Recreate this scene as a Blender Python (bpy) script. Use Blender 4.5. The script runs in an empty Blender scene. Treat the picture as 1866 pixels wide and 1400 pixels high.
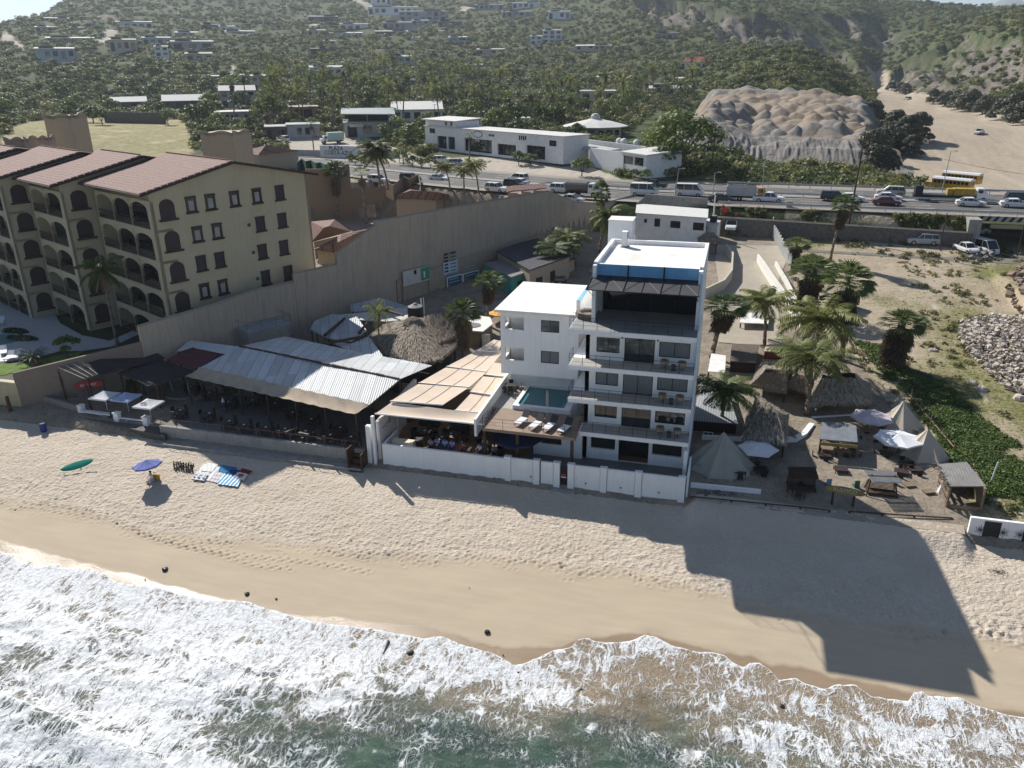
import bpy, math, random
import numpy as np
from mathutils import Vector, Matrix
random.seed(7); rng=np.random.default_rng(7)
SC=bpy.context.scene; COL=SC.collection
# ---------------------------------------------------------------- camera, sky, sun, exposure
# World frame: +X along the beach to the right, +Y inland, Z up, metres. Origin of XY under the drone.
F=1442.; P=math.radians(21.8); R=math.radians(0.6); H=33.; YAW=math.radians(15.75)
cd=bpy.data.cameras.new('drone_camera'); cam=bpy.data.objects.new('drone_camera',cd); COL.objects.link(cam)
cd.sensor_width=36; cd.lens=36*F/1866; cd.clip_start=.5; cd.clip_end=30000
cam.matrix_world=Matrix.Translation((0,0,H))@Matrix.Rotation(YAW,4,'Z')@Matrix.Rotation(math.pi/2-P,4,'X')@Matrix.Rotation(-R,4,'Z')
SC.camera=cam
SUN_EL=math.radians(38); SUN_AZ=math.radians(-49.4)      # azimuth measured from +Y towards +X
SD=Vector((math.sin(SUN_AZ)*math.cos(SUN_EL),math.cos(SUN_AZ)*math.cos(SUN_EL),math.sin(SUN_EL)))
W=bpy.data.worlds.new('World'); SC.world=W; W.use_nodes=True
nt=W.node_tree; nt.nodes.clear()
sky=nt.nodes.new('ShaderNodeTexSky'); sky.sky_type='NISHITA'; sky.sun_disc=False
sky.sun_elevation=SUN_EL; sky.sun_rotation=SUN_AZ; sky.altitude=30; sky.air_density=.9; sky.dust_density=.2; sky.ozone_density=2.4
bg=nt.nodes.new('ShaderNodeBackground'); bg.inputs[1].default_value=.066
wo=nt.nodes.new('ShaderNodeOutputWorld'); nt.links.new(sky.outputs[0],bg.inputs[0]); nt.links.new(bg.outputs[0],wo.inputs[0])
sl=bpy.data.lights.new('sun','SUN'); sl.energy=5; sl.angle=math.radians(.53); sl.color=(1,.955,.88)
so=bpy.data.objects.new('sun',sl); COL.objects.link(so); so.rotation_mode='QUATERNION'
so.rotation_quaternion=SD.to_track_quat('Z','Y'); so.location=(0,0,100)
SC.view_settings.view_transform='Standard'; SC.view_settings.look='None'; SC.view_settings.exposure=.52; SC.view_settings.gamma=1
SC.cycles.max_bounces=5; SC.cycles.transparent_max_bounces=6; SC.cycles.volume_bounces=0
SC.cycles.sample_clamp_indirect=4
# ---------------------------------------------------------------- surveying helpers (a point of the photo -> a place at a known height)
def ray(px,py):
    x=px-933; y=py-700
    xr=x*math.cos(R)-y*math.sin(R); yr=x*math.sin(R)+y*math.cos(R)
    fw=F*math.cos(P)-yr*math.sin(P); dn=F*math.sin(P)+yr*math.cos(P)
    return np.array([xr*math.cos(YAW)-fw*math.sin(YAW), xr*math.sin(YAW)+fw*math.cos(YAW), -dn])
def G(px,py,z=0.):
    r=ray(px,py); t=(z-H)/r[2]; return Vector((r[0]*t,r[1]*t,z))
def GY(px,py,Y):
    r=ray(px,py); t=Y/r[1]; return Vector((r[0]*t,Y,H+r[2]*t))
def GX(px,py,X):
    r=ray(px,py); t=X/r[0]; return Vector((X,r[1]*t,H+r[2]*t))
def proj(x,y,z):
    z=z-H; fx=x*math.cos(YAW)+y*math.sin(YAW); fy=-x*math.sin(YAW)+y*math.cos(YAW)
    c=fy*math.cos(P)-z*math.sin(P); d=-(z*math.cos(P)+fy*math.sin(P)); xr=F*fx/c; yr=F*d/c
    return xr*math.cos(R)+yr*math.sin(R)+933, -xr*math.sin(R)+yr*math.cos(R)+700
def zat(x,y,py):
    lo,hi=-10,80
    for _ in range(40):
        m=(lo+hi)/2
        if proj(x,y,m)[1]>py: lo=m
        else: hi=m
    return lo
def on_line(px,py,o,az):   # where the sight line meets the vertical plane through o with azimuth az
    n=np.array([math.cos(az),-math.sin(az)]); r=ray(px,py); t=float(np.dot(n,o[:2])/np.dot(n,r[:2])); return Vector((r[0]*t,r[1]*t,H+r[2]*t))
# ---------------------------------------------------------------- noise (numpy)
_perm=rng.permutation(4096)
def vnoise(x,y,seed=0):
    xi=np.floor(x).astype(np.int64); yi=np.floor(y).astype(np.int64); xf=x-xi; yf=y-yi
    u=xf*xf*(3-2*xf); v=yf*yf*(3-2*yf)
    def h(a,b): return _perm[(_perm[(a+seed*131)&4095]+b*17+seed)&4095]/4095.
    return (h(xi,yi)*(1-u)+h(xi+1,yi)*u)*(1-v)+(h(xi,yi+1)*(1-u)+h(xi+1,yi+1)*u)*v
def fbm(x,y,o=4,seed=0,g=.5):
    s=0;a=1;t=0
    for i in range(o): s=s+a*vnoise(x*2**i,y*2**i,seed+i); t+=a; a*=g
    return s/t
def sstep(a,b,x):
    t=np.clip((x-a)/(b-a),0,1); return t*t*(3-2*t)
def inpoly(x,y,poly):
    x=np.asarray(x,float); y=np.asarray(y,float); c=np.zeros(x.shape,bool); n=len(poly)
    for i in range(n):
        x1,y1=poly[i][:2]; x2,y2=poly[i-1][:2]
        if y1==y2: continue
        c^=((y1>y)!=(y2>y))&(x<(x2-x1)*(y-y1)/(y2-y1)+x1)
    return c
# ---------------------------------------------------------------- materials
def _n(t,k,**kw):
    n=t.nodes.new(k)
    for a,b in kw.items():
        if a.startswith('i_'): n.inputs[a[2:].replace('_',' ')].default_value=b
        else: setattr(n,a,b)
    return n
def _c4(c): return (c[0],c[1],c[2],1)
def newmat(name):
    m=bpy.data.materials.new(name); m.use_nodes=True; t=m.node_tree; t.nodes.clear()
    b=t.nodes.new('ShaderNodeBsdfPrincipled'); o=t.nodes.new('ShaderNodeOutputMaterial'); t.links.new(b.outputs[0],o.inputs[0])
    return m,t,b
def mixc(t,f,a,b,mode='MIX'):
    n=t.nodes.new('ShaderNodeMix'); n.data_type='RGBA'; n.blend_type=mode
    for s,v in ((0,f),(6,a),(7,b)):
        if isinstance(v,(int,float)): n.inputs[s].default_value=v
        elif isinstance(v,(tuple,list)): n.inputs[s].default_value=_c4(v)
        else: t.links.new(v,n.inputs[s])
    return n.outputs[2]
def noise(t,co,sc,det=4,ro=.6,dist=0):
    n=_n(t,'ShaderNodeTexNoise'); n.inputs['Scale'].default_value=sc; n.inputs['Detail'].default_value=det; n.inputs['Roughness'].default_value=ro; n.inputs['Distortion'].default_value=dist
    if co is not None: t.links.new(co,n.inputs['Vector'])
    return n.outputs[0]
def ramp(t,f,a,b,ca=(0,0,0),cb=(1,1,1)):
    n=t.nodes.new('ShaderNodeValToRGB'); n.color_ramp.elements[0].position=a; n.color_ramp.elements[1].position=b
    n.color_ramp.elements[0].color=_c4(ca); n.color_ramp.elements[1].color=_c4(cb); t.links.new(f,n.inputs[0]); return n.outputs[0]
def math2(t,op,a,b=None):
    n=t.nodes.new('ShaderNodeMath'); n.operation=op
    for i,v in enumerate((a,b)):
        if v is None: continue
        if isinstance(v,(int,float)): n.inputs[i].default_value=v
        else: t.links.new(v,n.inputs[i])
    return n.outputs[0]
def mapping(t,co,scale=(1,1,1),rot=(0,0,0)):
    n=t.nodes.new('ShaderNodeMapping'); n.inputs['Scale'].default_value=scale; n.inputs['Rotation'].default_value=rot; t.links.new(co,n.inputs[0]); return n.outputs[0]
def bump(t,b,h,st,dist=.05):
    n=t.nodes.new('ShaderNodeBump'); n.inputs['Strength'].default_value=st; n.inputs['Distance'].default_value=dist; t.links.new(h,n.inputs['Height']); t.links.new(n.outputs[0],b.inputs['Normal'])
_M={}
def M(name,col=(.5,.5,.5),rough=.8,var=.12,sc=1.5,col2=None,dirt=0,streak=0,bmp=.2,bsc=12,metal=0,spec=.3,stripe=None,rnd=0,alpha=1,trans=0):
    """generic weathered surface: colour mottling at two scales, optional dirt patches, rain streaks, stripes, per-object variation"""
    if name in _M: return _M[name]
    m,t,b=newmat(name); _M[name]=m
    tc=_n(t,'ShaderNodeTexCoord').outputs['Object']
    n1=noise(t,tc,sc,5); n2=noise(t,tc,sc*9,3)
    c2=col2 or tuple(max(0,c*(1-var*2.2)) for c in col)
    c=mixc(t,ramp(t,n1,.35,.72),col,c2)
    c=mixc(t,ramp(t,n2,.4,.75),c,tuple(k*(1-var) for k in col)) if var>0 else c
    if dirt: c=mixc(t,math2(t,'MULTIPLY',ramp(t,noise(t,tc,sc*.6,6,.7),.52,.75),dirt),c,(.16,.13,.1))
    if streak: c=mixc(t,math2(t,'MULTIPLY',ramp(t,noise(t,mapping(t,tc,(3,3,.12)),1.6,4),.5,.78),streak),c,(.12,.11,.1))
    if stripe:   # (axis, period, colour, width)
        ax,per,sc_,wd=stripe; s=_n(t,'ShaderNodeSeparateXYZ'); t.links.new(tc,s.inputs[0])
        f=math2(t,'FRACT',math2(t,'DIVIDE',s.outputs[ax],per)); c=mixc(t,math2(t,'LESS_THAN',f,wd),c,sc_)
    if rnd:
        oi=_n(t,'ShaderNodeObjectInfo'); hv=t.nodes.new('ShaderNodeHueSaturation'); t.links.new(c,hv.inputs['Color'])
        mr=_n(t,'ShaderNodeMapRange'); t.links.new(oi.outputs['Random'],mr.inputs[0]); mr.inputs[3].default_value=1-rnd; mr.inputs[4].default_value=1+rnd
        t.links.new(mr.outputs[0],hv.inputs['Value']); c=hv.outputs[0]
    t.links.new(c,b.inputs['Base Color']); b.inputs['Roughness'].default_value=rough; b.inputs['Metallic'].default_value=metal
    b.inputs['Specular IOR Level'].default_value=spec
    if alpha<1: b.inputs['Alpha'].default_value=alpha
    if bmp: bump(t,b,noise(t,tc,bsc,4),bmp,.03)
    return m
def leafmat(name,c1,c2,c3=None,trans=.35):
    if name in _M: return _M[name]
    m,t,b=newmat(name); _M[name]=m
    tc=_n(t,'ShaderNodeTexCoord').outputs['Object']; oi=_n(t,'ShaderNodeObjectInfo')
    c=mixc(t,ramp(t,noise(t,tc,1.3,3),.35,.65),c1,c2)
    c=mixc(t,ramp(t,oi.outputs['Random'],.1,1),c,c3 or tuple(k*1.5 for k in c2))
    hv=t.nodes.new('ShaderNodeHueSaturation'); t.links.new(c,hv.inputs['Color'])
    mr=_n(t,'ShaderNodeMapRange'); t.links.new(oi.outputs['Random'],mr.inputs[0]); mr.inputs[3].default_value=.7; mr.inputs[4].default_value=1.3; t.links.new(mr.outputs[0],hv.inputs['Value'])
    t.links.new(hv.outputs[0],b.inputs['Base Color']); b.inputs['Roughness'].default_value=.55; b.inputs['Specular IOR Level'].default_value=.3
    tl=t.nodes.new('ShaderNodeBsdfTranslucent'); t.links.new(hv.outputs[0],tl.inputs[0]); ms=t.nodes.new('ShaderNodeMixShader'); ms.inputs[0].default_value=trans
    o=[n for n in t.nodes if n.type=='OUTPUT_MATERIAL'][0]; t.links.new(b.outputs[0],ms.inputs[1]); t.links.new(tl.outputs[0],ms.inputs[2]); t.links.new(ms.outputs[0],o.inputs[0])
    return m
# ---------------------------------------------------------------- mesh builder
class MB:
    def __init__(s): s.v=[]; s.f=[]
    def quad(s,a,b,c,d): n=len(s.v); s.v+=[tuple(a),tuple(b),tuple(c),tuple(d)]; s.f.append((n,n+1,n+2,n+3)); return s
    def tri(s,a,b,c): n=len(s.v); s.v+=[tuple(a),tuple(b),tuple(c)]; s.f.append((n,n+1,n+2)); return s
    def box(s,x0,x1,y0,y1,z0,z1,T=None):
        n=len(s.v); p=[(x,y,z) for z in (z0,z1) for x,y in ((x0,y0),(x1,y0),(x1,y1),(x0,y1))]
        if T is not None: p=[tuple(T@Vector(q)) for q in p]
        s.v+=p; s.f+=[(n+3,n+2,n+1,n),(n+4,n+5,n+6,n+7)]+[(n+i,n+(i+1)%4,n+4+(i+1)%4,n+4+i) for i in range(4)]; return s
    def prism(s,pts,z0,z1=None,top=None):   # pts xy (or xyz tops); extruded footprint
        n=len(s.v); k=len(pts); s.v+=[(p[0],p[1],z0) for p in pts]; s.v+=[(p[0],p[1],(top[i] if top else z1)) for i,p in enumerate(pts)]
        s.f+=[tuple(range(n+k-1,n-1,-1)),tuple(range(n+k,n+2*k))]+[(n+i,n+(i+1)%k,n+k+(i+1)%k,n+k+i) for i in range(k)]; return s
    def slab(s,pts,th):      # polygon in 3D thickened downward
        n=len(s.v); k=len(pts); s.v+=[tuple(p) for p in pts]+[(p[0],p[1],p[2]-th) for p in pts]
        s.f+=[tuple(range(n,n+k)),tuple(range(n+2*k-1,n+k-1,-1))]+[(n+k+i,n+k+(i+1)%k,n+(i+1)%k,n+i) for i in range(k)]; return s
    def tube(s,a,b,r0,r1=None,n=6,cap=True):
        a=Vector(a); b=Vector(b); r1=r0 if r1 is None else r1; d=(b-a)
        if d.length<1e-6: return s
        q=d.to_track_quat('Z','Y'); k=len(s.v)
        for c,r in ((a,r0),(b,r1)):
            for i in range(n):
                t=2*math.pi*i/n; s.v.append(tuple(c+q@Vector((r*math.cos(t),r*math.sin(t),0))))
        s.f+=[(k+i,k+(i+1)%n,k+n+(i+1)%n,k+n+i) for i in range(n)]
        if cap: s.f+=[tuple(range(k+n-1,k-1,-1)),tuple(range(k+n,k+2*n))]
        return s
    def path(s,pts,rs,n=6):
        for i in range(len(pts)-1): s.tube(pts[i],pts[i+1],rs[i] if not isinstance(rs,(int,float)) else rs,rs[i+1] if not isinstance(rs,(int,float)) else rs,n,True)
        return s
    def lathe(s,prof,c=(0,0,0),n=12,T=None):
        k=len(s.v)
        for r,z in prof:
            for i in range(n):
                t=2*math.pi*i/n; p=Vector((c[0]+r*math.cos(t),c[1]+r*math.sin(t),c[2]+z)); s.v.append(tuple(T@p if T is not None else p))
        for j in range(len(prof)-1):
            for i in range(n): s.f.append((k+j*n+i,k+j*n+(i+1)%n,k+(j+1)*n+(i+1)%n,k+(j+1)*n+i))
        return s
    def grid(s,P):           # 2-D list of points
        k=len(s.v); r=len(P); c=len(P[0])
        for row in P: s.v+=[tuple(p) for p in row]
        for i in range(r-1):
            for j in range(c-1): s.f.append((k+i*c+j,k+i*c+j+1,k+(i+1)*c+j+1,k+(i+1)*c+j))
        return s
    def build(s,name,mat,parent=None,T=None,smooth=False,solid=0,bev=0):
        me=bpy.data.meshes.new(name); off=Vector((0,0,0))
        if parent is not None: off=wloc(parent)
        vs=s.v
        if T is not None: vs=[T@Vector(p) for p in vs]
        me.from_pydata([(p[0]-off[0],p[1]-off[1],p[2]-off[2]) for p in vs],[],s.f); me.materials.append(mat)
        o=bpy.data.objects.new(name,me); COL.objects.link(o)
        if parent is not None: o.parent=parent
        if smooth: me.polygons.foreach_set('use_smooth',[True]*len(me.polygons))
        if solid: md=o.modifiers.new('thick','SOLIDIFY'); md.thickness=solid
        if bev: md=o.modifiers.new('bevel','BEVEL'); md.width=bev; md.segments=2; md.limit_method='ANGLE'
        return o
def wloc(o):
    v=Vector((0,0,0))
    while o is not None: v+=Vector(o.location); o=o.parent
    return v
def tag(o,label=None,cat=None,group=None,kind=None):
    for k,v in (('label',label),('category',cat),('group',group),('kind',kind)):
        if v: o[k]=v
    return o
def thing(name,label,cat,loc=(0,0,0),group=None,rz=0):
    o=bpy.data.objects.new(name,None); COL.objects.link(o); o.location=loc; o.rotation_euler=(0,0,rz); o.empty_display_size=.3
    return tag(o,label,cat,group)
def kids(o): return [c for c in bpy.data.objects if c.parent==o]
_kc={}
def dup(src,loc,rz=0,label=None,group=None,scale=1,mats=None,cat=None):
    if src.name not in _kc: _kc[src.name]=[(c,kids(c)) for c in kids(src)]
    r=src.copy(); COL.objects.link(r); r.location=loc; r.rotation_euler=(0,0,rz)
    if scale!=1: r.scale=(scale,)*3 if isinstance(scale,(int,float)) else scale
    if label: r['label']=label
    if group: r['group']=group
    if cat: r['category']=cat
    for c,gs in _kc[src.name]:
        k=c.copy(); COL.objects.link(k); k.parent=r; _remat(k,mats)
        for g in gs: q=g.copy(); COL.objects.link(q); q.parent=k; _remat(q,mats)
    return r
def _remat(k,mats):
    if not mats: return
    b=k.name.split('.')[0]
    if b in mats and k.type=='MESH':
        k.data=k.data.copy(); k.data.materials[0]=mats[b]
def mesh_np(name,V,Fq,mat,attrs=None,smooth=True):
    me=bpy.data.meshes.new(name); V=np.asarray(V,np.float32); Fq=np.asarray(Fq,np.int32); k=Fq.shape[1]
    me.vertices.add(len(V)); me.vertices.foreach_set('co',V.ravel()); me.loops.add(Fq.size); me.loops.foreach_set('vertex_index',Fq.ravel())
    me.polygons.add(len(Fq)); me.polygons.foreach_set('loop_start',np.arange(0,Fq.size,k,dtype=np.int32)); me.polygons.foreach_set('loop_total',np.full(len(Fq),k,np.int32))
    if smooth: me.polygons.foreach_set('use_smooth',np.ones(len(Fq),bool))
    for a,v in (attrs or {}).items():
        at=me.attributes.new(a,'FLOAT','POINT'); at.data.foreach_set('value',np.asarray(v,np.float32))
    me.update(calc_edges=True); me.validate(); me.materials.append(mat)
    o=bpy.data.objects.new(name,me); COL.objects.link(o); return o
def gridfaces(r,c):
    i=np.arange(r-1)[:,None]*c+np.arange(c-1)[None,:]; return np.stack([i,i+1,i+c+1,i+c],-1).reshape(-1,4)
# ================================================================ GROUND
E_TAB=[ # (photo column, [(distance, photo row seen there)...])  far hills
 (-500,[(360,222),(430,205),(600,160),(800,100),(1000,70),(1500,50),(3000,60)]),
 (0,[(360,222),(430,205),(530,175),(650,125),(800,98),(950,70),(1150,52),(1500,60),(3000,80)]),
 (90,[(360,222),(430,206),(530,176),(650,125),(800,95),(950,66),(1150,38),(1500,36),(3000,60)]),
 (168,[(360,222),(430,206),(530,176),(650,122),(800,90),(950,60),(1150,28),(1350,0),(1600,-12),(3000,30)]),
 (300,[(360,221),(430,205),(530,170),(650,118),(800,86),(950,62),(1150,30),(1500,-40),(1900,-60),(3000,0)]),
 (500,[(360,200),(500,160),(650,125),(800,92),(950,68),(1150,40),(1600,-30),(2000,-60),(3000,0)]),
 (700,[(360,202),(500,158),(650,122),(800,92),(950,70),(1150,35),(1400,-5),(1800,-60),(3000,0)]),
 (900,[(360,204),(500,165),(650,128),(800,98),(950,72),(1150,40),(1400,0),(1700,-40),(3000,-10)]),
 (1050,[(360,208),(500,168),(650,130),(800,95),(950,60),(1150,20),(1300,-15),(1600,-30),(3000,0)]),
 (1160,[(360,205),(500,170),(640,135),(760,95),(900,50),(1000,10),(1150,-20),(1500,-30),(3000,0)]),
 (1270,[(330,215),(430,185),(540,150),(650,112),(760,92),(880,60),(980,15),(1150,-18),(1500,-10),(3000,5)]),
 (1370,[(330,210),(400,170),(480,125),(560,84),(700,92),(850,70),(950,20),(1100,0),(1500,5),(3000,10)]),
 (1450,[(330,210),(400,172),(480,120),(540,82),(700,105),(860,85),(980,30),(1150,4),(1500,8),(3000,12)]),
 (1510,[(330,215),(410,180),(480,140),(540,112),(700,120),(880,98),(1020,40),(1200,2),(1600,8),(3000,12)]),
 (1560,[(330,230),(430,205),(520,170),(600,155),(750,135),(920,95),(1080,35),(1250,5),(1700,10),(3000,14)]),
 (1600,[(330,226),(500,189),(700,171),(820,165),(950,125),(1080,70),(1200,35),(1400,9),(3000,16)]),
 (1660,[(330,228),(500,196),(640,180),(740,150),(850,115),(960,80),(1100,45),(1300,16),(3000,18)]),
 (1720,[(330,230),(480,204),(560,185),(650,150),(760,110),(900,70),(1050,40),(1250,22),(3000,22)]),
 (1800,[(330,232),(420,219),(490,192),(570,150),(680,95),(800,50),(950,26),(1250,30),(3000,24)]),
 (1866,[(330,236),(390,224),(450,190),(530,140),(620,80),(720,40),(850,19),(1200,30),(3000,24)]),
 (2050,[(300,245),(360,220),(420,160),(500,100),(600,40),(750,-10),(1200,0),(3000,20)]),
 (2500,[(300,250),(360,200),(450,130),(600,40),(800,-20),(1500,0),(3000,20)])]
_LR=np.log(np.array([280,330,360,390,420,450,480,520,560,600,650,700,760,820,880,950,1020,1100,1200,1350,1500,1700,2000,2500,3000.]))
_CA=[];_CZ=[]
for px,rows in E_TAB:
    r0=ray(px,120); _CA.append(math.atan2(r0[0],r0[1])); ds=[];zs=[]
    for d,py in rows:
        r=ray(px,py); ds.append(math.log(d)); zs.append(H+d*r[2]/math.hypot(r[0],r[1]))
    _CZ.append(np.interp(_LR,ds,zs))
_CA=np.array(_CA);_CZ=np.array(_CZ)
def z_far(x,y):
    a=np.arctan2(x,y); l=np.log(np.maximum(np.hypot(x,y),280.))
    ia=np.clip(np.searchsorted(_CA,a)-1,0,len(_CA)-2); ta=np.clip((a-_CA[ia])/(_CA[ia+1]-_CA[ia]),0,1)
    il=np.clip(np.searchsorted(_LR,l)-1,0,len(_LR)-2); tl=np.clip((l-_LR[il])/(_LR[il+1]-_LR[il]),0,1)
    return (_CZ[ia,il]*(1-ta)+_CZ[ia+1,il]*ta)*(1-tl)+(_CZ[ia,il+1]*(1-ta)+_CZ[ia+1,il+1]*ta)*tl
HA=math.radians(26); HD=Vector((math.sin(HA),math.cos(HA),0)); HU=Vector((math.cos(HA),-math.sin(HA),0)); HO=Vector((-60,71.8,0))   # hotel frame
RIVER=[G(*p,7)[:2] for p in [(1572,169),(1602,166),(1645,182),(1700,196),(1750,210),(1800,222),(1866,232),(2300,260),(2500,520),(1750,355),(1700,333),(1645,303),(1612,268),(1580,232),(1592,196)]]
GARD=[tuple((HO+HU*o+HD*s)[:2]) for o,s in [(-300,-40),(3.2,-40),(3.2,60),(-24,79),(-43,86),(-56,68.5),(-59,58),(-300,58)]]
def road_y(x):      # centre of the highway
    return np.interp(x,[-140,-90,-62,-38,-18,-4,20,50,90],[196,183,171,162,158,156.5,155.5,154.5,153])
RZ=10.5
def z_near(x,y):
    zi=np.interp(y,[56,57.5,60,75,90,110,125,135,140],[-.1,.55,1.0,1.7,2.4,3.6,4.9,5.9,6.2])
    hot=(x-HO.x)*HU.x+(y-HO.y)*HU.y      # >3 is right of the perimeter wall
    zh=np.where(inpoly(x,y,GARD),3.1,10.3); zh=np.where(y<62,np.interp(y,[50,60,62],[.2,.6,3.1]),zh)
    hs=sstep(3.3,2.7,hot)*(1-inpoly(x,y,[(-75,50),(-73,59.0),(-69.6,59.2),(-59.4,66.3),(-52,66),(-45,50)]))
    zi=zi*(1-hs)+zh*hs
    d=y-road_y(x)
    emb=sstep(-17.5,-14,d)*(1-sstep(36,36.5,x))     # fill under the road, right end at the underpass
    hi=np.interp(d,[-14,12,30,90],[RZ-.35,RZ-.35,11.6,12.6])
    hi2=np.interp(d,[10,22,40,90],[RZ-.35,8.8,8,8.])
    k=sstep(-6,8,x+ (y-180)*.05); hi=hi*(1-k)+hi2*k
    dip=sstep(26,40,x); hi=hi*(1-dip)+np.interp(d,[-14,12,24,120],[RZ-.35,RZ-.35,5.2,5.8])*dip
    lo=np.where(x>36,np.interp(d,[-20,30,200],[5.4,5.0,6.2]),zi)
    return lo*(1-emb)+hi*emb
def zland(x,y,detail=True):
    x=np.asarray(x,float); y=np.asarray(y,float)
    r=np.hypot(x,y); w=sstep(250,340,r); z=z_near(x,y)*(1-w)+z_far(x,y)*w
    z=np.where(y<57.5,np.interp(y,[50,54,57.5],[-6,-4,.55]),z)
    if detail:
        rv=inpoly(x,y,RIVER)
        am=sstep(300,800,r)*np.where(rv,.05,1)
        z=z+(fbm(x/70,y/70,4,5)-.5)*16*am+(fbm(x/22,y/22,3,9)-.5)*4*am
        rg=1-np.abs(fbm(x/26+y/60,y/60-x/40,4,31)*2-1)
        z=z-(rg**3*15+np.abs(fbm(x/11,y/24,3,35)*2-1)*5)*am*np.clip(ROCKM(x,y),0,1)
    return z
_ROCK=[]
def ROCKM(x,y):
    m=np.zeros(np.shape(x))
    for p in _ROCK: m=np.maximum(m,inpoly(x,y,p)*1.)
    return m
def hit(px,py,near=60.):
    r=ray(px,py); h=math.hypot(r[0],r[1]); ts=np.exp(np.linspace(math.log(near),math.log(6000),1600))/h
    zz=H+r[2]*ts; g=zland(r[0]*ts,r[1]*ts,False); i=np.argmax(g>=zz)
    if g[i]<zz[i]: i=len(ts)-1
    t=ts[i]; return Vector((r[0]*t,r[1]*t,float(zz[i])))
ROCKPX=[[(1150,5),(1230,0),(1330,30),(1420,45),(1480,60),(1540,95),(1565,150),(1520,120),(1470,95),(1400,85),(1290,55),(1200,45)],
 [(1590,165),(1640,120),(1690,100),(1760,65),(1800,80),(1866,70),(1866,150),(1800,170),(1740,185),(1690,180),(1650,172)],
 [(1500,30),(1600,40),(1690,62),(1640,85),(1600,95),(1560,80)],
 [(150,35),(175,22),(220,22),(235,40),(215,50),(160,52)],
 [(1540,110),(1560,115),(1575,160),(1560,158)]]
for p in ROCKPX: _ROCK.append([hit(*q,near=350)[:2] for q in p])
GRASSF=[G(*p,12.5)[:2] for p in [(5,262),(60,240),(150,228),(330,228),(350,245),(345,300),(0,300)]]
PLAZA=[G(*p,11.5)[:2] for p in [(520,256),(650,252),(775,285),(1030,290),(1180,330),(1300,345),(1300,322),(1185,322),(1190,345),(600,380),(520,330)]]
LOTDRY=[(2.5,60),(22,60),(60,70),(60,137),(9,137),(4,110)]
# terrain sheet (polar grid so that detail follows distance)
na,nr=640,600
A_=np.radians(np.linspace(-80,50,na)); R_=np.exp(np.linspace(math.log(50),math.log(9000),nr))
AA,RR=np.meshgrid(A_,R_); X=RR*np.sin(AA); Y=RR*np.cos(AA)
Z=zland(X,Y)
mb=(inpoly(X,Y,RIVER))
rock=ROCKM(X,Y)*sstep(.3,.5,fbm(X/18,Y/30,4,3)*1.1+.08)
HP=[[(182,83),(190,66),(203,61),(217,65),(206,76),(193,84)],[(0,62),(15,58),(32,76),(50,96),(40,101),(18,84),(0,80)],[(640,2),(680,20),(690,14),(655,0)],[(175,70),(183,74),(176,84),(168,82)],[(835,16),(860,14),(870,22),(846,24)],[(560,52),(585,50),(583,55),(562,57)],[(420,122),(432,128),(428,140),(418,132)]]
pav=inpoly(X,Y,PLAZA)*1.
HPW=[[hit(*q,near=330)[:2] for q in p] for p in HP]
for p in HPW: pav=np.maximum(pav,inpoly(X,Y,p)*1.)
LOTP=[G(*p,2.6)[:2] for p in [(1412,425),(1600,430),(1866,455),(2300,500),(2700,900),(1866,925),(1800,912),(1745,855),(1680,790),(1600,700),(1560,650),(1480,600),(1445,540)]]
lot=inpoly(X,Y,LOTP)*1.
gf=inpoly(X,Y,GRASSF)*1.
dirt=((X>-60)&(Y<138)&(lot<.5)|(Y<64)&(X<2)|((X-HO.x)*HU.x+(Y-HO.y)*HU.y<3)&(X>-110)&(Y>110)&(Y<170))*1.
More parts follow.
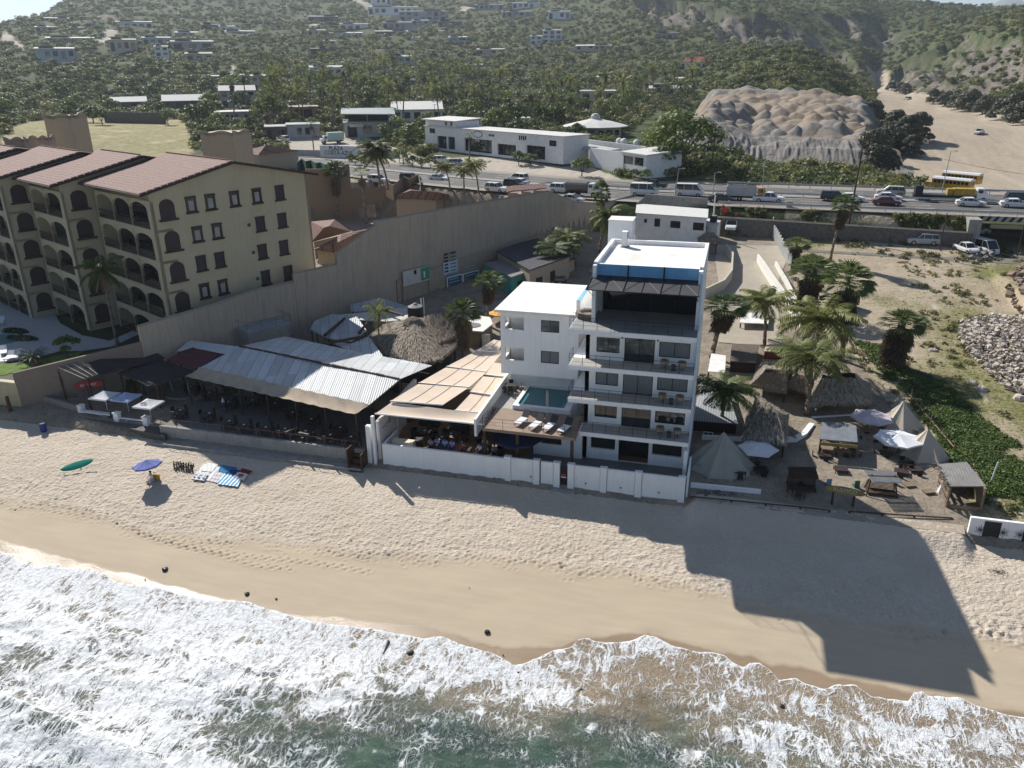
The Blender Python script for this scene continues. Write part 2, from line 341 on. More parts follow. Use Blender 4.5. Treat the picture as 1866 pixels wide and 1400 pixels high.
def terrain_mat():
    m,t,b=newmat('terrain'); A=lambda n:_n(t,'ShaderNodeAttribute',attribute_name=n).outputs['Fac']
    g=_n(t,'ShaderNodeNewGeometry').outputs['Position']
    n1=noise(t,g,.05,6,.65); n2=noise(t,g,.6,5,.65); n3=noise(t,g,4,4,.7)
    hill=mixc(t,ramp(t,n2,.42,.7),(.055,.075,.028),(.17,.15,.085))
    hill=mixc(t,ramp(t,n1,.45,.6),hill,(.045,.068,.024))
    rk=mixc(t,ramp(t,n2,.35,.7),(.20,.17,.15),(.105,.09,.085)); rk=mixc(t,ramp(t,noise(t,mapping(t,g,(.3,.05,.3)),1.2,5,.7),.5,.68),rk,(.28,.24,.205)); rk=mixc(t,ramp(t,noise(t,g,.035,5,.7),.47,.58),rk,hill)
    sd=mixc(t,ramp(t,noise(t,mapping(t,g,(.35,.03,.3),(0,0,.25)),1,5,.6),.3,.7),(.43,.36,.28),(.33,.275,.21)); sd=mixc(t,ramp(t,n2,.5,.75),sd,(.29,.24,.18))
    c=mixc(t,A('rock'),hill,rk); c=mixc(t,A('river'),c,sd)
    zone=noise(t,mapping(t,g,(1,.7,1)),.055,4,.6); gr=ramp(t,math2(t,'ADD',math2(t,'MULTIPLY',n3,.65),math2(t,'MULTIPLY',zone,.9)),.78,.92); dry=mixc(t,ramp(t,noise(t,g,.3,6,.7),.3,.75),(.44,.37,.28),(.31,.255,.185)); dry=mixc(t,gr,dry,(.17,.165,.06)); dry=mixc(t,ramp(t,math2(t,'ADD',math2(t,'MULTIPLY',noise(t,g,2.2,5,.75),.8),math2(t,'MULTIPLY',zone,.4)),.66,.74),dry,(.075,.095,.03)); dry=mixc(t,ramp(t,noise(t,mapping(t,g,(1,.25,1),(0,0,.5)),.35,4,.6),.62,.7),dry,(.46,.39,.30))
    c=mixc(t,A('lot'),c,dry)
    fld=mixc(t,ramp(t,n2,.4,.6),(.34,.30,.165),(.22,.205,.095)); fld=mixc(t,ramp(t,noise(t,g,.15,4),.55,.65),fld,(.42,.34,.22)); c=mixc(t,A('field'),c,fld)
    pv=mixc(t,ramp(t,n2,.35,.7),(.47,.42,.35),(.36,.32,.27)); c=mixc(t,A('plaza'),c,pv)
    dr=mixc(t,ramp(t,n2,.35,.7),(.33,.28,.22),(.2,.17,.135)); dr=mixc(t,ramp(t,n3,.5,.7),dr,(.14,.12,.1)); c=mixc(t,A('dirt'),c,dr)
    t.links.new(c,b.inputs['Base Color']); b.inputs['Roughness'].default_value=.95; b.inputs['Specular IOR Level'].default_value=.1
    bump(t,b,n2,.5,.5); return m
ter=mesh_np('terrain',np.stack([X,Y,Z],-1).reshape(-1,3),gridfaces(nr,na)[:,::-1],terrain_mat(),dict(river=mb.ravel()*1.,rock=rock.ravel(),plaza=pav.ravel(),lot=lot.ravel(),field=gf.ravel(),dirt=dirt.ravel()))
tag(ter,kind='structure')
# ---------------------------------------------------------------- far blue mountain
mA=np.radians(np.linspace(-20,60,160)); rows=[]
for k in range(14):
    rr=6500+k*260
    top=np.interp(np.degrees(mA),[-20,4,7,10,14,17,25,40,60],[0,60,300,430,520,600,640,500,300])*(1+.12*np.sin(mA*60)+.06*np.sin(mA*151+2))
    rows.append(np.stack([rr*np.sin(mA),rr*np.cos(mA),top*math.sin(min(1,k/10)*math.pi/2)+(fbm(mA*80,mA*0+k*.7,3,2)-.5)*70-20],-1))
fm=mesh_np('distant_mountain',np.array(rows).reshape(-1,3),gridfaces(14,160)[:,::-1],M('far_scrub',(.10,.115,.07),var=.2,sc=.004,bmp=0)); tag(fm,kind='structure')
# ---------------------------------------------------------------- beach
def zbeach(x,y): return np.interp(y,[10,30,41,46,50,53,57,60],[-7,-4.3,-2.6,-1.75,-1.05,-.55,0,.1])
def GB(px,py,dz=0.):
    z=-1.
    for _ in range(12): z=float(zbeach(0,G(px,py,z)[1]))+dz
    return G(px,py,z)
bx0,bx1,by0,by1,st=-95.,48.,26.,58.2,.11
nx=int((bx1-bx0)/st); ny=int((by1-by0)/st)
xs=np.linspace(bx0,bx1,nx); ys=np.linspace(by0,by1,ny); BX,BY=np.meshgrid(xs,ys)
BZ=zbeach(BX,BY)
cb=[GB(*p) for p in [(-200,890),(0,902),(150,925),(230,958),(350,975),(480,985),(620,1000),(720,1010),(900,1015),(1050,1030),(1170,1045),(1300,1078),(1500,1118),(1620,1135),(1750,1150),(1866,1165),(2100,1190)]]
CB=np.interp(BX,[p.x for p in cb],[p.y for p in cb])+ (fbm(BX/1.5,BY/1.5,3,4)-.5)*1.2
du=BY-CB
amp=sstep(-.3,.8,du)*(.085+.12*np.exp(-np.maximum(du,0)/2.8))
# trampled sand: many overlapping short dents
n_=vnoise(BX/.30,BY/.22,61)*.6+vnoise(BX/.17,BY/.14,62)*.4; n2_=fbm(BX/1.1,BY/.8,2,63)
ch=(np.abs(n_-.5)*2)**.8
BZ=BZ+amp*(ch-.45)*1.0+(n2_-.5)*.07*sstep(0,2,du)+(fbm(BX/6,BY/3,3,64)-.5)*.12
BZ=BZ+sstep(-1.9,-.9,BX)*sstep(19.2,18.2,BX)*sstep(54.4,57.1,BY)*.72
def stamp(x,y,dx,dy,dep,rot):
    i0=int((x-.5-bx0)/st); j0=int((y-.5-by0)/st); s=10
    if i0<0 or j0<0 or i0+s>=nx or j0+s>=ny: return
    xx=BX[j0:j0+s,i0:i0+s]-x; yy=BY[j0:j0+s,i0:i0+s]-y; c,sn=math.cos(rot),math.sin(rot)
    u=(xx*c+yy*sn)/dx; v=(-xx*sn+yy*c)/dy; q=u*u+v*v
    BZ[j0:j0+s,i0:i0+s]+= -dep*np.exp(-q*1.6)+dep*.45*np.exp(-(np.sqrt(q)-1.5)**2*4)
trails=[[(20,930),(75,918),(110,905)],[(72,918),(200,935),(215,945),(262,975),(300,985),(380,1002),(460,1015),(600,1030),(680,1045)],[(95,932),(190,945),(230,955),(250,970),(330,997),(400,1010),(470,1032),(540,1038)],
 [(620,1000),(700,1010),(850,1012),(940,1020),(1040,1032),(1060,1040)],[(600,1008),(680,1018)],[(1000,1025),(1060,1045),(1130,1048)],[(1770,1140),(1830,1155),(1866,1160)],[(270,975),(330,985),(420,990)],[(1150,1050),(1240,1062),(1300,1085)]]
for tr in trails:
    q=[GB(*p) for p in tr]; side=1; acc=0
    for a,b in zip(q[:-1],q[1:]):
        L=(b-a).length; n=max(1,int(L/.36)); d=(b-a).normalized()
        for k in range(n):
            p=a.lerp(b,k/n)+Vector((-d.y,d.x,0))*side*.13+Vector((random.uniform(-.04,.04),random.uniform(-.04,.04),0)); side=-side
            stamp(p.x,p.y,.19,.10,.075,math.atan2(d.y,d.x)+random.uniform(-.3,.3))
for p in [(1775,1148),(1790,1142),(1820,1138),(1830,1160),(1850,1150),(1845,1167),(1807,1158)]:
    q=GB(*p); stamp(q.x,q.y,.3,.2,.1,random.random()*3)
for k in range(500):
    x=random.uniform(-60,30); j=np.argmin(abs(xs-x)); y=CB[100,j]-abs(random.gauss(0,.6)); stamp(x,y,.18,.11,.05,random.random()*3)
def sand_mat():
    m,t,b=newmat('beach_sand'); A=lambda n:_n(t,'ShaderNodeAttribute',attribute_name=n).outputs['Fac']
    g=_n(t,'ShaderNodeNewGeometry').outputs['Position']
    n1=noise(t,g,.35,5,.6); n2=noise(t,mapping(t,g,(.25,1.6,1)),1,5,.6); n3=noise(t,g,14,4,.7)
    dry=mixc(t,ramp(t,n1,.35,.7),(.60,.515,.42),(.53,.45,.355)); dry=mixc(t,ramp(t,n3,.5,.8),dry,(.47,.395,.32))
    dry=mixc(t,math2(t,'MULTIPLY',A('pit'),.35),dry,(.42,.35,.28))
    damp=mixc(t,ramp(t,n2,.35,.7),(.52,.43,.315),(.47,.385,.28))
    wet=mixc(t,ramp(t,n2,.3,.7),(.35,.26,.175),(.29,.215,.145))
    c=mixc(t,A('dry'),damp,dry); c=mixc(t,A('wet'),c,wet); t.links.new(c,b.inputs['Base Color'])
    r=_n(t,'ShaderNodeMapRange'); t.links.new(A('wet'),r.inputs[0]); r.inputs[3].default_value=.9; r.inputs[4].default_value=.22; t.links.new(r.outputs[0],b.inputs['Roughness'])
    b.inputs['Specular IOR Level'].default_value=.25
    hh=math2(t,'ADD',math2(t,'MULTIPLY',noise(t,mapping(t,g,(1,1.5,1)),4.2,3,.6),math2(t,'ADD',math2(t,'MULTIPLY',A('dry'),2.2),.12)),math2(t,'MULTIPLY',noise(t,g,14,4,.7),.3)); bump(t,b,hh,.9,.06); return m
edge_px=[(-260,985),(-120,1000),(-40,1000),(0,1005),(25,1013),(42,1028),(58,1024),(62,1034),(85,1032),(107,1028),(112,1036),(150,1036),(190,1046),(215,1063),(260,1068),(300,1073),(335,1086),(370,1092),(430,1096),(455,1097),(480,1108),(540,1126),(600,1138),(660,1144),(700,1150),(770,1165),(800,1160),(850,1178),(895,1190),(935,1213),(955,1210),(985,1198),(1010,1186),(1040,1180),(1055,1166),(1072,1163),(1085,1170),(1125,1172),(1150,1168),(1175,1158),(1195,1162),(1220,1176),(1245,1182),(1275,1190),(1300,1190),(1320,1195),(1340,1210),(1355,1216),(1368,1208),(1385,1210),(1405,1224),(1420,1240),(1450,1236),(1465,1246),(1500,1257),(1530,1248),(1560,1250),(1590,1270),(1620,1274),(1655,1280),(1665,1262),(1680,1260),(1690,1268),(1730,1272),(1750,1272),(1775,1285),(1820,1300),(1866,1308),(1960,1330),(2200,1370)]
EP=[GB(*p) for p in edge_px]; ex=np.array([p.x for p in EP]); ey=np.array([p.y for p in EP])
_o=np.argsort(ex); ex=ex[_o]; ey=ey[_o]
EDGE=np.interp(BX,ex,ey)
wetpx=[(-200,980),(0,985),(300,1062),(520,1118),(640,1125),(700,1132),(780,1138),(850,1160),(900,1175),(1000,1178),(1070,1160),(1180,1153),(1400,1205),(1640,1255),(1866,1300),(2100,1340)]
WP=[GB(*p) for p in wetpx]; WL=np.interp(BX,[p.x for p in WP],[p.y for p in WP])+(fbm(BX/1.2,BY*0,3,8)-.5)*.5
wet=sstep(.15,-.25,BY-WL); wet=np.maximum(wet,sstep(1.2,0,BY-EDGE)*.35)
pit=np.clip((.5-ch),0,1)*sstep(0,1,du)
be=mesh_np('beach',np.stack([BX,BY,BZ],-1).reshape(-1,3),gridfaces(ny,nx),sand_mat(),dict(dry=sstep(-.6,.5,du).ravel(),wet=wet.ravel(),pit=pit.ravel())); tag(be,kind='structure')
# ---------------------------------------------------------------- sea
ns=900; sx=np.linspace(-95,46,ns); sy=np.interp(sx,ex,ey)+(fbm(sx/.5,sx*0,3,77)-.5)*.18
tt=np.concatenate([np.linspace(0,2,26),np.linspace(2.1,24,200)[0:],np.linspace(26,60,8)]); nt_=len(tt)
SX=np.repeat(sx[None],nt_,0); T_=np.repeat(tt[:,None],ns,1)
ysm=np.convolve(np.pad(sy,25,'edge'),np.ones(51)/51,'valid')      # scallops fade out seaward
SY=ysm[None]*sstep(0,5,T_)+sy[None]*(1-sstep(0,5,T_))-T_
Zb=zbeach(SX,SY)+.035+.05*sstep(0,.15,T_)
wv=(fbm(SX/5,SY/2.4,4,15)-.5)*.7+(fbm(SX/1.3,SY/.9,4,16)-.5)*.28
Zs=-2.85+wv
# a breaking wave coming in at the lower left
q=[G(*p,-2.6) for p in [(-60,1262),(0,1275),(120,1330),(200,1362),(330,1420),(500,1500)]]
wl=np.interp(SX,[p.x for p in q],[p.y for p in q]); dw=SY-wl
Zs=Zs+.9*np.exp(-np.where(dw>0,dw/.5,dw/2.6)**2)*sstep(-22,-30,SX)
w=sstep(1.0,6.5,T_); SZ=np.maximum(Zb*(1-w)+Zs*w,zbeach(SX,SY)+.03)
ctl=[(0,1060,.95,.5),(100,1150,.9,.6),(200,1100,.95,.4),(300,1200,.88,.6),(0,1200,.75,.7),(60,1250,.9,.5),(150,1370,.97,.8),(40,1370,.97,.85),(300,1320,.82,.6),(330,1360,.9,.5),(450,1130,.95,.3),(500,1220,.86,.6),(450,1330,.62,.8),(600,1250,.78,.4),(560,1380,.62,1),(650,1170,.93,.1),(750,1200,.82,.5),(700,1280,.62,.8),(700,1380,.34,1),(850,1210,.85,.2),(860,1260,.6,.5),(820,1330,.42,1),(860,1390,.40,1),(950,1230,.9,.1),(950,1290,.62,.5),(980,1370,.38,1),(1060,1200,.72,0),(1100,1240,.6,.1),(1060,1330,.42,.9),(1180,1180,.8,0),(1180,1230,.55,.05),(1200,1290,.5,.5),(1180,1370,.42,1),(1300,1220,.6,0),(1330,1300,.62,.4),(1400,1345,.75,.5),(1300,1390,.6,.8),(1400,1240,.6,0),(1500,1300,.62,.2),(1520,1390,.66,.5),(1620,1300,.66,.1),(1680,1290,.85,0),(1720,1350,.68,.25),(1850,1330,.66,.05),(1840,1395,.66,.25),(1000,1250,.7,.1),(600,1180,.93,.1),(250,1250,.88,.4)]
cp=np.array([[*G(a,b,-2.6)[:2],c,d] for a,b,c,d in ctl])
fo=np.zeros(SX.shape); dp=np.zeros(SX.shape); ws=np.zeros(SX.shape)
for cx,cy,c,d in cp:
    k=1/((SX-cx)**2+((SY-cy)*1.5)**2+1.2)**2; fo+=k*c; dp+=k*d; ws+=k
fo/=ws; dp/=ws; fo=fo+(fbm((SX+SY*.5)/1.5,(SY-SX*.2)/.7,4,19)-.5)*.55+(fbm(SX/4,SY/2.2,3,18)-.5)*.35+.1*sstep(.5,.2,fo); fo=np.maximum(fo,sstep(.22,.05,T_)); dp=np.maximum(dp*sstep(.5,5,T_),sstep(9,14,T_))
def sea_mat():
    m,t,b=newmat('sea_water'); A=lambda n:_n(t,'ShaderNodeAttribute',attribute_name=n).outputs['Fac']
    g=_n(t,'ShaderNodeNewGeometry').outputs['Position']
    w1=_n(t,'ShaderNodeTexNoise'); w1.inputs['Scale'].default_value=.55; w1.inputs['Detail'].default_value=4; t.links.new(g,w1.inputs['Vector'])
    vm=_n(t,'ShaderNodeVectorMath',operation='MULTIPLY_ADD'); t.links.new(w1.outputs['Color'],vm.inputs[0]); vm.inputs[1].default_value=(2.2,2.2,0); t.links.new(mapping(t,g,(1.25,.62,0),(0,0,-.25)),vm.inputs[2])
    def vor(sc,off):
        v=_n(t,'ShaderNodeTexVoronoi',feature='DISTANCE_TO_EDGE'); v.inputs['Scale'].default_value=sc
        a=_n(t,'ShaderNodeVectorMath',operation='ADD'); t.links.new(vm.outputs[0],a.inputs[0]); a.inputs[1].default_value=(off,off,0); t.links.new(a.outputs[0],v.inputs['Vector']); return v.outputs['Distance']
    v1=vor(1.5,0); v2=vor(3.6,7); v3=vor(8,3)
    # lace: thin bright lines along cell edges, finer cells fill in where the foam is dense
    l1=math2(t,'SUBTRACT',1,math2(t,'MULTIPLY',v1,5)); l2=math2(t,'SUBTRACT',.85,math2(t,'MULTIPLY',v2,5)); l3=math2(t,'SUBTRACT',.6,math2(t,'MULTIPLY',v3,4))
    L=math2(t,'MAXIMUM',l1,math2(t,'MAXIMUM',l2,l3)); n5=noise(t,mapping(t,g,(1,.45,1),(0,0,-.3)),1.1,6,.68)
    s=math2(t,'ADD',math2(t,'MULTIPLY',L,.42),math2(t,'MULTIPLY',n5,1.05)); s=math2(t,'ADD',s,math2(t,'MULTIPLY',A('foam'),1.0))
    fm=ramp(t,math2(t,'SUBTRACT',s,1.0),.38,.60); br=ramp(t,noise(t,g,2.6,4,.7),.38,.55); ln=ramp(t,math2(t,'MINIMUM',v2,math2(t,'MULTIPLY',v3,1.6)),.015,.07,(1,1,1),(0,0,0)); cov=ramp(t,A('foam'),.34,.6); fm=math2(t,'MAXIMUM',fm,math2(t,'MULTIPLY',math2(t,'MULTIPLY',ln,br),math2(t,'MULTIPLY',cov,.9))); gap=ramp(t,noise(t,mapping(t,g,(1.1,.42,1),(0,0,.55)),3.1,5,.72),.36,.47); fm=math2(t,'MULTIPLY',fm,math2(t,'ADD',math2(t,'MULTIPLY',gap,.45),.55))
    water=mixc(t,A('deep'),(.33,.245,.155),(.03,.062,.05)); water=mixc(t,math2(t,'MULTIPLY',ramp(t,noise(t,g,.5,4),.45,.7),A('deep')),water,(.06,.11,.075))
    foamc=mixc(t,ramp(t,noise(t,g,5,5,.7),.35,.7),(.86,.87,.88),(.66,.69,.71))
    c=mixc(t,fm,water,foamc); t.links.new(c,b.inputs['Base Color'])
    r=_n(t,'ShaderNodeMapRange'); t.links.new(fm,r.inputs[0]); r.inputs[3].default_value=.12; r.inputs[4].default_value=.55; t.links.new(r.outputs[0],b.inputs['Roughness'])
    b.inputs['Specular IOR Level'].default_value=.5; b.inputs['IOR'].default_value=1.33
    hh=math2(t,'ADD',math2(t,'MULTIPLY',fm,.5),math2(t,'MULTIPLY',noise(t,g,3.2,6,.72),1.3)); bump(t,b,hh,.8,.16); return m
se=mesh_np('sea',np.stack([SX,SY,SZ],-1).reshape(-1,3),gridfaces(nt_,ns)[:,::-1],sea_mat(),dict(foam=fo.ravel(),deep=dp.ravel())); tag(se,kind='structure')
seabed=MB().quad((-9000,26,-7),(9000,26,-7),(9000,-9000,-7),(-9000,-9000,-7)).build('sea_far',M('open_sea',(.03,.09,.09),rough=.15,var=.1,sc=.1,bmp=.4,bsc=.4)); tag(seabed,kind='structure')
for v in seabed.data.vertices: v.co.z=-3.3
# ---------------------------------------------------------------- air
hz=MB().box(-9500,9500,-9500,12500,-9,720).build('haze',bpy.data.materials.new('haze'))
tag(hz,kind='stuff'); hm=hz.data.materials[0]; hm.use_nodes=True; t=hm.node_tree; t.nodes.clear()
vp=t.nodes.new('ShaderNodeVolumePrincipled'); vp.inputs['Color'].default_value=(.78,.88,1,1); vp.inputs['Density'].default_value=.00011; vp.inputs['Anisotropy'].default_value=.3
o=t.nodes.new('ShaderNodeOutputMaterial'); t.links.new(vp.outputs[0],o.inputs['Volume'])
# clouds low over the horizon
cm,t,b=newmat('cloud'); b.inputs['Base Color'].default_value=(.9,.9,.9,1); b.inputs['Roughness'].default_value=1
# ================================================================ WHITE BEACH HOTEL (centre)
m_white=M('white_stucco',(.88,.88,.87),rough=.85,var=.03,sc=.7,streak=.1,dirt=.1)
m_roofw=M('white_roof',(.80,.785,.75),rough=.9,var=.05,sc=.4,dirt=.22,col2=(.66,.635,.59))
m_blue=M('blue_paint',(.22,.47,.72),rough=.8,var=.1,streak=.2)
m_black=M('black_metal',(.025,.025,.03),rough=.5,var=.1,bmp=0)
m_concrete=M('concrete',(.36,.345,.32),rough=.95,var=.15,dirt=.3,streak=.2)
m_pave=M('grey_tiles',(.40,.385,.36),rough=.8,var=.1,stripe=(0,.6,(.28,.27,.25),.05))
m_wood=M('wood_deck',(.34,.255,.195),rough=.75,var=.15,stripe=(0,.15,(.2,.13,.08),.14))
m_dwood=M('dark_wood',(.09,.055,.035),rough=.8,var=.25)
m_wood2=M('weathered_wood',(.27,.2,.14),rough=.9,var=.25,stripe=(2,.2,(.12,.09,.06),.12))
def glassmat(name,c=(.02,.03,.035),r=.04,sp=.9):
    if name in _M: return _M[name]
    m,t,b=newmat(name); _M[name]=m; g=_n(t,'ShaderNodeTexCoord').outputs['Object']
    b.inputs['Base Color'].default_value=_c4(c); b.inputs['Roughness'].default_value=r; b.inputs['Specular IOR Level'].default_value=sp
    bump(t,b,noise(t,g,.8,2),.15,.03); return m
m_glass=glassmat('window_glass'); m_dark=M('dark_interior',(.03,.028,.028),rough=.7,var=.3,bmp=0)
m_curt=M('drawn_curtain',(.23,.24,.25),rough=.9,var=.1,stripe=(0,.12,(.13,.14,.15),.4),spec=.5)
m_sail=M('tan_shade_cloth',(.66,.54,.43),rough=.9,var=.06,sc=.6,dirt=.1)
m_pool=glassmat('pool_water',(.04,.20,.24),.05,.6)
m_rope=M('navy_canvas',(.02,.03,.075),rough=.8,var=.1)
m_wcloth=M('white_canvas',(.72,.73,.76),rough=.85,var=.05,sc=1.2,dirt=.1)
def wall_open(mb,x0,x1,z0,z1,y0,y1,ops):
    """wall slab in XZ from y0 to y1 with rectangular openings (xa,xb,za,zb)"""
    xsx=sorted({x0,x1,*[o[0] for o in ops],*[o[1] for o in ops]})
    for a,b in zip(xsx[:-1],xsx[1:]):
        mid=(a+b)/2; cuts=sorted([(o[2],o[3]) for o in ops if o[0]<mid<o[1]]); z=z0
        for ca,cb in cuts:
            if ca>z+1e-4: mb.box(a,b,y0,y1,z,ca)
            z=max(z,cb)
        if z<z1-1e-4: mb.box(a,b,y0,y1,z,z1)
def window(par,x0,x1,z0,z1,y,name='window',mat=None,bars=1,fr=.06,curtain=False):
    f=MB(); d=.05
    f.box(x0,x1,y-d,y,z0,z0+fr).box(x0,x1,y-d,y,z1-fr,z1).box(x0,x0+fr,y-d,y,z0+fr,z1-fr).box(x1-fr,x1,y-d,y,z0+fr,z1-fr)
    for k in range(1,bars+1): xm=x0+(x1-x0)*k/(bars+1); f.box(xm-fr/2,xm+fr/2,y-d+.005,y-.005,z0+fr,z1-fr)
    o=f.build(name,m_black,par)
    MB().box(x0+.02,x1-.02,y-.02,y+.02,z0+.02,z1-.02).build('pane',mat or (m_curt if curtain else m_glass),o)
    return o
def railing(par,pts,h=.95,step=1.3,name='railing',bars=3,mat=None,r=.018):
    f=MB()
    for a,b in zip(pts[:-1],pts[1:]):
        a=Vector(a); b=Vector(b); n=max(1,round((b-a).length/step))
        for k in range(n+1): p=a.lerp(b,k/n); f.tube(p,p+Vector((0,0,h)),r,n=4)
        for j in range(bars): dz=Vector((0,0,h*(1-j*.33))); f.tube(a+dz,b+dz,r if j==0 else r*.5,n=4)
    return f.build(name,mat or m_black,par)
XR=-1.95; FL=[4.65,7.6,10.5,13.6]
HT=thing('beach_hotel','tall white beach hotel with stacked balconies and a black awning over its roof deck','hotel',(-6,60,0))
w=MB()
w.box(XR-.3,XR,61.2,71.3,.5,18.3)                       # right side wall
w.box(XR-.3,XR,59.3,61.2,.5,3.9)
w.box(-10.55,-10.25,61.5,71.3,.5,18.3)                  # left side wall
w.box(-10.55,XR,71.3,71.6,.5,18.45)                     # back wall
for k,f in enumerate([1.4]+FL[:3]):
    top=FL[k]-.4
    if k==0: ops=[(-10.2,-8.1,2.4,3.6),(-7.8,-5.25,1.4,3.7),(-4.95,-2.5,2.4,3.65)]; y=61.0
    else: ops=[(-10.0,-8.1,f+.65,f+1.95),(-7.7,-5.25,f,f+2.05),(-4.9,-2.45,f+.65,f+1.95)]; y=61.2
    wall_open(w,-10.9,XR-.3,f-.4 if k else .5,top,y,y+.25,ops)
    w.box(-10.9,-10.55,y,y+4,f-.4 if k else .5,top)
w.box(-10.25,XR-.3,62.25,71.3,18.0,18.06)
w.build('wall',m_white,HT)
s=MB()
for k,f in enumerate(FL):
    x0=-11.0 if k==0 else -11.95
    s.box(x0,XR,59.3,61.2,f-.38,f-.02)
    if k<3: s.box(-10.5,XR,61.2,62,f-.38,f-.02)
s.box(-11.95,XR,61.2,66,13.22,13.58); s.box(-12.4,-11.95,64,66,13.22,13.58)
s.box(-11.95,-10.9,61.2,66.5,7.2,7.58).box(-11.95,-10.9,61.2,66.5,10.1,10.48)
s.build('balcony_slab',m_white,HT)
MB().box(-11.9,XR-.05,59.36,65.38,13.58,13.61).build('deck_floor',M('deck_grey',(.30,.30,.30),rough=.7,var=.1,dirt=.2),HT)
for k,f in enumerate(FL[:3]): MB().box((-10.9 if k==0 else -11.9),XR-.05,59.36,61.18,f-.02,f+.01).build('balcony_floor',m_pave,HT)
r=MB().box(-10.55,-10.25,62,71.3,18.303,18.5).box(XR-.3,XR,62,71.3,18.303,18.5).box(-10.25,XR-.3,71.05,71.3,18.06,18.5).box(-10.25,XR-.3,62.0,62.25,18.06,18.34).build('roof_parapet',m_white,HT)
MB().box(-10.25,XR-.3,62.25,71.05,18.06,18.12).build('roof',m_roofw,HT)
MB().box(-10.55,XR-.302,61.97,62.0,17.3,18.33).build('blue_fascia',m_blue,HT)
MB().box(XR-.1,XR+.004,61.0,62.0,.6,18.2).build('corner_trim',M('pale_blue_paint',(.5,.66,.8),var=.08),HT)
MB().box(-10.25,XR-.3,64.9,65.0,17.0,18.0).build('lintel',m_white,HT)
# deck lounge front: dark glazing
g=MB().box(-10.2,XR-.3,65.4,65.46,13.6,17.1).build('glazing',glassmat('dark_glazing',(.012,.012,.014),.03,.9),HT)
for x in (-10.2,-8.2,-6.2,-4.2,-2.3): MB().box(x-.04,x+.04,65.33,65.4,13.6,17.1).build('mullion',m_black,HT)
# awning
aw=MB(); b0,b1=17.35,16.95
for i in range(3):
    xa=-10.6+i*2.83; 
    for j in range(2):
        a=xa+j*1.415; b=a+1.415
        aw.slab([(a,59.0,b1),(b,59.0,b1),(b,61.9,b0),(a,61.9,b0)],.03)
aw=aw.build('awning',M('charcoal_mesh',(.055,.055,.06),rough=.7,var=.15),HT)
f=MB()
for i in range(7):
    x=-10.6+i*1.415; f.tube((x,58.98,b1+.02),(x,61.95,b0+.05),.045 if i%2==0 else .03,n=5)
f.tube((-10.62,59,b1),(XR-.05,59,b1),.05,n=5); f.tube((-10.6,61.93,b0+.04),(XR-.1,61.93,b0+.04),.04,n=4)
for i in range(6):
    x=-10.6+i*1.415; f.tube((x,59,b1+.03),(x+1.4,61.9,b0+.04) if i%2==0 else (x+1.4,59,b1+.03),.015,n=4)
    if i%2==1: f.tube((x,61.9,b0+.04),(x+1.4,59,b1+.03),.015,n=4)
for x in (-10.55,-7.77,-4.94,-2.15): f.box(x-.05,x+.05,61.9,61.965,17.2,18.36)
f.tube((-10.5,59.1,b1),(-10.5,61.9,15.6),.03,n=4); f.tube((-2.2,59.1,b1),(-2.2,61.9,15.6),.03,n=4)
f.build('awning_frame',m_black,HT)
for k,f in enumerate([1.4]+FL[:3]):
    if k==0:
        MB().box(-10.2,-8.1,61.2,61.24,2.4,3.6).build('window',m_dark,HT); MB().box(-7.8,-5.25,62.2,62.3,1.4,3.7).build('doorway',m_dark,HT); MB().box(-4.95,-2.5,61.2,61.24,2.4,3.65).build('window',m_dark,HT)
        continue
    cu=k==2
    window(HT,-10.0,-8.1,f+.65,f+1.95,61.3,curtain=cu); window(HT,-7.7,-5.25,f+.02,f+2.05,61.3,'sliding_door',bars=1,curtain=(k==2)); window(HT,-4.9,-2.45,f+.65,f+1.95,61.3,curtain=(k!=1))
    for x in (-7.9,-5.05): MB().box(x-.06,x+.06,61.05,61.2,f+2.0,f+2.22).build('wall_lamp',m_black,HT)
for f in FL:
    x0=-10.95 if f==FL[0] else -11.9
    railing(HT,[(x0,61.0,f),(x0,59.36,f),(XR-.04,59.36,f)],step=1.15)
# fire pit on the deck, spiral of stair beside it
fp=MB().lathe([(1.05,0),(1.05,.5),(.75,.5),(.72,.3),(0,.3)],(0,0,0),8,Matrix.Translation((-11.0,62.6,13.62))@Matrix.Diagonal((1.0,.9,1,1)))
tag(fp.build('fire_pit',M('brown_stone',(.2,.165,.14),var=.2)),'octagonal brown stone fire pit on the roof deck','fire pit')
sb=thing('stair_tower','white box stair tower rising behind the hotel roof','stair tower',(-10,73.5,0)); MB().box(-11.1,-8.9,72.5,74.6,.5,19.9).build('wall',m_white,sb); MB().box(-11.15,-8.85,72.45,74.65,19.9,19.98).build('roof',m_roofw,sb)
ac=thing('air_conditioner','white rooftop air conditioner casting a shadow on the hotel roof','air conditioner',(-9.2,69.9,18.12)); MB().box(-9.45,-8.95,69.6,70.2,18.2,19.5).build('casing',m_white,ac); MB().box(-8.95,-8.93,69.65,70.15,18.9,19.4).build('grille',m_black,ac); MB().box(-9.5,-8.8,69.5,70.3,18.12,18.2).build('base',m_concrete,ac)
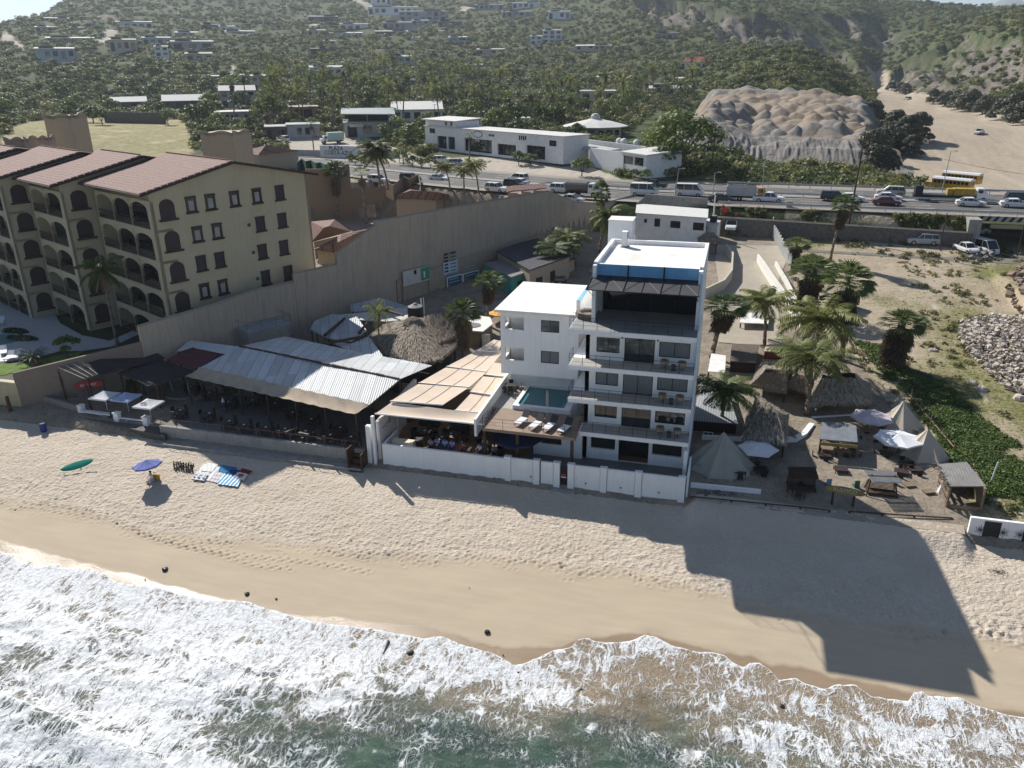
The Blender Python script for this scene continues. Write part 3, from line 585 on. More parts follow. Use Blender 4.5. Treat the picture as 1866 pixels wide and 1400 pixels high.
# left wing on the upper storeys
LW=thing('hotel_wing','white two storey wing with a plain flat roof left of the tall hotel','building',(-15.8,68,0))
w=MB(); wall_open(w,-19.2,-12.4,7.2,13.1,64.5,64.75,[(-18.8,-17.05,8.5,9.7),(-18.8,-17.05,11.4,12.55),(-15.5,-13.85,8.5,9.65),(-15.5,-13.85,11.4,12.5)])
w.box(-19.2,-18.95,64.75,65.1,7.2,13.1).box(-19.2,-18.95,66.6,74,7.2,13.1)
for a,b in ((7.2,8.5),(9.7,11.4),(12.55,13.1)): w.box(-19.2,-18.95,65.1,66.6,a,b)
w.box(-19.2,-12.4,74,74.25,1,13.1).box(-12.4,-12.15,64.5,74,1,13.1).box(-18.95,-12.4,64.75,74,7.2,7.35).box(-18.95,-12.4,64.75,74,10.2,10.4)
w.box(-19.2,-17.4,67.8,68,4.7,7.2).box(-17.4,-12.4,67.8,68,4.7,7.2)
w.box(-18.9,-16.9,66.7,66.85,7.35,13.1).box(-16.95,-16.8,64.75,66.7,7.35,13.1)
w.build('wall',m_white,LW)
MB().slab([(-19.7,64.3,13.2),(-12.3,64.3,13.2),(-12.3,74.4,13.2),(-19.7,74.4,13.2)],.22).build('roof',m_roofw,LW)
MB().box(-12.3,-11.95,64.0,71.0,13.15,14.55).build('parapet',m_white,LW); MB().box(-12.305,-12.0,64.0,71.0,14.55,14.6).build('coping',m_blue,LW)
window(LW,-15.5,-13.85,8.5,9.65,64.6,curtain=True); window(LW,-15.5,-13.85,11.4,12.5,64.6,curtain=False)
for z in (7.35,10.4): MB().box(-18.9,-16.95,64.8,66.65,z,z+.03).build('loggia_floor',M('terracotta_floor',(.35,.2,.12),var=.15),LW)
for z in (10.9,8.0): MB().box(-18.6,-17.3,65.2,66.2,z-.5,z).build('loggia_table',m_wood2,LW)
# pool terrace over the dining room
PT=thing('pool_terrace','raised pool terrace with wood decking between the sails and the white hotel','terrace',(-15,62,0))
MB().box(-19.0,-11.0,58.0,62.5,4.35,4.62).build('deck',m_wood,PT)
MB().box(-19.6,-17.6,62.5,70,4.35,4.6).build('walkway',m_pave,PT)
w=MB().box(-17.6,-12.4,62.5,62.95,3.6,5.0).box(-17.6,-17.25,62.95,68,3.6,5.0).box(-13.0,-12.4,62.95,68,3.6,5.0).box(-17.25,-13,67.5,68,3.6,5.0).build('pool_wall',m_white,PT)
MB().box(-17.25,-13,62.95,67.5,4.0,4.82).build('pool_water',m_pool,PT)
MB().box(-13.4,-13.0,62.95,67.5,4.82,4.86).build('pool_step',M('pool_tile',(.12,.3,.36),var=.1),PT)
w=MB(); w.slab([(-19.75,58.0,5.35),(-19.55,58.0,5.35),(-19.55,72,5.9),(-19.75,72,5.9)],1.6); w.build('side_wall',m_white,PT)
railing(PT,[(-19.0,59.6,4.62),(-19.0,58.05,4.62),(-11.9,58.05,4.62)],step=1.6,h=.95,mat=M('rusty_rail',(.12,.07,.05)))
w=MB(); wall_open(w,-15.2,-10.9,.6,4.35,60.6,60.85,[(-14.5,-12.7,2.5,3.6)]); w.box(-15.2,-15.0,60.85,64,.6,4.35).build('lower_wall',m_white,PT)
MB().box(-14.5,-12.7,60.75,60.8,2.5,3.6).build('window',m_dark,PT)
MB().box(-30,-15.2,66.5,66.7,1.2,4.3).build('back_wall',M('ochre_wall',(.36,.24,.15),var=.15),PT)
for x in (-18.9,-16,-11.3): MB().box(x-.12,x+.12,58.1,58.35,1.3,4.35).build('column',m_dwood,PT)
MB().box(-28.6,XR,57.75,66.6,.2,1.38).build('dining_floor',M('brown_tiles',(.34,.20,.11),rough=.7,var=.15,sc=.8,dirt=.3),PT)
MB().box(-15.6,XR,57.7,61.0,1.38,1.41).build('grey_floor',M('grey_floor',(.20,.20,.2),var=.12,dirt=.2),PT)
# sea wall with pillars, gate and steps
SW=thing('sea_wall','long white sea wall with pillars in front of the white hotel','wall',(-15,57.5,0))
w=MB(); w.box(-28.15,-16.9,57.35,57.6,-.8,2.3)
for a,b in ((-16.35,-14.45),(-13.75,-12.7),(-10.9,-8.75),(-8.15,-5.9),(-5.3,-2.4)): w.box(a,b,57.38,57.58,-.9,2.42)
w.box(-28.15,-27.95,57.6,60.5,-.5,2.3); w.box(-1.8,-1.65,57.7,61.2,-1,2.5)
w.build('wall_panel',m_white,SW)
for x in (-16.9,-14.4,-12.65,-11.45,-8.72,-5.87,-2.4):
    MB().box(x+.003,x+.53,57.28,57.66,-1.0,2.47).box(x-.06,x+.59,57.2,57.72,-.85,-.25).build('pillar',m_white,SW)
    MB().box(x-.04,x+.57,57.26,57.68,2.47,2.53).build('cap',m_white,SW)
w=MB()
for x in (-17.8,-17.3,-14.6,-9.9,-7.0,-3.9): w.lathe([(0,0),(.07,0),(.07,.03)],(0,0,0),8,Matrix.Translation((x,57.34,.9 if x>-16 else .35))@Matrix.Rotation(math.pi/2,4,'X'))
w.build('drain_hole',m_black,SW)
gt=thing('beach_gate','black metal beach gate with a small red sign between white pillars','gate',(-11.8,57.5,.2)); f=MB()
for i in range(9): f.box(-12.08+i*.075,-12.05+i*.075,57.48,57.52,.15,2.1)
f.box(-12.1,-11.46,57.47,57.53,.15,.22).box(-12.1,-11.46,57.47,57.53,2.05,2.12).box(-12.1,-11.46,57.5,57.515,.2,2.05).build('gate_leaf',m_black,gt)
sg=MB().box(-12.0,-11.65,57.45,57.468,1.25,1.5).build('sign_plate',M('red_sign',(.45,.05,.04),var=.05),gt); MB().box(-12.03,-11.6,57.45,57.468,1.12,1.2).build('sign_strip',m_white,sg)
st=thing('beach_steps','white concrete steps below the black beach gate','steps',(-11.8,56.8,-.6))
for k in range(3): MB().box(-12.75-k*.0,-10.75,56.35+k*.33,57.25,-.7+k*.28,-.42+k*.28+.01*k).build('step',m_concrete,st)
# ================================================================ VEGETATION PROTOTYPES
l_coco=leafmat('coconut_leaf',(.065,.12,.03),(.15,.18,.045),(.2,.2,.06))
l_fan=leafmat('fan_leaf',(.05,.095,.027),(.10,.14,.04),(.13,.16,.055))
l_dead=leafmat('dead_frond',(.17,.125,.08),(.12,.09,.06),(.2,.15,.1),.15)
l_tree=leafmat('broad_leaf',(.055,.10,.025),(.10,.14,.035),(.13,.16,.04))
l_scrub=leafmat('scrub_leaf',(.055,.10,.024),(.11,.14,.035),(.2,.19,.07),.35)
l_tam=leafmat('feathery_leaf',(.045,.06,.03),(.085,.09,.05),(.1,.1,.06),.2)
l_bright=leafmat('vine_leaf',(.05,.11,.02),(.10,.165,.03),(.14,.18,.05))
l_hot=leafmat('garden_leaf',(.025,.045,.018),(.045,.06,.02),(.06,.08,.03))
l_flower=leafmat('pink_bracts',(.42,.07,.2),(.3,.06,.14),(.5,.1,.2))
m_trunk=M('palm_trunk',(.26,.21,.165),rough=.95,var=.2,stripe=(2,.22,(.16,.13,.1),.2),bmp=.4)
m_bark=M('bark',(.14,.11,.08),rough=.95,var=.25)
def frond(mb,o,az,el,L,rnd,nl=20,lw=.11,ll=.75,droop=1.5):
    pts=[];e=el;p=Vector(o);n=9
    for i in range(n+1):
        pts.append(p.copy()); d=Vector((math.cos(az)*math.cos(e),math.sin(az)*math.cos(e),math.sin(e))); p=p+d*(L/n); e-=droop/n*(.5+i/n)
    side=Vector((-math.sin(az),math.cos(az),0))
    for i in range(n): 
        w=.045*(1-i/n)+.012; mb.quad(pts[i]-side*w,pts[i]+side*w,pts[i+1]+side*w*.85,pts[i+1]-side*w*.85)
    for s in (-1,1):
        for k in range(nl):
            t=.1+.9*k/nl; f=t*n; i=min(n-1,int(f)); b=pts[i].lerp(pts[i+1],f-i); tan=(pts[i+1]-pts[i]).normalized()
            l=ll*(math.sin(min(1,t*1.05)*math.pi)**.5*.8+.25)*rnd.uniform(.8,1.1)
            d=(side*s*1.0+tan*.55+Vector((0,0,-.25-rnd.uniform(0,.5)))).normalized(); tip=b+d*l+Vector((0,0,-l*.25)); m=b+d*l*.5
            mb.quad(b-tan*lw*.4,m-tan*lw*.5,tip,m+tan*lw*.5)
def coconut(seed,h,lean,nf=30,L=3.5,nl=22,lw=.16,name='coconut_palm'):
    rnd=random.Random(seed); t=thing(name,'x','palm tree'); az=rnd.uniform(0,6.28)
    pts=[];n=8
    for i in range(n+1): k=i/n; pts.append(Vector((math.cos(az)*lean*k*k,math.sin(az)*lean*k*k,h*k)))
    MB().path(pts,[.2-.09*(i/n)+(.08 if i==0 else 0) for i in range(n+1)],8).build('trunk',m_trunk,t,smooth=True)
    mb=MB(); top=pts[-1]
    for i in range(nf):
        el=1.25-1.75*(i/nf)+rnd.uniform(-.15,.15); frond(mb,top+Vector((0,0,.1)),i*2.4+rnd.uniform(-.3,.3),el,L*rnd.uniform(.8,1.1)*(1 if el<1 else .8),rnd,nl,lw,.24*L,1.3+rnd.uniform(0,.5))
    mb.build('crown',l_coco,t)
    md=MB()
    for i in range(4): frond(md,top,i*1.7+rnd.random(),-.9-rnd.random()*.4,L*.75,rnd,max(4,nl//2),lw,.16*L,.5)
    for i in range(7): md.lathe([(0,-.13),(.11,-.06),(.13,.02),(.08,.12),(0,.15)],tuple(top+Vector((math.cos(i)*.22,math.sin(i)*.22,-.15))),6)
    md.build('dead_frond',l_dead,t)
    return t
def fanleaf(mb,o,az,el,pet,rad,rnd,nb=12):
    d=Vector((math.cos(az)*math.cos(el),math.sin(az)*math.cos(el),math.sin(el))); side=Vector((-math.sin(az),math.cos(az),0)); up=d.cross(side).normalized()
    c=Vector(o)+d*pet; mb.quad(Vector(o)-side*.03,Vector(o)+side*.03,c+side*.02,c-side*.02)
    sag=Vector((0,0,-1)); 
    for i in range(nb):
        a=(-1.25+2.5*(i+.5)/nb); r=rad*(.85+.15*math.cos(a))*rnd.uniform(.9,1.05); w=2.5/nb*.62
        def pt(a_,r_,k): q=d*math.cos(a_)*r_+side*math.sin(a_)*r_; return c+q+up*(.08*rad*k)+sag*(r_*r_*.22/rad)
        mb.quad(c,pt(a-w*.5,r*.6,0),pt(a,r,0),pt(a+w*.5,r*.6,1))
def fanpalm(seed,h,nf=58,rad=1.0,pet=1.0,skirt=1.3,sk_w=1.0,lean=.4,tr=.22,name='fan_palm',nb=11,sklen=None):
    rnd=random.Random(seed); t=thing(name,'x','palm tree'); az=rnd.uniform(0,6.28); n=7
    pts=[Vector((math.cos(az)*lean*(i/n)**1.5,math.sin(az)*lean*(i/n)**1.5,h*i/n)) for i in range(n+1)]
    MB().path(pts,[tr*(1.45 if i==0 else 1-.35*i/n) for i in range(n+1)],8).build('trunk',m_trunk,t,smooth=True)
    top=pts[-1]; mb=MB()
    for i in range(nf):
        el=1.35-1.95*((i+.5)/nf)+rnd.uniform(-.15,.15); fanleaf(mb,top,i*2.4+rnd.uniform(-.25,.25),el,pet*rnd.uniform(.8,1.15),rad*rnd.uniform(.85,1.1),rnd,nb)
    mb.build('crown',l_fan,t)
    if skirt:
        sl=sklen or skirt*2; mb=MB(); ns=int(26+sl*22)
        for i in range(ns):
            z=top.z-.2-rnd.random()*sl; a=i*2.4; k=(top.z-z)/sl; el=-1.0-rnd.uniform(0,.45); r0=tr*.5
            pos=Vector((top.x*(z/top.z)**1.5+math.cos(a)*r0,top.y*(z/top.z)**1.5+math.sin(a)*r0,z)); fanleaf(mb,pos,a,el,pet*.55*sk_w*(1-.35*k),rad*.8*sk_w*(1-.25*k),rnd,max(5,nb-4))
        mb.build('dead_frond_skirt',l_dead,t)
    return t
def leafcloud(mb,c,rx,ry,rz,n,s,rnd,flat=.0,low=-.3):
    for i in range(n):
        while True:
            v=Vector((rnd.gauss(0,1),rnd.gauss(0,1),rnd.gauss(0,1))).normalized()
            if v.z>low: break
        k=rnd.uniform(.55,1.05)**.6; p=Vector((c[0]+v.x*rx*k,c[1]+v.y*ry*k,c[2]+v.z*rz*k))
        nrm=(v+Vector((rnd.uniform(-.7,.7),rnd.uniform(-.7,.7),rnd.uniform(-.4,.8)))).normalized(); a=nrm.orthogonal().normalized(); b=nrm.cross(a); th=rnd.random()*6.28
        a,b=a*math.cos(th)+b*math.sin(th),b*math.cos(th)-a*math.sin(th); q=s*rnd.uniform(.6,1.3)
        mb.quad(p-a*q,p-b*q*.6,p+a*q,p+b*q*.6)
def broadtree(seed,h,r,leaf=None,n=2600,s=.22,name='broadleaf_tree',clumps=16,trunk=.25,flat=.75,low_=.25):
    rnd=random.Random(seed); t=thing(name,'x','tree'); tb=MB(); cr=MB(); base=Vector((0,0,0)); fork=Vector((rnd.uniform(-.3,.3),rnd.uniform(-.3,.3),h*low_))
    tb.tube(base,fork,trunk,trunk*.75,7)
    for i in range(clumps):
        a=i*2.4+rnd.uniform(-.4,.4); k=math.sqrt((i+.5)/clumps); zz=h*(1-.12)-k*k*h*.42*flat+rnd.uniform(-.1,.08)*h; cl=Vector((math.cos(a)*k*r*.78,math.sin(a)*k*r*.78,max(zz,h*(.3 if flat<1 else .12))))
        mid=fork.lerp(cl,.5)+Vector((0,0,-h*.05)); tb.tube(fork,mid,trunk*.4,trunk*.22,5); tb.tube(mid,cl,trunk*.22,.02,4)
        cs=r*rnd.uniform(.3,.46); leafcloud(cr,cl,cs,cs,cs*.72,n//clumps,s,rnd)
    tb.build('trunk',m_bark,t); cr.build('crown',leaf or l_tree,t); return t
def bushmesh(seed,r,hh,n,s,leaf,name='shrub',clumps=6):
    rnd=random.Random(seed); cr=MB()
    for i in range(clumps):
        a=i*2.4; k=math.sqrt(i/clumps)*.62; c=(math.cos(a)*k*r,math.sin(a)*k*r,hh*rnd.uniform(.42,.62)); q=r*rnd.uniform(.38,.55); leafcloud(cr,c,q,q,hh*.45,n//clumps,s,rnd,low=-.6)
    return cr
HID=(0,-4000,-300)     # prototypes are moved to their first real place by use(); none stays here
_protos=[]
def proto(o): _protos.append(o); o['_used']=0; o.location=HID; return o
def place(src,loc,label,group=None,rz=None,scale=1,mats=None,cat=None):
    """first call moves the prototype itself into place, later calls copy it with its parts"""
    rz=random.uniform(0,6.28) if rz is None else rz
    if not src['_used'] and not mats:
        _kc.setdefault(src.name,[(c,kids(c)) for c in kids(src)]); src['_used']=1; src.location=loc; src.rotation_euler=(0,0,rz); src.scale=(scale,)*3 if isinstance(scale,(int,float)) else scale
        if label: src['label']=label
        if group: src['group']=group
        if cat: src['category']=cat
        return src
    return dup(src,loc,rz,label,group,scale,mats,cat)
COCO=[proto(coconut(s,h,l)) for s,h,l in ((1,7.5,1.2),(2,9,.6),(3,6.2,1.8))]
FAN=[proto(fanpalm(11,8.5,skirt=1.6,sk_w=1.15,rad=1.15,pet=1.15)),proto(fanpalm(12,10.5,lean=1.0,skirt=1.7,sk_w=1.2,rad=1.15,pet=1.15)),proto(fanpalm(13,7,skirt=2,sk_w=1.3,rad=1.2,pet=1.2,nf=66))]
COCOF=[proto(coconut(s,h,l,nf=13,L=3.2,nl=7,lw=.3)) for s,h,l in ((21,9,.8),(22,11,1.5),(23,7,.5))]
FANF=[proto(fanpalm(s,h,nf=16,nb=6,skirt=.7,rad=1.0)) for s,h in ((31,9),(32,11.5))]
TREE=[proto(broadtree(41,7,4.2)),proto(broadtree(42,5,3.2,n=1500,clumps=11))]
TREEF=[proto(broadtree(s,h,r,n=620,s=.42,clumps=11,leaf=l_tree)) for s,h,r in ((51,6.5,4.2),(52,5.2,3.8),(53,8,4.6))]
TAM=[proto(broadtree(s,h,r,leaf=l_tam,n=3600,s=.36,name='tamarisk_tree',clumps=20,flat=1.75,low_=.04,trunk=.12)) for s,h,r in ((61,8,4.5),(62,6.5,5))]
# ================================================================ LEFT: RESORT HOTEL, PERIMETER WALL, GARDEN
m_ochre=M('cream_render',(.50,.435,.30),rough=.9,var=.05,sc=.4,streak=.22,dirt=.18)
m_trim=M('dark_brown_trim',(.07,.045,.04),rough=.8,var=.15)
m_tile=M('terracotta_roof',(.36,.20,.175),rough=.9,var=.18,sc=1.2,bmp=.3)
def tile_mat(name,az,col=(.29,.155,.125)):
    m,t,b=newmat(name); g=mapping(t,_n(t,'ShaderNodeNewGeometry').outputs['Position'],(1,1,1),(0,0,az))
    s=_n(t,'ShaderNodeSeparateXYZ'); t.links.new(g,s.inputs[0])
    rx=math2(t,'FRACT',math2(t,'DIVIDE',s.outputs[0],.42)); ry=math2(t,'FRACT',math2(t,'DIVIDE',s.outputs[1],.62))
    c=mixc(t,ramp(t,noise(t,g,2.2,4,.7),.3,.7),col,tuple(k*.6 for k in col)); c=mixc(t,ramp(t,noise(t,g,7,2),.55,.7),c,(.46,.36,.31))
    c=mixc(t,math2(t,'LESS_THAN',ry,.16),c,tuple(k*.33 for k in col)); c=mixc(t,math2(t,'LESS_THAN',rx,.2),c,tuple(k*.5 for k in col))
    t.links.new(c,b.inputs['Base Color']); b.inputs['Roughness'].default_value=.85
    h=math2(t,'SINE',math2(t,'MULTIPLY',s.outputs[0],2*math.pi/.42)); bump(t,b,h,.6,.05); return m
m_tileH=tile_mat('resort_roof_tiles',HA)
TH=Matrix.Translation((HO.x,HO.y,0))@Matrix.Rotation(-HA,4,'Z')     # local: +x right (seen from the sea), +y inland; corner A at origin
def archpoly(x0,x1,z0,z1,n=10):
    r=(x1-x0)/2; cx=(x0+x1)/2; rz=min(r,.75); return [(x0,z0),(x1,z0)]+[(cx+r*math.cos(a),z1-rz+rz*math.sin(a)) for a in [math.pi*i/n for i in range(n+1)]]
RH=thing('resort_hotel','large cream resort hotel of stepped blocks with terracotta roofs and arched balconies','hotel',(HO.x-10,HO.y+8,3.6))
EZ=21.35; FH=3.42; EV=1.2
def hmod(ox,oy,wd,ln,nb,endwins,base=3.0):
    """one block: its front right corner at (ox,oy) in hotel coordinates, wd wide, ln deep, nb arched bays"""
    T=TH@Matrix.Translation((ox,oy,0)); floors=[base+.35+FH*k for k in range(5)]; w=MB(); pz=EZ+2.05
    # end wall (gable) facing right
    w.prism([(-.3,0),(0,0),(0,ln),(-.3,ln)],base-1,EZ); 
    n=len(w.v); w.v+=[(0,0,EZ),(0,ln,EZ),(0,ln/2,pz),(-.3,0,EZ),(-.3,ln,EZ),(-.3,ln/2,pz)]; w.f+=[(n,n+1,n+2),(n+5,n+4,n+3)]
    w.box(-wd,-wd+.3,0,ln,base-1,EZ); w.box(-wd,0,ln-.3,ln,base-1,EZ); w.box(-wd,-.3,2.0,2.3,base-1,EZ)
    bw=(wd-1.2)/nb
    # balcony front: piers, arched heads
    for k,f in enumerate(floors):
        w.box(-wd,-.0,.0,2.0,f-.3,f)             # slab
        for b in range(nb):
            xa=-.9-bw*(b+1)+.12; xb=-.9-bw*b-.12; r=(xb-xa)/2; cx=(xa+xb)/2; zt=f+FH-.62; rz=.8; zs=zt-rz; m=10
            pts=[(cx+r*math.cos(math.pi*i/m),zs+rz*math.sin(math.pi*i/m)) for i in range(m+1)]
            for i in range(m):
                (x1,z1),(x2,z2)=pts[i],pts[i+1]
                for yy in (0,.28): 
                    q=[(x1,yy,z1),(x1,yy,f+FH-.3),(x2,yy,f+FH-.3),(x2,yy,z2)]; w.quad(*(q if yy else q[::-1]))
                w.quad((x1,0,z1),(x2,0,z2),(x2,.28,z2),(x1,.28,z1))
            w.box(xb,xb+.24,0,.28,f,f+FH-.3); w.box(xa-.24,xa,0,.28,f,f+FH-.3)
        w.box(-.9+.12,0,0,.28,f,f+FH-.3); w.box(-wd,-.9-bw*nb-.12,0,.28,f,f+FH-.3)
    w.build('wall',m_ochre,RH,T)
    # dark recess glazing and balustrades
    for k,f in enumerate(floors):
        for b in range(nb):
            xa=-.9-bw*(b+1)+.12; xb=-.9-bw*b-.12
            d=MB().box(xa+.25,xb-.25,1.93,1.99,f+.02,f+2.5).build('balcony_door',m_glass,RH,T)
            r=MB(); r.tube((xa,.1,f+.95),(xb,.1,f+.95),.04,n=4)
            for i in range(15): x=xa+(xb-xa)*i/14; r.tube((x,.1,f),(x,.1,f+.95),.025,n=4)
            r.box(xa,xb,.06,.1,f+.05,f+.3)
            r.build('balustrade',m_trim,RH,T)
            if (b+k)%2: MB().box((xa+xb)/2-.5,(xa+xb)/2+.4,.9,1.6,f,f+.7).build('balcony_chair',M('balcony_furniture',(.12,.10,.09),var=.2),RH,T)
    for (y0,y1,z0,z1,kind) in endwins:
        if kind=='a':
            pl=archpoly(y0,y1,z0,z1); g=MB(); g.v=[(.03,p[0],p[1]) for p in pl]+[(-.02,p[0],p[1]) for p in pl]; k=len(pl); g.f=[tuple(range(k))]+[(i,k+i,k+(i+1)%k,(i+1)%k) for i in range(k)]
            o=g.build('arched_window',M('brown_shutter',(.062,.045,.045),rough=.7,var=.1,stripe=(2,.12,(.04,.03,.03),.3)),RH,T); MB().box(0.03,.28,y0-.22,y1+.22,z0-.22,z0-.02).build('sill',m_trim,o,T)
        else:
            g=MB().box(0,.1,y0-.12,y0,z0,z1).box(0,.1,y1,y1+.12,z0,z1).box(0,.12,y0-.16,y1+.16,z1,z1+.22).build('window_frame',m_trim,RH,T)
            MB().box(0,.22,y0-.25,y1+.25,z0-.2,z0).build('sill',m_trim,g,T); MB().box(-.02,.035,y0,y1,z0,z1).build('pane',m_glass if kind=='g' else M('closed_shutter',(.05,.045,.055),rough=.6,var=.15),g,T)
            if kind=='g': MB().box(.036,.045,y0+.18,y1-.18,z0+.12,z1-.25).build('curtain',M('pale_curtain',(.35,.35,.34),var=.15),g,T)
    # roof
    xl=-wd-.6; xr=.7; y0=-EV; y1=ln+EV; zl=EZ-.25; yr=ln/2; zp=pz+.12
    rr=MB(); rr.slab([(xl,y0,zl),(xr,y0,zl),(xr,yr,zp),(xl,yr,zp)],.14); rr.slab([(xl,yr,zp),(xr,yr,zp),(xr,y1,zl),(xl,y1,zl)],.14)
    ro=rr.build('roof',m_tileH,RH,T)
    f=MB()
    for (a,b) in (((xr+.03,y0,zl-.16),(xr+.03,yr,zp-.16)),((xr+.03,yr,zp-.16),(xr+.03,y1,zl-.16)),((xl,y0-.03,zl-.16),(xr,y0-.03,zl-.16))): f.tube(a,b,.13,n=4)
    f.build('fascia',m_trim,ro,T)
    rd=MB()
    for i in range(int(wd/.7)+1): x=xl+i*.7; rd.tube((x,yr,zp+.05),(x+.62,yr,zp+.06),.1,.07,6)
    for i in range(14): k=i/14; rd.tube((xr-.1,y0+(yr-y0)*k,zl+(zp-zl)*k+.05),(xr-.1,y0+(yr-y0)*(k+.06),zl+(zp-zl)*(k+.06)+.05),.09,.06,5)
    rd.build('ridge_tile',M('ridge_tiles',(.30,.17,.15),var=.25),ro,T)
ew=[]
for k in range(5):
    z=19.0-3.42*k-.15
    ew.append((.85,2.55,z-.75,z+1.35,'a'))
rows=[(18.5,[(4.0,'g'),(6.3,'g'),(9.3,'g'),(12.2,'g'),(15.3,'s')]),(15.2,[(4.2,'g'),(6.6,'g'),(12.2,'s'),(15.2,'s')]),(11.9,[(4.1,'s'),(6.4,'s'),(12.0,'s'),(15.0,'s')]),(8.7,[(4.0,'g'),(6.3,'g'),(12.0,'s'),(15.2,'s')])]
for z,ws_ in rows:
    for y,kd in ws_: ew.append((y,y+.95,z,z+1.45,kd))
ew+= [(3.9,4.7,6.3,7.0,'s'),(6.6,7.5,6.4,7.1,'s')]
hmod(0,0,14.5,19.8,3,ew)
hmod(-15.1,-3.3,10.6,19.8,2,[(.9,2.7,19-3.42*k-.9,19-3.42*k+1.2,'a') for k in range(5)])
hmod(-26.4,-6.0,12.5,19.8,3,[(.9,2.7,19-3.42*k-.9,19-3.42*k+1.2,'a') for k in range(5)])
hmod(-39.6,-9,12.5,19.8,2,[])
for (y,z) in ((11.0,15.9),(11.1,12.6),(11.2,9.4),(11.4,6.8)): MB().box(.0,.2,y,y+.28,z,z+.35,).build('vent',M('teal_vent',(.03,.12,.13),var=.1),RH,TH)
# ---- perimeter wall, 3 m right of the hotel, stepping up inland
PW=HO+HU*3.0
m_pwall=M('grey_beige_wall',(.44,.375,.30),rough=.95,var=.08,sc=.22,streak=.5,dirt=.3)
def pwall(name,label,pts,base,th=.3,mat=None,off=3.0):
    """pts: (distance along hotel axis, z top)"""
    t=thing(name,label,'wall',tuple((HO+HU*off+HD*pts[0][0]))[:2]+(base,))
    T=TH@Matrix.Translation((off,0,0)); w=MB()
    for (a,za),(b,zb) in zip(pts[:-1],pts[1:]):
        if b-a<.05: continue
        n=len(w.v); w.v+=[(-th,a,base),(0,a,base),(0,b,base),(-th,b,base),(-th,a,za),(0,a,za),(0,b,zb),(-th,b,zb)]; w.f+=[(n+3,n+2,n+1,n),(n+4,n+5,n+6,n+7)]+[(n+i,n+(i+1)%4,n+4+(i+1)%4,n+4+i) for i in range(4)]
    w.build('wall_face',mat or m_pwall,t,T); c=MB()
    for (a,za),(b,zb) in zip(pts[:-1],pts[1:]):
        if b-a<.05: c.tube((-th/2,a,za),(-th/2,b,zb),.06,n=4)
        else: c.tube((-th/2,a,za+.03),(-th/2,b,zb+.03),th*.6,n=4)
    c.build('coping',M('wall_coping',(.3,.27,.23),var=.1),t,T); return t
PWT=pwall('perimeter_wall','tall grey beige wall stepping up from the beach toward the highway',[(-4.9,8.0),(4,8.45),(10.2,9.1),(10.25,8.9),(14.4,8.95),(14.45,9.95),(21,9.9),(21.05,11.4),(27.5,13.9),(27.55,14.45),(63.5,14.25),(71,11.5),(79,10.3),(89.5,10.6),(89.6,9),(98,9)],0)
gw_=thing('garden_wall','low brown sloping wall between the resort garden and the surf shop','wall',(-69.6,59,1)); MB().slab([(-69.6,58.9,4.5),(-59.45,66.0,6.35),(-59.6,66.3,6.35),(-69.8,59.2,4.5)],6).build('wall_face',M('brown_wall',(.24,.195,.16),rough=.95,var=.1,streak=.2),gw_)
lw=pwall('lower_wall','paler rendered band along the foot of the tall perimeter wall',[(30.4,5.9),(52,7.4),(63,7.6)],2,mat=M('tan_wall',(.40,.33,.25),rough=.95,var=.1,streak=.4,dirt=.3),off=3.25)
# resort sea wall and garden podium
m_yell=M('yellow_render',(.47,.42,.27),rough=.9,var=.08,streak=.25)
g0=GX(50,690,0) if 0 else None
sw=thing('resort_sea_wall','cream retaining wall under the resort lawn at the left edge','wall',(-75,56,0))
A0=G(50,690,4.6); B0=Vector((-64.6,55.0,0))
w=MB(); w.box(-110,-69.5,58.9,59.3,-1,3.35); w.build('wall_face',m_yell,sw); MB().box(-110,-69.4,58.8,59.4,3.35,3.5).build('coping',M('cream_coping',(.55,.48,.35),var=.1),sw)
gz=3.4
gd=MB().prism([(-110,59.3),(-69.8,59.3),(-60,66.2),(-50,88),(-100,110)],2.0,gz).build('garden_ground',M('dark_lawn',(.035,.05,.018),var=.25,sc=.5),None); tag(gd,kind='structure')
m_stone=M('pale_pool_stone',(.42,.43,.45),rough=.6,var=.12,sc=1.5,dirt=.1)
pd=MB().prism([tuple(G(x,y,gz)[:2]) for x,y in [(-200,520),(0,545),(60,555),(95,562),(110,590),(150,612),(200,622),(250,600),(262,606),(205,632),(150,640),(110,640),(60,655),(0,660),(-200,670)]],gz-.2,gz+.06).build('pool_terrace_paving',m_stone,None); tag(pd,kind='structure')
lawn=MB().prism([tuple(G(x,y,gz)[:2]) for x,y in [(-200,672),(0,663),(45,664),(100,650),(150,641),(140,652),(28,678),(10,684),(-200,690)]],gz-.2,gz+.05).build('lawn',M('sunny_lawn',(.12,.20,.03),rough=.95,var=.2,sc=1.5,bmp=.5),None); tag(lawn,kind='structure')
for i,(x,y,rx,ry,lab) in enumerate([(28,606,1.9,.8,'oval planting bed of dark shrubs on the resort terrace'),(41,619,2.3,.75,'oval flower bed beside the resort jacuzzi')]):
    p=G(x,y,gz); mb=MB(); rnd=random.Random(i); leafcloud(mb,(p.x,p.y,gz+.15),rx,ry,.4,500,.14,rnd); o=mb.build('planting_bed',l_hot); tag(o,lab,'planting bed')
p=G(3,620,gz); tag(MB().lathe([(0,.12),(1.9,.12),(2.0,.16),(2.2,.16),(2.25,0)],tuple(p),20).build('jacuzzi',m_pool),'round turquoise jacuzzi at the left edge of the resort garden','pool')
proto_bush=[proto(thing('garden_shrub','x','shrub')) for _ in range(3)]
for i,o in enumerate(proto_bush): bushmesh(70+i,1.6,1.6,700,.14,l_hot,clumps=7).build('foliage',l_hot,o)
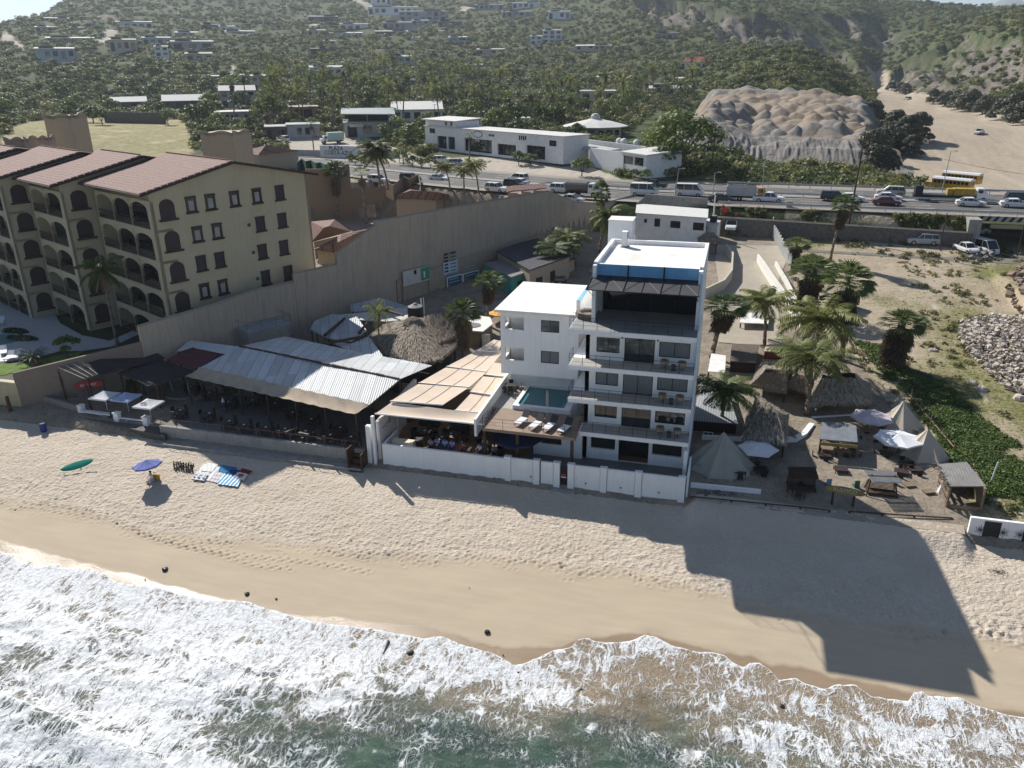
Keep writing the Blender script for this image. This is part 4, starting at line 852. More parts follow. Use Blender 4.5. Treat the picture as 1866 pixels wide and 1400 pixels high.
for x,y,s,lab in [(135,590,1.9,'dark rounded shrub left of the tall garden palm'),(165,600,1.7,'dark shrub in the middle of the resort planting'),(190,575,2.0,'tall dark shrub against the resort balconies'),(225,590,1.9,'dark shrub right of the garden palm trunk'),(255,580,1.7,'dark shrub under the arched corner window'),(285,575,1.3,'dark shrub at the foot of the cream corner'),(110,565,1.5,'dark shrub at the edge of the pool terrace'),(60,578,1.0,'small bush beside the terrace planter'),(230,608,1.4,'low shrub behind the perimeter wall end'),(150,570,1.7,'dark shrub behind the palm'),(12,560,1.6,'dark shrub by the left balconies'),(205,605,1.3,'low hedge shrub along the white garden path')]:
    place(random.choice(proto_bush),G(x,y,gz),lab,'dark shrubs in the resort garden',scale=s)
# garden palms and small tree
RP=proto(coconut(81,7.8,1.1,nf=17,L=2.9,nl=24)); place(RP,G(215,632,gz),'tall royal palm with a pale trunk in front of the resort hotel',rz=2.2,scale=(1,1,1.18))
CY=thing('cycad','x','cycad',(0,0,0)); mb=MB(); rnd=random.Random(5)
for i in range(34): frond(mb,(0,0,.9),i*2.4,.9-1.1*i/34,1.7,rnd,14,.05,.28,1.0)
mb.build('crown',l_hot,CY); MB().tube((0,0,0),(0,0,1),.3,.25,8).build('trunk',m_trunk,CY); proto(CY); place(CY,G(64,668,gz),'spiky sago palm at the edge of the sunny lawn',scale=1.15)
ST=proto(broadtree(83,2.6,1.5,leaf=leafmat('sunny_leaf',(.10,.16,.03),(.14,.2,.04),(.16,.22,.05)),n=700,s=.15,clumps=8,trunk=.08)); place(ST,G(124,652,gz),'small sunlit bright green tree beside the garden path')
LL=thing('sun_lounger','x','sun lounger'); MB().box(-.33,.33,-.9,.45,.28,.36).build('seat',m_wcloth,LL); MB().slab([(-.33,.45,.36),(.33,.45,.36),(.33,1.05,.75),(-.33,1.05,.75)],.07).build('backrest',m_wcloth,LL)
for x in (-.28,.28):
    for y in (-.8,.4): MB().box(x-.03,x+.03,y-.03,y+.03,0,.28).build('leg',m_wcloth,LL)
proto(LL)
for k,(x,y,lab) in enumerate([(18,655,'white sun lounger on the sunlit end of the resort pool terrace'),(30,653,'white sun lounger nearest the sago palm'),(3,590,'white lounger at the left picture edge above the jacuzzi'),(8,645,'white sun lounger furthest left in the sunlit patch')]): place(LL,G(x,y,gz+.06),lab,'resort sun loungers',rz=.5+k*.1)
# ================================================================ PEOPLE
def skinobj(name,verts,edges,rad,mat,par,sub=1,root=0):
    me=bpy.data.meshes.new(name); me.from_pydata(verts,edges,[]); me.materials.append(mat); o=bpy.data.objects.new(name,me); COL.objects.link(o)
    if par: o.parent=par
    md=o.modifiers.new('skin','SKIN'); md.use_smooth_shade=True
    sv=me.skin_vertices[0].data
    for i,r in enumerate(rad): sv[i].radius=(r,r)
    sv[root].use_root=True
    if sub: s=o.modifiers.new('sub','SUBSURF'); s.levels=sub; s.render_levels=sub
    return o
m_skin=M('skin',(.30,.17,.11),rough=.6,var=.05,bmp=0); m_hair=M('dark_hair',(.03,.02,.015),rough=.7,var=.1,bmp=0)
def person(label,loc,rz,pose='sit',shirt=(.5,.6,.75),pants=(.05,.06,.09),group=None,hold=False):
    t=thing('person',label,'person',loc,group,rz)
    if pose=='sit':   # faces +y, hips at the seat 0.45
        J=dict(pel=(0,0,.52),ch=(0,-.02,.95),nk=(0,.01,1.13),hd=(0,.05,1.25),ht=(0,.04,1.36),sl=(-.19,0,1.06),sr=(.19,0,1.06),el=(-.25,.12,.82),er=(.25,.12,.82),wl=(-.16,.36,.80),wr=(.16,.36,.80),hl=(-.13,.43,.79),hr=(.13,.43,.79),pl=(-.1,0,.5),pr=(.1,0,.5),kl=(-.13,.42,.5),kr=(.13,.42,.5),al=(-.13,.45,.08),ar=(.13,.45,.08),tl=(-.13,.6,.04),tr=(.13,.6,.04))
    else:
        J=dict(pel=(0,0,.95),ch=(0,0,1.3),nk=(0,0,1.5),hd=(0,.03,1.6),ht=(0,.02,1.72),sl=(-.2,0,1.43),sr=(.2,0,1.43),el=(-.26,.02,1.15),er=(.26,.05,1.15),wl=(-.25,.15,.92),wr=(.22,.28,1.02),hl=(-.24,.2,.84),hr=(.19,.36,1.04),pl=(-.1,0,.93),pr=(.1,0,.93),kl=(-.12,.05,.5),kr=(.11,-.02,.5),al=(-.12,.04,.08),ar=(.12,-.1,.08),tl=(-.13,.2,.03),tr=(.14,.06,.03))
    ks=list(J); E=[('pel','ch'),('ch','nk'),('nk','hd'),('hd','ht'),('ch','sl'),('ch','sr'),('sl','el'),('sr','er'),('el','wl'),('er','wr'),('wl','hl'),('wr','hr'),('pel','pl'),('pel','pr'),('pl','kl'),('pr','kr'),('kl','al'),('kr','ar'),('al','tl'),('ar','tr')]
    Rr=dict(pel=.13,ch=.14,nk=.055,hd=.1,ht=.085,sl=.06,sr=.06,el=.042,er=.042,wl=.03,wr=.03,hl=.035,hr=.035,pl=.09,pr=.09,kl=.06,kr=.06,al=.042,ar=.042,tl=.04,tr=.04)
    skinobj('body',[J[k] for k in ks],[(ks.index(a),ks.index(b)) for a,b in E],[Rr[k] for k in ks],m_skin,t)
    def part(nm,keys,edges,k,mat): skinobj(nm,[J[a] for a in keys],[(keys.index(a),keys.index(b)) for a,b in edges],[Rr[a]*k for a in keys],mat,t)
    part('shirt',['pel','ch','sl','sr','el','er'],[('pel','ch'),('ch','sl'),('ch','sr'),('sl','el'),('sr','er')],1.22,M('shirt_%d_%d_%d'%tuple(int(c*99) for c in shirt),shirt,var=.08,bmp=0))
    part('trousers',['pel','pl','pr','kl','kr'],[('pel','pl'),('pel','pr'),('pl','kl'),('pr','kr')],1.2,M('trousers_%d'%int(pants[0]*999),pants,var=.08,bmp=0))
    h=J['ht']; MB().lathe([(.0,.09),(.07,.075),(.1,.03),(.105,-.02),(.09,-.05)],(h[0],h[1]-.015,h[2]-.01),10).build('hair',m_hair,t,smooth=True).location=(0,0,0)
    return t
_pb=MB.build
def _localbuild(s,name,mat,parent=None,T=None,**k):      # inside rotated or not-yet-placed things geometry is written in the thing's own frame
    if parent is not None and (getattr(parent,'name','').startswith('person')):
        o=_pb(s,name,mat,None,T,**k); o.parent=parent; return o
    return _pb(s,name,mat,parent,T,**k)
MB.build=_localbuild
# ---------------------------------------------------------------- furniture prototypes (local frame)
m_ltr=M('black_leather_chair',(.03,.025,.022),rough=.55,var=.2,bmp=0)
CH=thing('chair','x','chair'); MB().box(-.21,.21,-.21,.21,.42,.47).build('seat',m_ltr,CH)
MB().slab([(-.21,-.2,.95),(.21,-.2,.95),(.21,-.23,.47),(-.21,-.23,.47)],.04).box(-.2,.2,-.24,-.2,.5,.97).build('backrest',m_ltr,CH)
for x in (-.18,.18):
    for y in (-.18,.18): MB().box(x-.025,x+.025,y-.025,y+.025,0,.42).build('leg',m_dwood,CH)
proto(CH)
TB=thing('table','x','table'); MB().box(-.55,.55,-.42,.42,.71,.75).build('table_top',M('dark_table',(.06,.045,.04),rough=.45,var=.2),TB)
for x in (-.48,.48):
    for y in (-.35,.35): MB().box(x-.03,x+.03,y-.03,y+.03,0,.71).build('leg',m_dwood,TB)
proto(TB)
PLT=thing('napkin_plate','x','plate'); MB().lathe([(0,.0),(.1,.0),(.13,.02),(.05,.04),(.03,.09),(0,.1)],(0,0,0),8).build('dish',m_wcloth,PLT); proto(PLT)
def order(n): return ['first','second','third','fourth','fifth','sixth','seventh','eighth','ninth','tenth','eleventh','twelfth'][n]
def dining(p,rz,where,grp,chairs=4,plate=True,ang=0):
    place(TB,p,'dark dining table, '+where,grp+' tables',rz=rz)
    sides=[(0,-.62,0,'seaward'),(0,.62,math.pi,'inland'),(-.75,0,-math.pi/2,'left'),(.75,0,math.pi/2,'right')]
    for k in range(chairs):
        x,y,r,nm=sides[k]; c,s=math.cos(rz),math.sin(rz); rr=rz+r+random.uniform(-.15,.15)
        place(CH,(p[0]+x*c-y*s,p[1]+x*s+y*c,p[2]),'chair %s of the %s'%(nm,where),grp+' chairs',rz=rr)
    if plate: place(PLT,(p[0]+random.uniform(-.2,.2),p[1]+random.uniform(-.15,.15),p[2]+.75),'small white dish on the '+where,grp+' dishes')
# ================================================================ OPEN AIR RESTAURANT WITH THE CORRUGATED ROOF
m_metal=M('corrugated_metal',(.60,.63,.66),rough=.5,var=.08,sc=.5,dirt=.35,metal=.0,spec=.6)
def corr_mat(name,az,col,per=.22,rust=.3):
    m,t,b=newmat(name); g=mapping(t,_n(t,'ShaderNodeNewGeometry').outputs['Position'],(1,1,1),(0,0,az)); s=_n(t,'ShaderNodeSeparateXYZ'); t.links.new(g,s.inputs[0])
    sheet=math2(t,'FRACT',math2(t,'DIVIDE',s.outputs[0],1.05)); cell=_n(t,'ShaderNodeTexWhiteNoise',noise_dimensions='2D'); fl=_n(t,'ShaderNodeCombineXYZ')
    t.links.new(math2(t,'FLOOR',math2(t,'DIVIDE',s.outputs[0],1.05)),fl.inputs[0]); t.links.new(math2(t,'FLOOR',math2(t,'DIVIDE',s.outputs[1],3.1)),fl.inputs[1]); t.links.new(fl.outputs[0],cell.inputs['Vector'])
    c=mixc(t,cell.outputs['Value'],col,tuple(k*.72 for k in col)); c=mixc(t,math2(t,'LESS_THAN',sheet,.06),c,tuple(k*.35 for k in col))
    st=noise(t,mapping(t,g,(3,.25,1)),1,5,.7); c=mixc(t,math2(t,'MULTIPLY',ramp(t,st,.5,.75),rust),c,(.27,.17,.11)); c=mixc(t,math2(t,'MULTIPLY',ramp(t,noise(t,g,.7,5),.5,.75),.5),c,tuple(k*.6 for k in col))
    t.links.new(c,b.inputs['Base Color']); b.inputs['Roughness'].default_value=.5; b.inputs['Specular IOR Level'].default_value=.5
    bump(t,b,math2(t,'SINE',math2(t,'MULTIPLY',s.outputs[0],2*math.pi/per)),.7,.03); return m
RA=math.radians(12.5)
m_corr=corr_mat('corrugated_roof',-RA,(.62,.64,.66)); m_corr2=corr_mat('corrugated_old',-.5,(.5,.54,.57),rust=.6)
FZ=1.3
OR_=thing('open_restaurant','open air restaurant under a long corrugated metal roof with a tan cloth awning','restaurant',(-40,63,0))
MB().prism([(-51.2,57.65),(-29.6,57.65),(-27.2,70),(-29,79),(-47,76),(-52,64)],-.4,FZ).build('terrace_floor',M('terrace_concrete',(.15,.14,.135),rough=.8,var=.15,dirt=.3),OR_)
MB().prism([(-51.4,57.35),(-29.6,57.35),(-29.6,57.65),(-51.4,57.65)],-1.0,FZ+.1).build('retaining_wall',M('stained_concrete',(.37,.36,.34),rough=.95,var=.15,streak=.4,dirt=.4),OR_)
MB().prism([(-51.6,56.2),(-29.6,56.2),(-29.6,57.35),(-51.6,57.35)],-1,.14).build('footing',M('stained_footing',(.38,.36,.33),rough=.95,var=.2,dirt=.4),OR_)
aF=[G(338,686,4.3),G(645,755,4.3)]; aB=[G(364,670,4.75),G(673,738,4.75)]; rg=[G(437,632,5.9),G(728,692,5.9)]; bk=[G(519,614,5.2),G(787,667,5.2)]
def warp(a,b,c,d,nu,nv,f):  # grid patch between front a-b and back d-c
    rows=[]
    for j in range(nv+1):
        v=j/nv; l=Vector(a).lerp(Vector(d),v); r=Vector(b).lerp(Vector(c),v); rows.append([l.lerp(r,i/nu)+Vector((0,0,f(i/nu,v))) for i in range(nu+1)])
    return rows
MB().grid(warp(aB[0],aB[1],rg[1],rg[0],24,6,lambda u,v:.05*math.sin(u*9))).build('metal_roof',m_corr,OR_,solid=.05)
MB().grid(warp(rg[0],rg[1],bk[1],bk[0],24,6,lambda u,v:.05*math.sin(u*7+1))).build('metal_roof',m_corr,OR_,solid=.05)
rnd=random.Random(3)
mb=MB(); n=46
for i in range(n):
    a=rg[0].lerp(rg[1],i/n)+Vector((0,0,.07+rnd.uniform(-.02,.03))); b=rg[0].lerp(rg[1],(i+1)/n)+Vector((0,0,.07)); mb.tube(a,b,.09+rnd.random()*.04,n=5)
mb.build('ridge_cap',m_dwood,OR_)
MB().grid(warp(aF[0],aF[1],aB[1]+Vector((0,0,.06)),aB[0]+Vector((0,0,.06)),60,8,lambda u,v:-.12*math.sin(v*math.pi)+.06*math.sin(u*37+v*5)*math.sin(v*3.1)+.04*math.sin(u*90+v*9))).build('cloth_awning',M('tan_awning_cloth',(.47,.38,.29),rough=.95,var=.1,sc=1,dirt=.35),OR_,solid=.02)
for i in range(7):
    u=i/6; p=aF[0].lerp(aF[1],u)+Vector((0,.3,0)); MB().tube((p.x,p.y,FZ),p,.07,n=6).build('post',m_dwood,OR_)
    q=rg[0].lerp(rg[1],u); MB().tube((q.x,q.y,FZ),q-Vector((0,0,.1)),.08,n=6).build('post',m_dwood,OR_)
mb=MB()
for i in range(15): u=i/14; mb.tube(aB[0].lerp(aB[1],u)-Vector((0,0,.12)),rg[0].lerp(rg[1],u)-Vector((0,0,.12)),.05,n=4)
for j in (0,.33,.66): a=aB[0].lerp(rg[0],j)-Vector((0,0,.2)); b=aB[1].lerp(rg[1],j)-Vector((0,0,.2)); mb.tube(a,b,.06,n=4)
mb.build('rafter',m_dwood,OR_)
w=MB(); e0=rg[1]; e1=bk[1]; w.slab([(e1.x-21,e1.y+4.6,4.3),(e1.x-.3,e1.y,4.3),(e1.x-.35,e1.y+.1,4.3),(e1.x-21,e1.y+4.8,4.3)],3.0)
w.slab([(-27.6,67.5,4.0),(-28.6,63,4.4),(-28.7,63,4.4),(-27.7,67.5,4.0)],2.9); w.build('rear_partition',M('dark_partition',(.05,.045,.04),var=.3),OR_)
railing(OR_,[(-51.3,57.5,FZ),(-30.4,57.5,FZ)],h=.85,step=1.7,bars=1,mat=M('rusty_rope_rail',(.22,.12,.08),var=.2),r=.03)
front=[(327,757),(378,762),(417,775),(440,786),(473,795),(508,801),(543,808),(583,818),(620,826)]
for i,(x,y) in enumerate(front):
    p=G(x,y-6,FZ+.6); dining((p.x,max(p.y,58.45),FZ),-RA+random.uniform(-.1,.1),'%s table from the left along the seaward rail'%order(i),'front row',4)
back=[(382,725),(418,742),(460,740),(500,745),(535,762),(570,775),(617,790),(350,715),(420,712),(478,728)]
for i,(x,y) in enumerate(back):
    p=G(x,y-8,FZ+.6); dining((p.x,p.y,FZ),-RA+random.uniform(-.2,.2),'%s table in the shade behind the front row'%order(i),'back row',4)
p=G(414,745,FZ+.5); person('person in a white and blue top walking between the dark restaurant tables',(p.x-.5,p.y+.2,FZ),2.2,'stand',(.75,.78,.85),(.05,.08,.3))
# dark wooden gate and stairs at the right end of the terrace
gs=thing('beach_stairs','dark wooden stair block down to the sand beside the white wall end','stairs',(-30.4,57.3,0))
for k in range(4): MB().box(-31.0,-29.7,57.5-.35*(k+1),57.5-.35*k,-.6,1.1-k*.38).build('step',m_dwood,gs)
MB().box(-31.05,-30.95,56.1,57.5,.2,2.0).box(-29.75,-29.65,56.1,57.5,-.5,1.6).build('side_panel',m_dwood,gs)
# ================================================================ LEFT SHEDS, FLAT BUILDING, TANKS, PALAPA
m_brownroof=M('brown_palm_roof',(.055,.045,.048),rough=.95,var=.25,sc=1.2,bmp=.6); m_redroof=M('maroon_roof',(.13,.045,.05),rough=.9,var=.2)
def shed(name,label,top,z0,roofm,posts=True,th=.12,walls=None,cat='shelter'):
    c=sum((Vector(p) for p in top),Vector())/len(top); t=thing(name,label,cat,(c.x,c.y,z0)); MB().slab(top,th).build('roof',roofm,t)
    if posts:
        for p in top: q=Vector(p).lerp(c,.06); MB().tube((q.x,q.y,z0),(q.x,q.y,q.z-.05),.08,n=6).build('post',m_dwood,t)
    if walls:
        mb=MB(); k=len(top)
        for i in range(k):
            if i in walls: continue
            a=Vector(top[i]).lerp(c,.05); b=Vector(top[(i+1)%k]).lerp(c,.05); n=len(mb.v); d=Vector((-(b-a).y,(b-a).x,0)).normalized()*.08
            mb.v+=[(a.x,a.y,z0),(b.x,b.y,z0),(b.x,b.y,b.z-.1),(a.x,a.y,a.z-.1),(a.x+d.x,a.y+d.y,z0),(b.x+d.x,b.y+d.y,z0),(b.x+d.x,b.y+d.y,b.z-.1),(a.x+d.x,a.y+d.y,a.z-.1)]
            mb.f+=[(n,n+1,n+2,n+3),(n+7,n+6,n+5,n+4),(n+3,n+2,n+6,n+7),(n,n+3,n+7,n+4),(n+1,n+5,n+6,n+2)]
        mb.build('wall',walls.get('m',m_concrete) if isinstance(walls,dict) else m_concrete,t)
    return t
shed('surf_shop_roof','dark brown roofed shelter of the surf shop against the garden wall',[G(150,665,4.9),G(182,683,4.2),G(300,652,4.4),G(262,628,5.3)],.9,m_brownroof)
pg=thing('slatted_pergola','slatted pergola with white rafters over the red surfboard sign','pergola',tuple(G(150,700,.9)))
a,b,c_,d=G(105,671,4.5),G(153,692,4.1),G(178,684,4.2),G(150,663,4.8); mb=MB()
for i in range(26): u=i/25; mb.tube(a.lerp(b,u)+Vector((0,0,.06)),d.lerp(c_,u)+Vector((0,0,.06)),.035,n=4)
mb.build('slat',M('pergola_slats',(.30,.25,.2),var=.2),pg)
for u in (0,.33,.66,1): MB().tube(a.lerp(d,u)+Vector((0,0,.14)),b.lerp(c_,u)+Vector((0,0,.14)),.04,n=4).build('rafter',M('white_rafter',(.7,.68,.62)),pg)
for q in (a,b): MB().tube((q.x,q.y,.7),q,.09,n=6).build('post',m_dwood,pg); MB().tube((q.x+.5,q.y-.3,.7),q,.08,n=6).build('post',m_dwood,pg)
sh=shed('second_brown_roof','flat dark brown shelter roof right of the surf shop',[G(215,680,3.9),G(285,702,3.7),G(352,676,4.1),G(285,652,4.3)],.9,m_brownroof)
shed('maroon_roof_shelter','maroon roofed lean to beside the corrugated restaurant roof',[G(303,656,4.5),G(364,671,4.6),G(408,641,5.1),G(350,630,5)],1,m_redroof,cat='shelter')
shed('blue_metal_lean_to','narrow pale blue metal roof strip behind the maroon roof',[G(322,640,4.9),G(350,632,5.05),G(420,646,5.3),G(436,632,5.6),G(345,620,5.1)],1,m_metal)
shed('white_board_roof','two small white roof boards over the surfboard rack',[G(250,693,3.4),G(268,703,3.3),G(294,697,3.4),G(272,688,3.5)],.9,M('white_board',(.72,.69,.64),var=.1),posts=True,th=.05)
fb=thing('flat_roof_building','small grey concrete building with a railed flat roof and a black tank','building',(-52,77,1.5))
c4=[G(390,585,5.3),G(450,604,5.3),G(531,586,5.3),G(480,565,5.3)]; MB().slab([tuple(q) for q in c4],.35).build('roof',M('bluish_concrete',(.34,.36,.38),var=.15,dirt=.3),fb)
ce=sum(c4,Vector())/4; MB().prism([tuple(q.lerp(ce,.06))[:2] for q in c4],1,4.95).build('wall',m_concrete,fb)
MB().box(ce.x+.6,ce.x+1.6,ce.y-3.1,ce.y-2.0,2.2,3.6).build('window',m_dark,fb); railing(fb,[tuple(q.lerp(ce,.03)) for q in c4]+[tuple(c4[0].lerp(ce,.03))],h=.9,step=1.6,bars=2)
def tank(label,p,r=.75,h=1.7,mat=None,name='water_tank'):
    t=thing(name,label,'water tank',tuple(p)); MB().lathe([(r*.96,0),(r,.1),(r,h*.33),(r*.97,h*.36),(r,h*.39),(r,h*.7),(r*.97,h*.73),(r,h*.78),(r*.95,h*.9)],tuple(p),16).build('tank_body',mat or M('black_plastic',(.018,.018,.02),rough=.5,var=.1,bmp=0),t,smooth=True)
    MB().lathe([(r*.95,h*.9),(r*.5,h*1.0),(r*.25,h*1.03),(r*.25,h*1.08),(0,h*1.09)],tuple(p),16).build('lid',M('tank_lid',(.30,.30,.3),var=.1) if mat is None else mat,t,smooth=True); return t
tank('black water tank on the railed flat concrete roof',G(459,577,5.35),.7,1.6)
tank('black cylindrical water tank with a grey lid behind the thatched palapa',G(758,586,4.6),.95,2.1)
mb=thing('tank_pipe','white pipe standing beside the black water tank','pipe',tuple(G(769,580,3))); q=G(769,584,4); MB().tube(q,q+Vector((0,0,2.8)),.07,n=6).tube(q+Vector((.35,0,0)),q+Vector((.35,0,2.9)),.05,n=6).build('pipe_run',m_wcloth,mb)
shed('old_corrugated_roof','old bluish corrugated roof with planks between the tank and the restaurant',[G(565,600,4.6),G(573,585,4.8),G(605,572,5.0),G(650,577,4.9),G(668,602,4.8),G(640,622,4.6),G(598,616,4.5)],1.5,m_corr2,posts=True)
shed('grey_side_roof','bluish metal roof lying between the old corrugated roof and the thatch',[G(600,622,4.7),G(640,626,4.9),G(672,613,5.0),G(700,652,5.1),G(640,640,5)],1.5,m_corr2)
shed('sunlit_white_roof','sunlit whitish sheet roof left of the black tank',[G(622,573,4.7),G(655,583,4.6),G(705,586,4.7),G(757,580,4.8),G(748,561,5.0),G(700,564,5.0),G(660,570,4.8)],1.5,M('pale_sheet_roof',(.62,.60,.56),var=.12,dirt=.35))
shed('blue_pitched_roof','small blue grey pitched roof against the perimeter wall',[G(640,568,4.3),G(638,555,4.7),G(693,543,5.4),G(745,559,4.7),G(748,563,4.5)],1.5,m_corr2)
for i,(p1,p2,z,lab) in enumerate([((592,611),(628,580),4.9,'thick brown plank lying on the old corrugated roof'),((594,627),(668,612),5.2,'long brown beam along the roof valley beside the thatch'),((655,607),(667,590),5.3,'rusty brown sheet propped at the end of the old roof'),((700,565),(735,575),5.3,'dry brown frond lying on the sunlit white roof')]):
    tag(MB().tube(G(*p1,z),G(*p2,z+.1),.2,.14,5).build('roof_beam',m_dwood),lab,'beam')
# palapa
def thatch_mat(name,col):
    if name in _M: return _M[name]
    m,t,b=newmat(name); _M[name]=m; g=_n(t,'ShaderNodeTexCoord').outputs['Object']; v=noise(t,mapping(t,g,(9,9,1.6)),1.5,5,.75); n2=noise(t,g,.7,5,.6)
    c=mixc(t,ramp(t,v,.32,.66),col,tuple(k*.34 for k in col)); c=mixc(t,ramp(t,n2,.4,.7),c,tuple(k*.7 for k in col)); t.links.new(c,b.inputs['Base Color']); b.inputs['Roughness'].default_value=1; b.inputs['Specular IOR Level'].default_value=.05
    bump(t,b,v,1,.15); return m
m_thatch=thatch_mat('thatch',(.31,.26,.215)); m_thatchd=thatch_mat('old_grey_thatch',(.30,.27,.235)); m_straw=M('pale_straw',(.5,.43,.34),var=.3,sc=3,bmp=0)
def thatchroof(t,foot,ridge,ze,zr,mat,seg=5,over=.35,n=2600):
    """foot: eave polygon xy, ridge: list of points the roof rises to (same length), shaggy edge and loose straws"""
    mb=MB(); rnd=random.Random(len(foot)*7+int(ze*10)); k=len(foot); P_=[]
    for i in range(k):
        a=Vector((foot[i][0],foot[i][1],ze)); b=Vector((foot[(i+1)%k][0],foot[(i+1)%k][1],ze)); ra=Vector((*ridge[i],zr)); rb_=Vector((*ridge[(i+1)%k],zr))
        g=warp(a,b,rb_,ra,10,6,lambda u,v:-.22*math.sin(v*math.pi)*.6+rnd.uniform(-.06,.06)); mb.grid(g); P_.append((a,b,ra,rb_))
        mb.grid([[q-Vector((0,0,.38+rnd.uniform(-.12,.2))) for q in g[0]],g[0]])
    o=mb.build('thatch',mat,t,smooth=False); s=MB()
    for _ in range(n):
        a,b,ra,rb_=rnd.choice(P_); u=rnd.random(); v=rnd.random()**1.3; p=a.lerp(b,u).lerp(ra.lerp(rb_,u),v); dn=(a.lerp(b,u)-ra.lerp(rb_,u)).normalized(); sd=(b-a).normalized()
        p=p+Vector((0,0,.02-.22*math.sin(v*math.pi)*.6+.05)); l=rnd.uniform(.3,.7); w=rnd.uniform(.02,.045); q=p+dn*l+sd*rnd.uniform(-.18,.18)+Vector((0,0,rnd.uniform(-.03,.08))); s.quad(p-sd*w,p+sd*w,q+sd*w*.5,q-sd*w*.5)
    s.build('loose_straw',m_straw,o); return o
PA=thing('palapa','large conical thatched palapa behind the corrugated restaurant roof','palapa',tuple(G(765,650,2)))
pf=[G(x,y,4.3) for x,y in [(669,618),(690,640),(728,655),(765,661),(805,652),(838,622),(836,598),(810,578),(760,576),(700,590)]]; ap=G(752,581,6.8)
thatchroof(PA,[p[:2] for p in pf],[ap[:2]]*len(pf),4.3,6.8,m_thatch,n=3200)
MB().lathe([(1.3,-.45),(.8,.0),(.3,.2),(0,.22)],tuple(ap),8).build('thatch_cap',m_thatch,PA)
for p in pf: q=Vector(p).lerp(Vector((ap.x,ap.y,4.3)),.12); MB().tube((q.x,q.y,1.2),(q.x,q.y,4.1),.09,n=6).build('post',m_dwood,PA)
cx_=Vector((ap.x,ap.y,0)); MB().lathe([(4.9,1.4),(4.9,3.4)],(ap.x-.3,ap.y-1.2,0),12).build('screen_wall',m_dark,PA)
PB=thing('thatched_lean_to','smaller thatched gable rising behind the conical palapa','palapa',tuple(G(820,620,2)))
q4=[G(752,582,6.3),G(820,566,6.9),G(838,600,4.6),G(800,612,4.7)]; thatchroof(PB,[q4[0][:2],G(800,625,5)[:2],G(838,606,5)[:2],q4[1][:2]],[G(780,575,6.9)[:2],G(780,575,6.9)[:2],G(818,567,6.9)[:2],G(818,567,6.9)[:2]],5.0,6.9,m_thatch,n=700)
wh=shed('white_roof_hut','wooden hut with a white flat roof and a painted door behind the palapa',[G(846,594,4.2),G(850,602,4.2),G(880,604,4.2),G(898,590,4.2),G(893,578,4.2),G(862,574,4.2)],1.5,M('white_flat_roof',(.78,.75,.70),var=.06,dirt=.15),posts=False,walls={'m':m_wood2})
MB().lathe([(0,.01),(.9,.01),(.95,.05),(0,.08)],tuple(G(862,593,4.22)),14).build('roof_hatch',M('grey_disc',(.2,.2,.22)),wh)
m_mural=M('painted_door',(.66,.62,.58),var=.2,sc=4); e=G(880,604,4.2); MB().box(e.x-.1,e.x+.9,e.y-.16,e.y-.08,1.6,3.9).build('door',m_mural,wh)
# ================================================================ SHADE SAILS AND DINING TERRACE
SZ=4.9
def sail(label,c,sag=.25,seams=2,name='shade_sail'):
    c=[Vector(p) for p in c]; t=thing(name,label,'shade sail',tuple(sum(c,Vector())/4),'tan shade sails over the dining terrace')
    f=lambda u,v:-sag*math.sin(u*math.pi)*math.sin(v*math.pi)
    MB().grid(warp(c[0],c[1],c[2],c[3],14,10,f)).build('cloth',m_sail,t,solid=.02)
    mb=MB()
    for k in range(1,seams+1):
        u=k/(seams+1); pts=[c[0].lerp(c[3],v/8).lerp(c[1].lerp(c[2],v/8),u)+Vector((0,0,f(u,v/8)+.02)) for v in range(9)]; mb.path(pts,.022,4)
    mb.build('seam',M('brown_seam',(.25,.17,.12)),t)
    a,b=c[0],c[1]; MB().tube(a+Vector((0,-.08,.03)),b+Vector((0,-.08,.03)),.07,n=6).build('beam',m_white,t); return t
g5=lambda x,y,z=SZ:G(x,y,z)
sail('front shade sail stretched over the terrace guests',[g5(684,754,4.7),g5(883,774,4.7),g5(881,755,4.95),g5(714,733,4.95)],.35,0)
sail('tan shade sail behind the front sail on the left',[g5(712,731,5.1),g5(807,738,5.1),g5(853,707,5.1),g5(762,700,5.1)],.1)
sail('tan shade sail third from the beach on the left',[g5(763,698),g5(855,706),g5(886,679),g5(812,670)],.1)
sail('tan shade sail fourth from the beach beside the hotel wing',[g5(814,668),g5(886,678),g5(914,644),g5(868,640)],.1)
sail('small tan shade sail furthest inland between the white beams',[g5(868,639),g5(908,642),g5(916,622),g5(900,619)],.08,1)
sail('tan shade sail next to the pool wall nearest the sea',[g5(829,748),g5(880,753),g5(904,723),g5(858,717)],.08,1)
sail('tan shade sail next to the pool wall in the middle',[g5(857,714,5.0),g5(905,721,5.0),g5(926,690,5.0),g5(880,686,5.0)],.08,1)
sail('tan shade sail beside the pool wall under the hotel wing',[g5(884,683),g5(930,688),g5(934,665),g5(900,661)],.05,0)
TW=thing('terrace_side_wall','white side wall with faded cursive lettering left of the dining terrace','wall',(-28.6,60,0))
w=MB(); w.v=[(-28.75,57.7,.2),(-28.45,57.7,.2),(-28.45,66.6,.2),(-28.75,66.6,.2),(-28.75,57.7,4.3),(-28.45,57.7,4.3),(-28.45,66.6,4.9),(-28.75,66.6,4.9)]; w.f=[(3,2,1,0),(4,5,6,7),(0,1,5,4),(1,2,6,5),(2,3,7,6),(3,0,4,7)]; w.box(-28.45,-28.3,61.4,61.6,.3,4.6); w.build('wall_face',M('pinkish_white',(.68,.64,.63),var=.06,streak=.2),TW)
MB().box(-29.0,-28.75,57.25,57.55,-.6,4.9).build('end_post',m_white,TW); MB().box(-29.6,-29.2,57.3,57.7,-.5,3.9).build('end_pillar',m_white,TW)
mb=MB(); rnd=random.Random(4); pts=[]
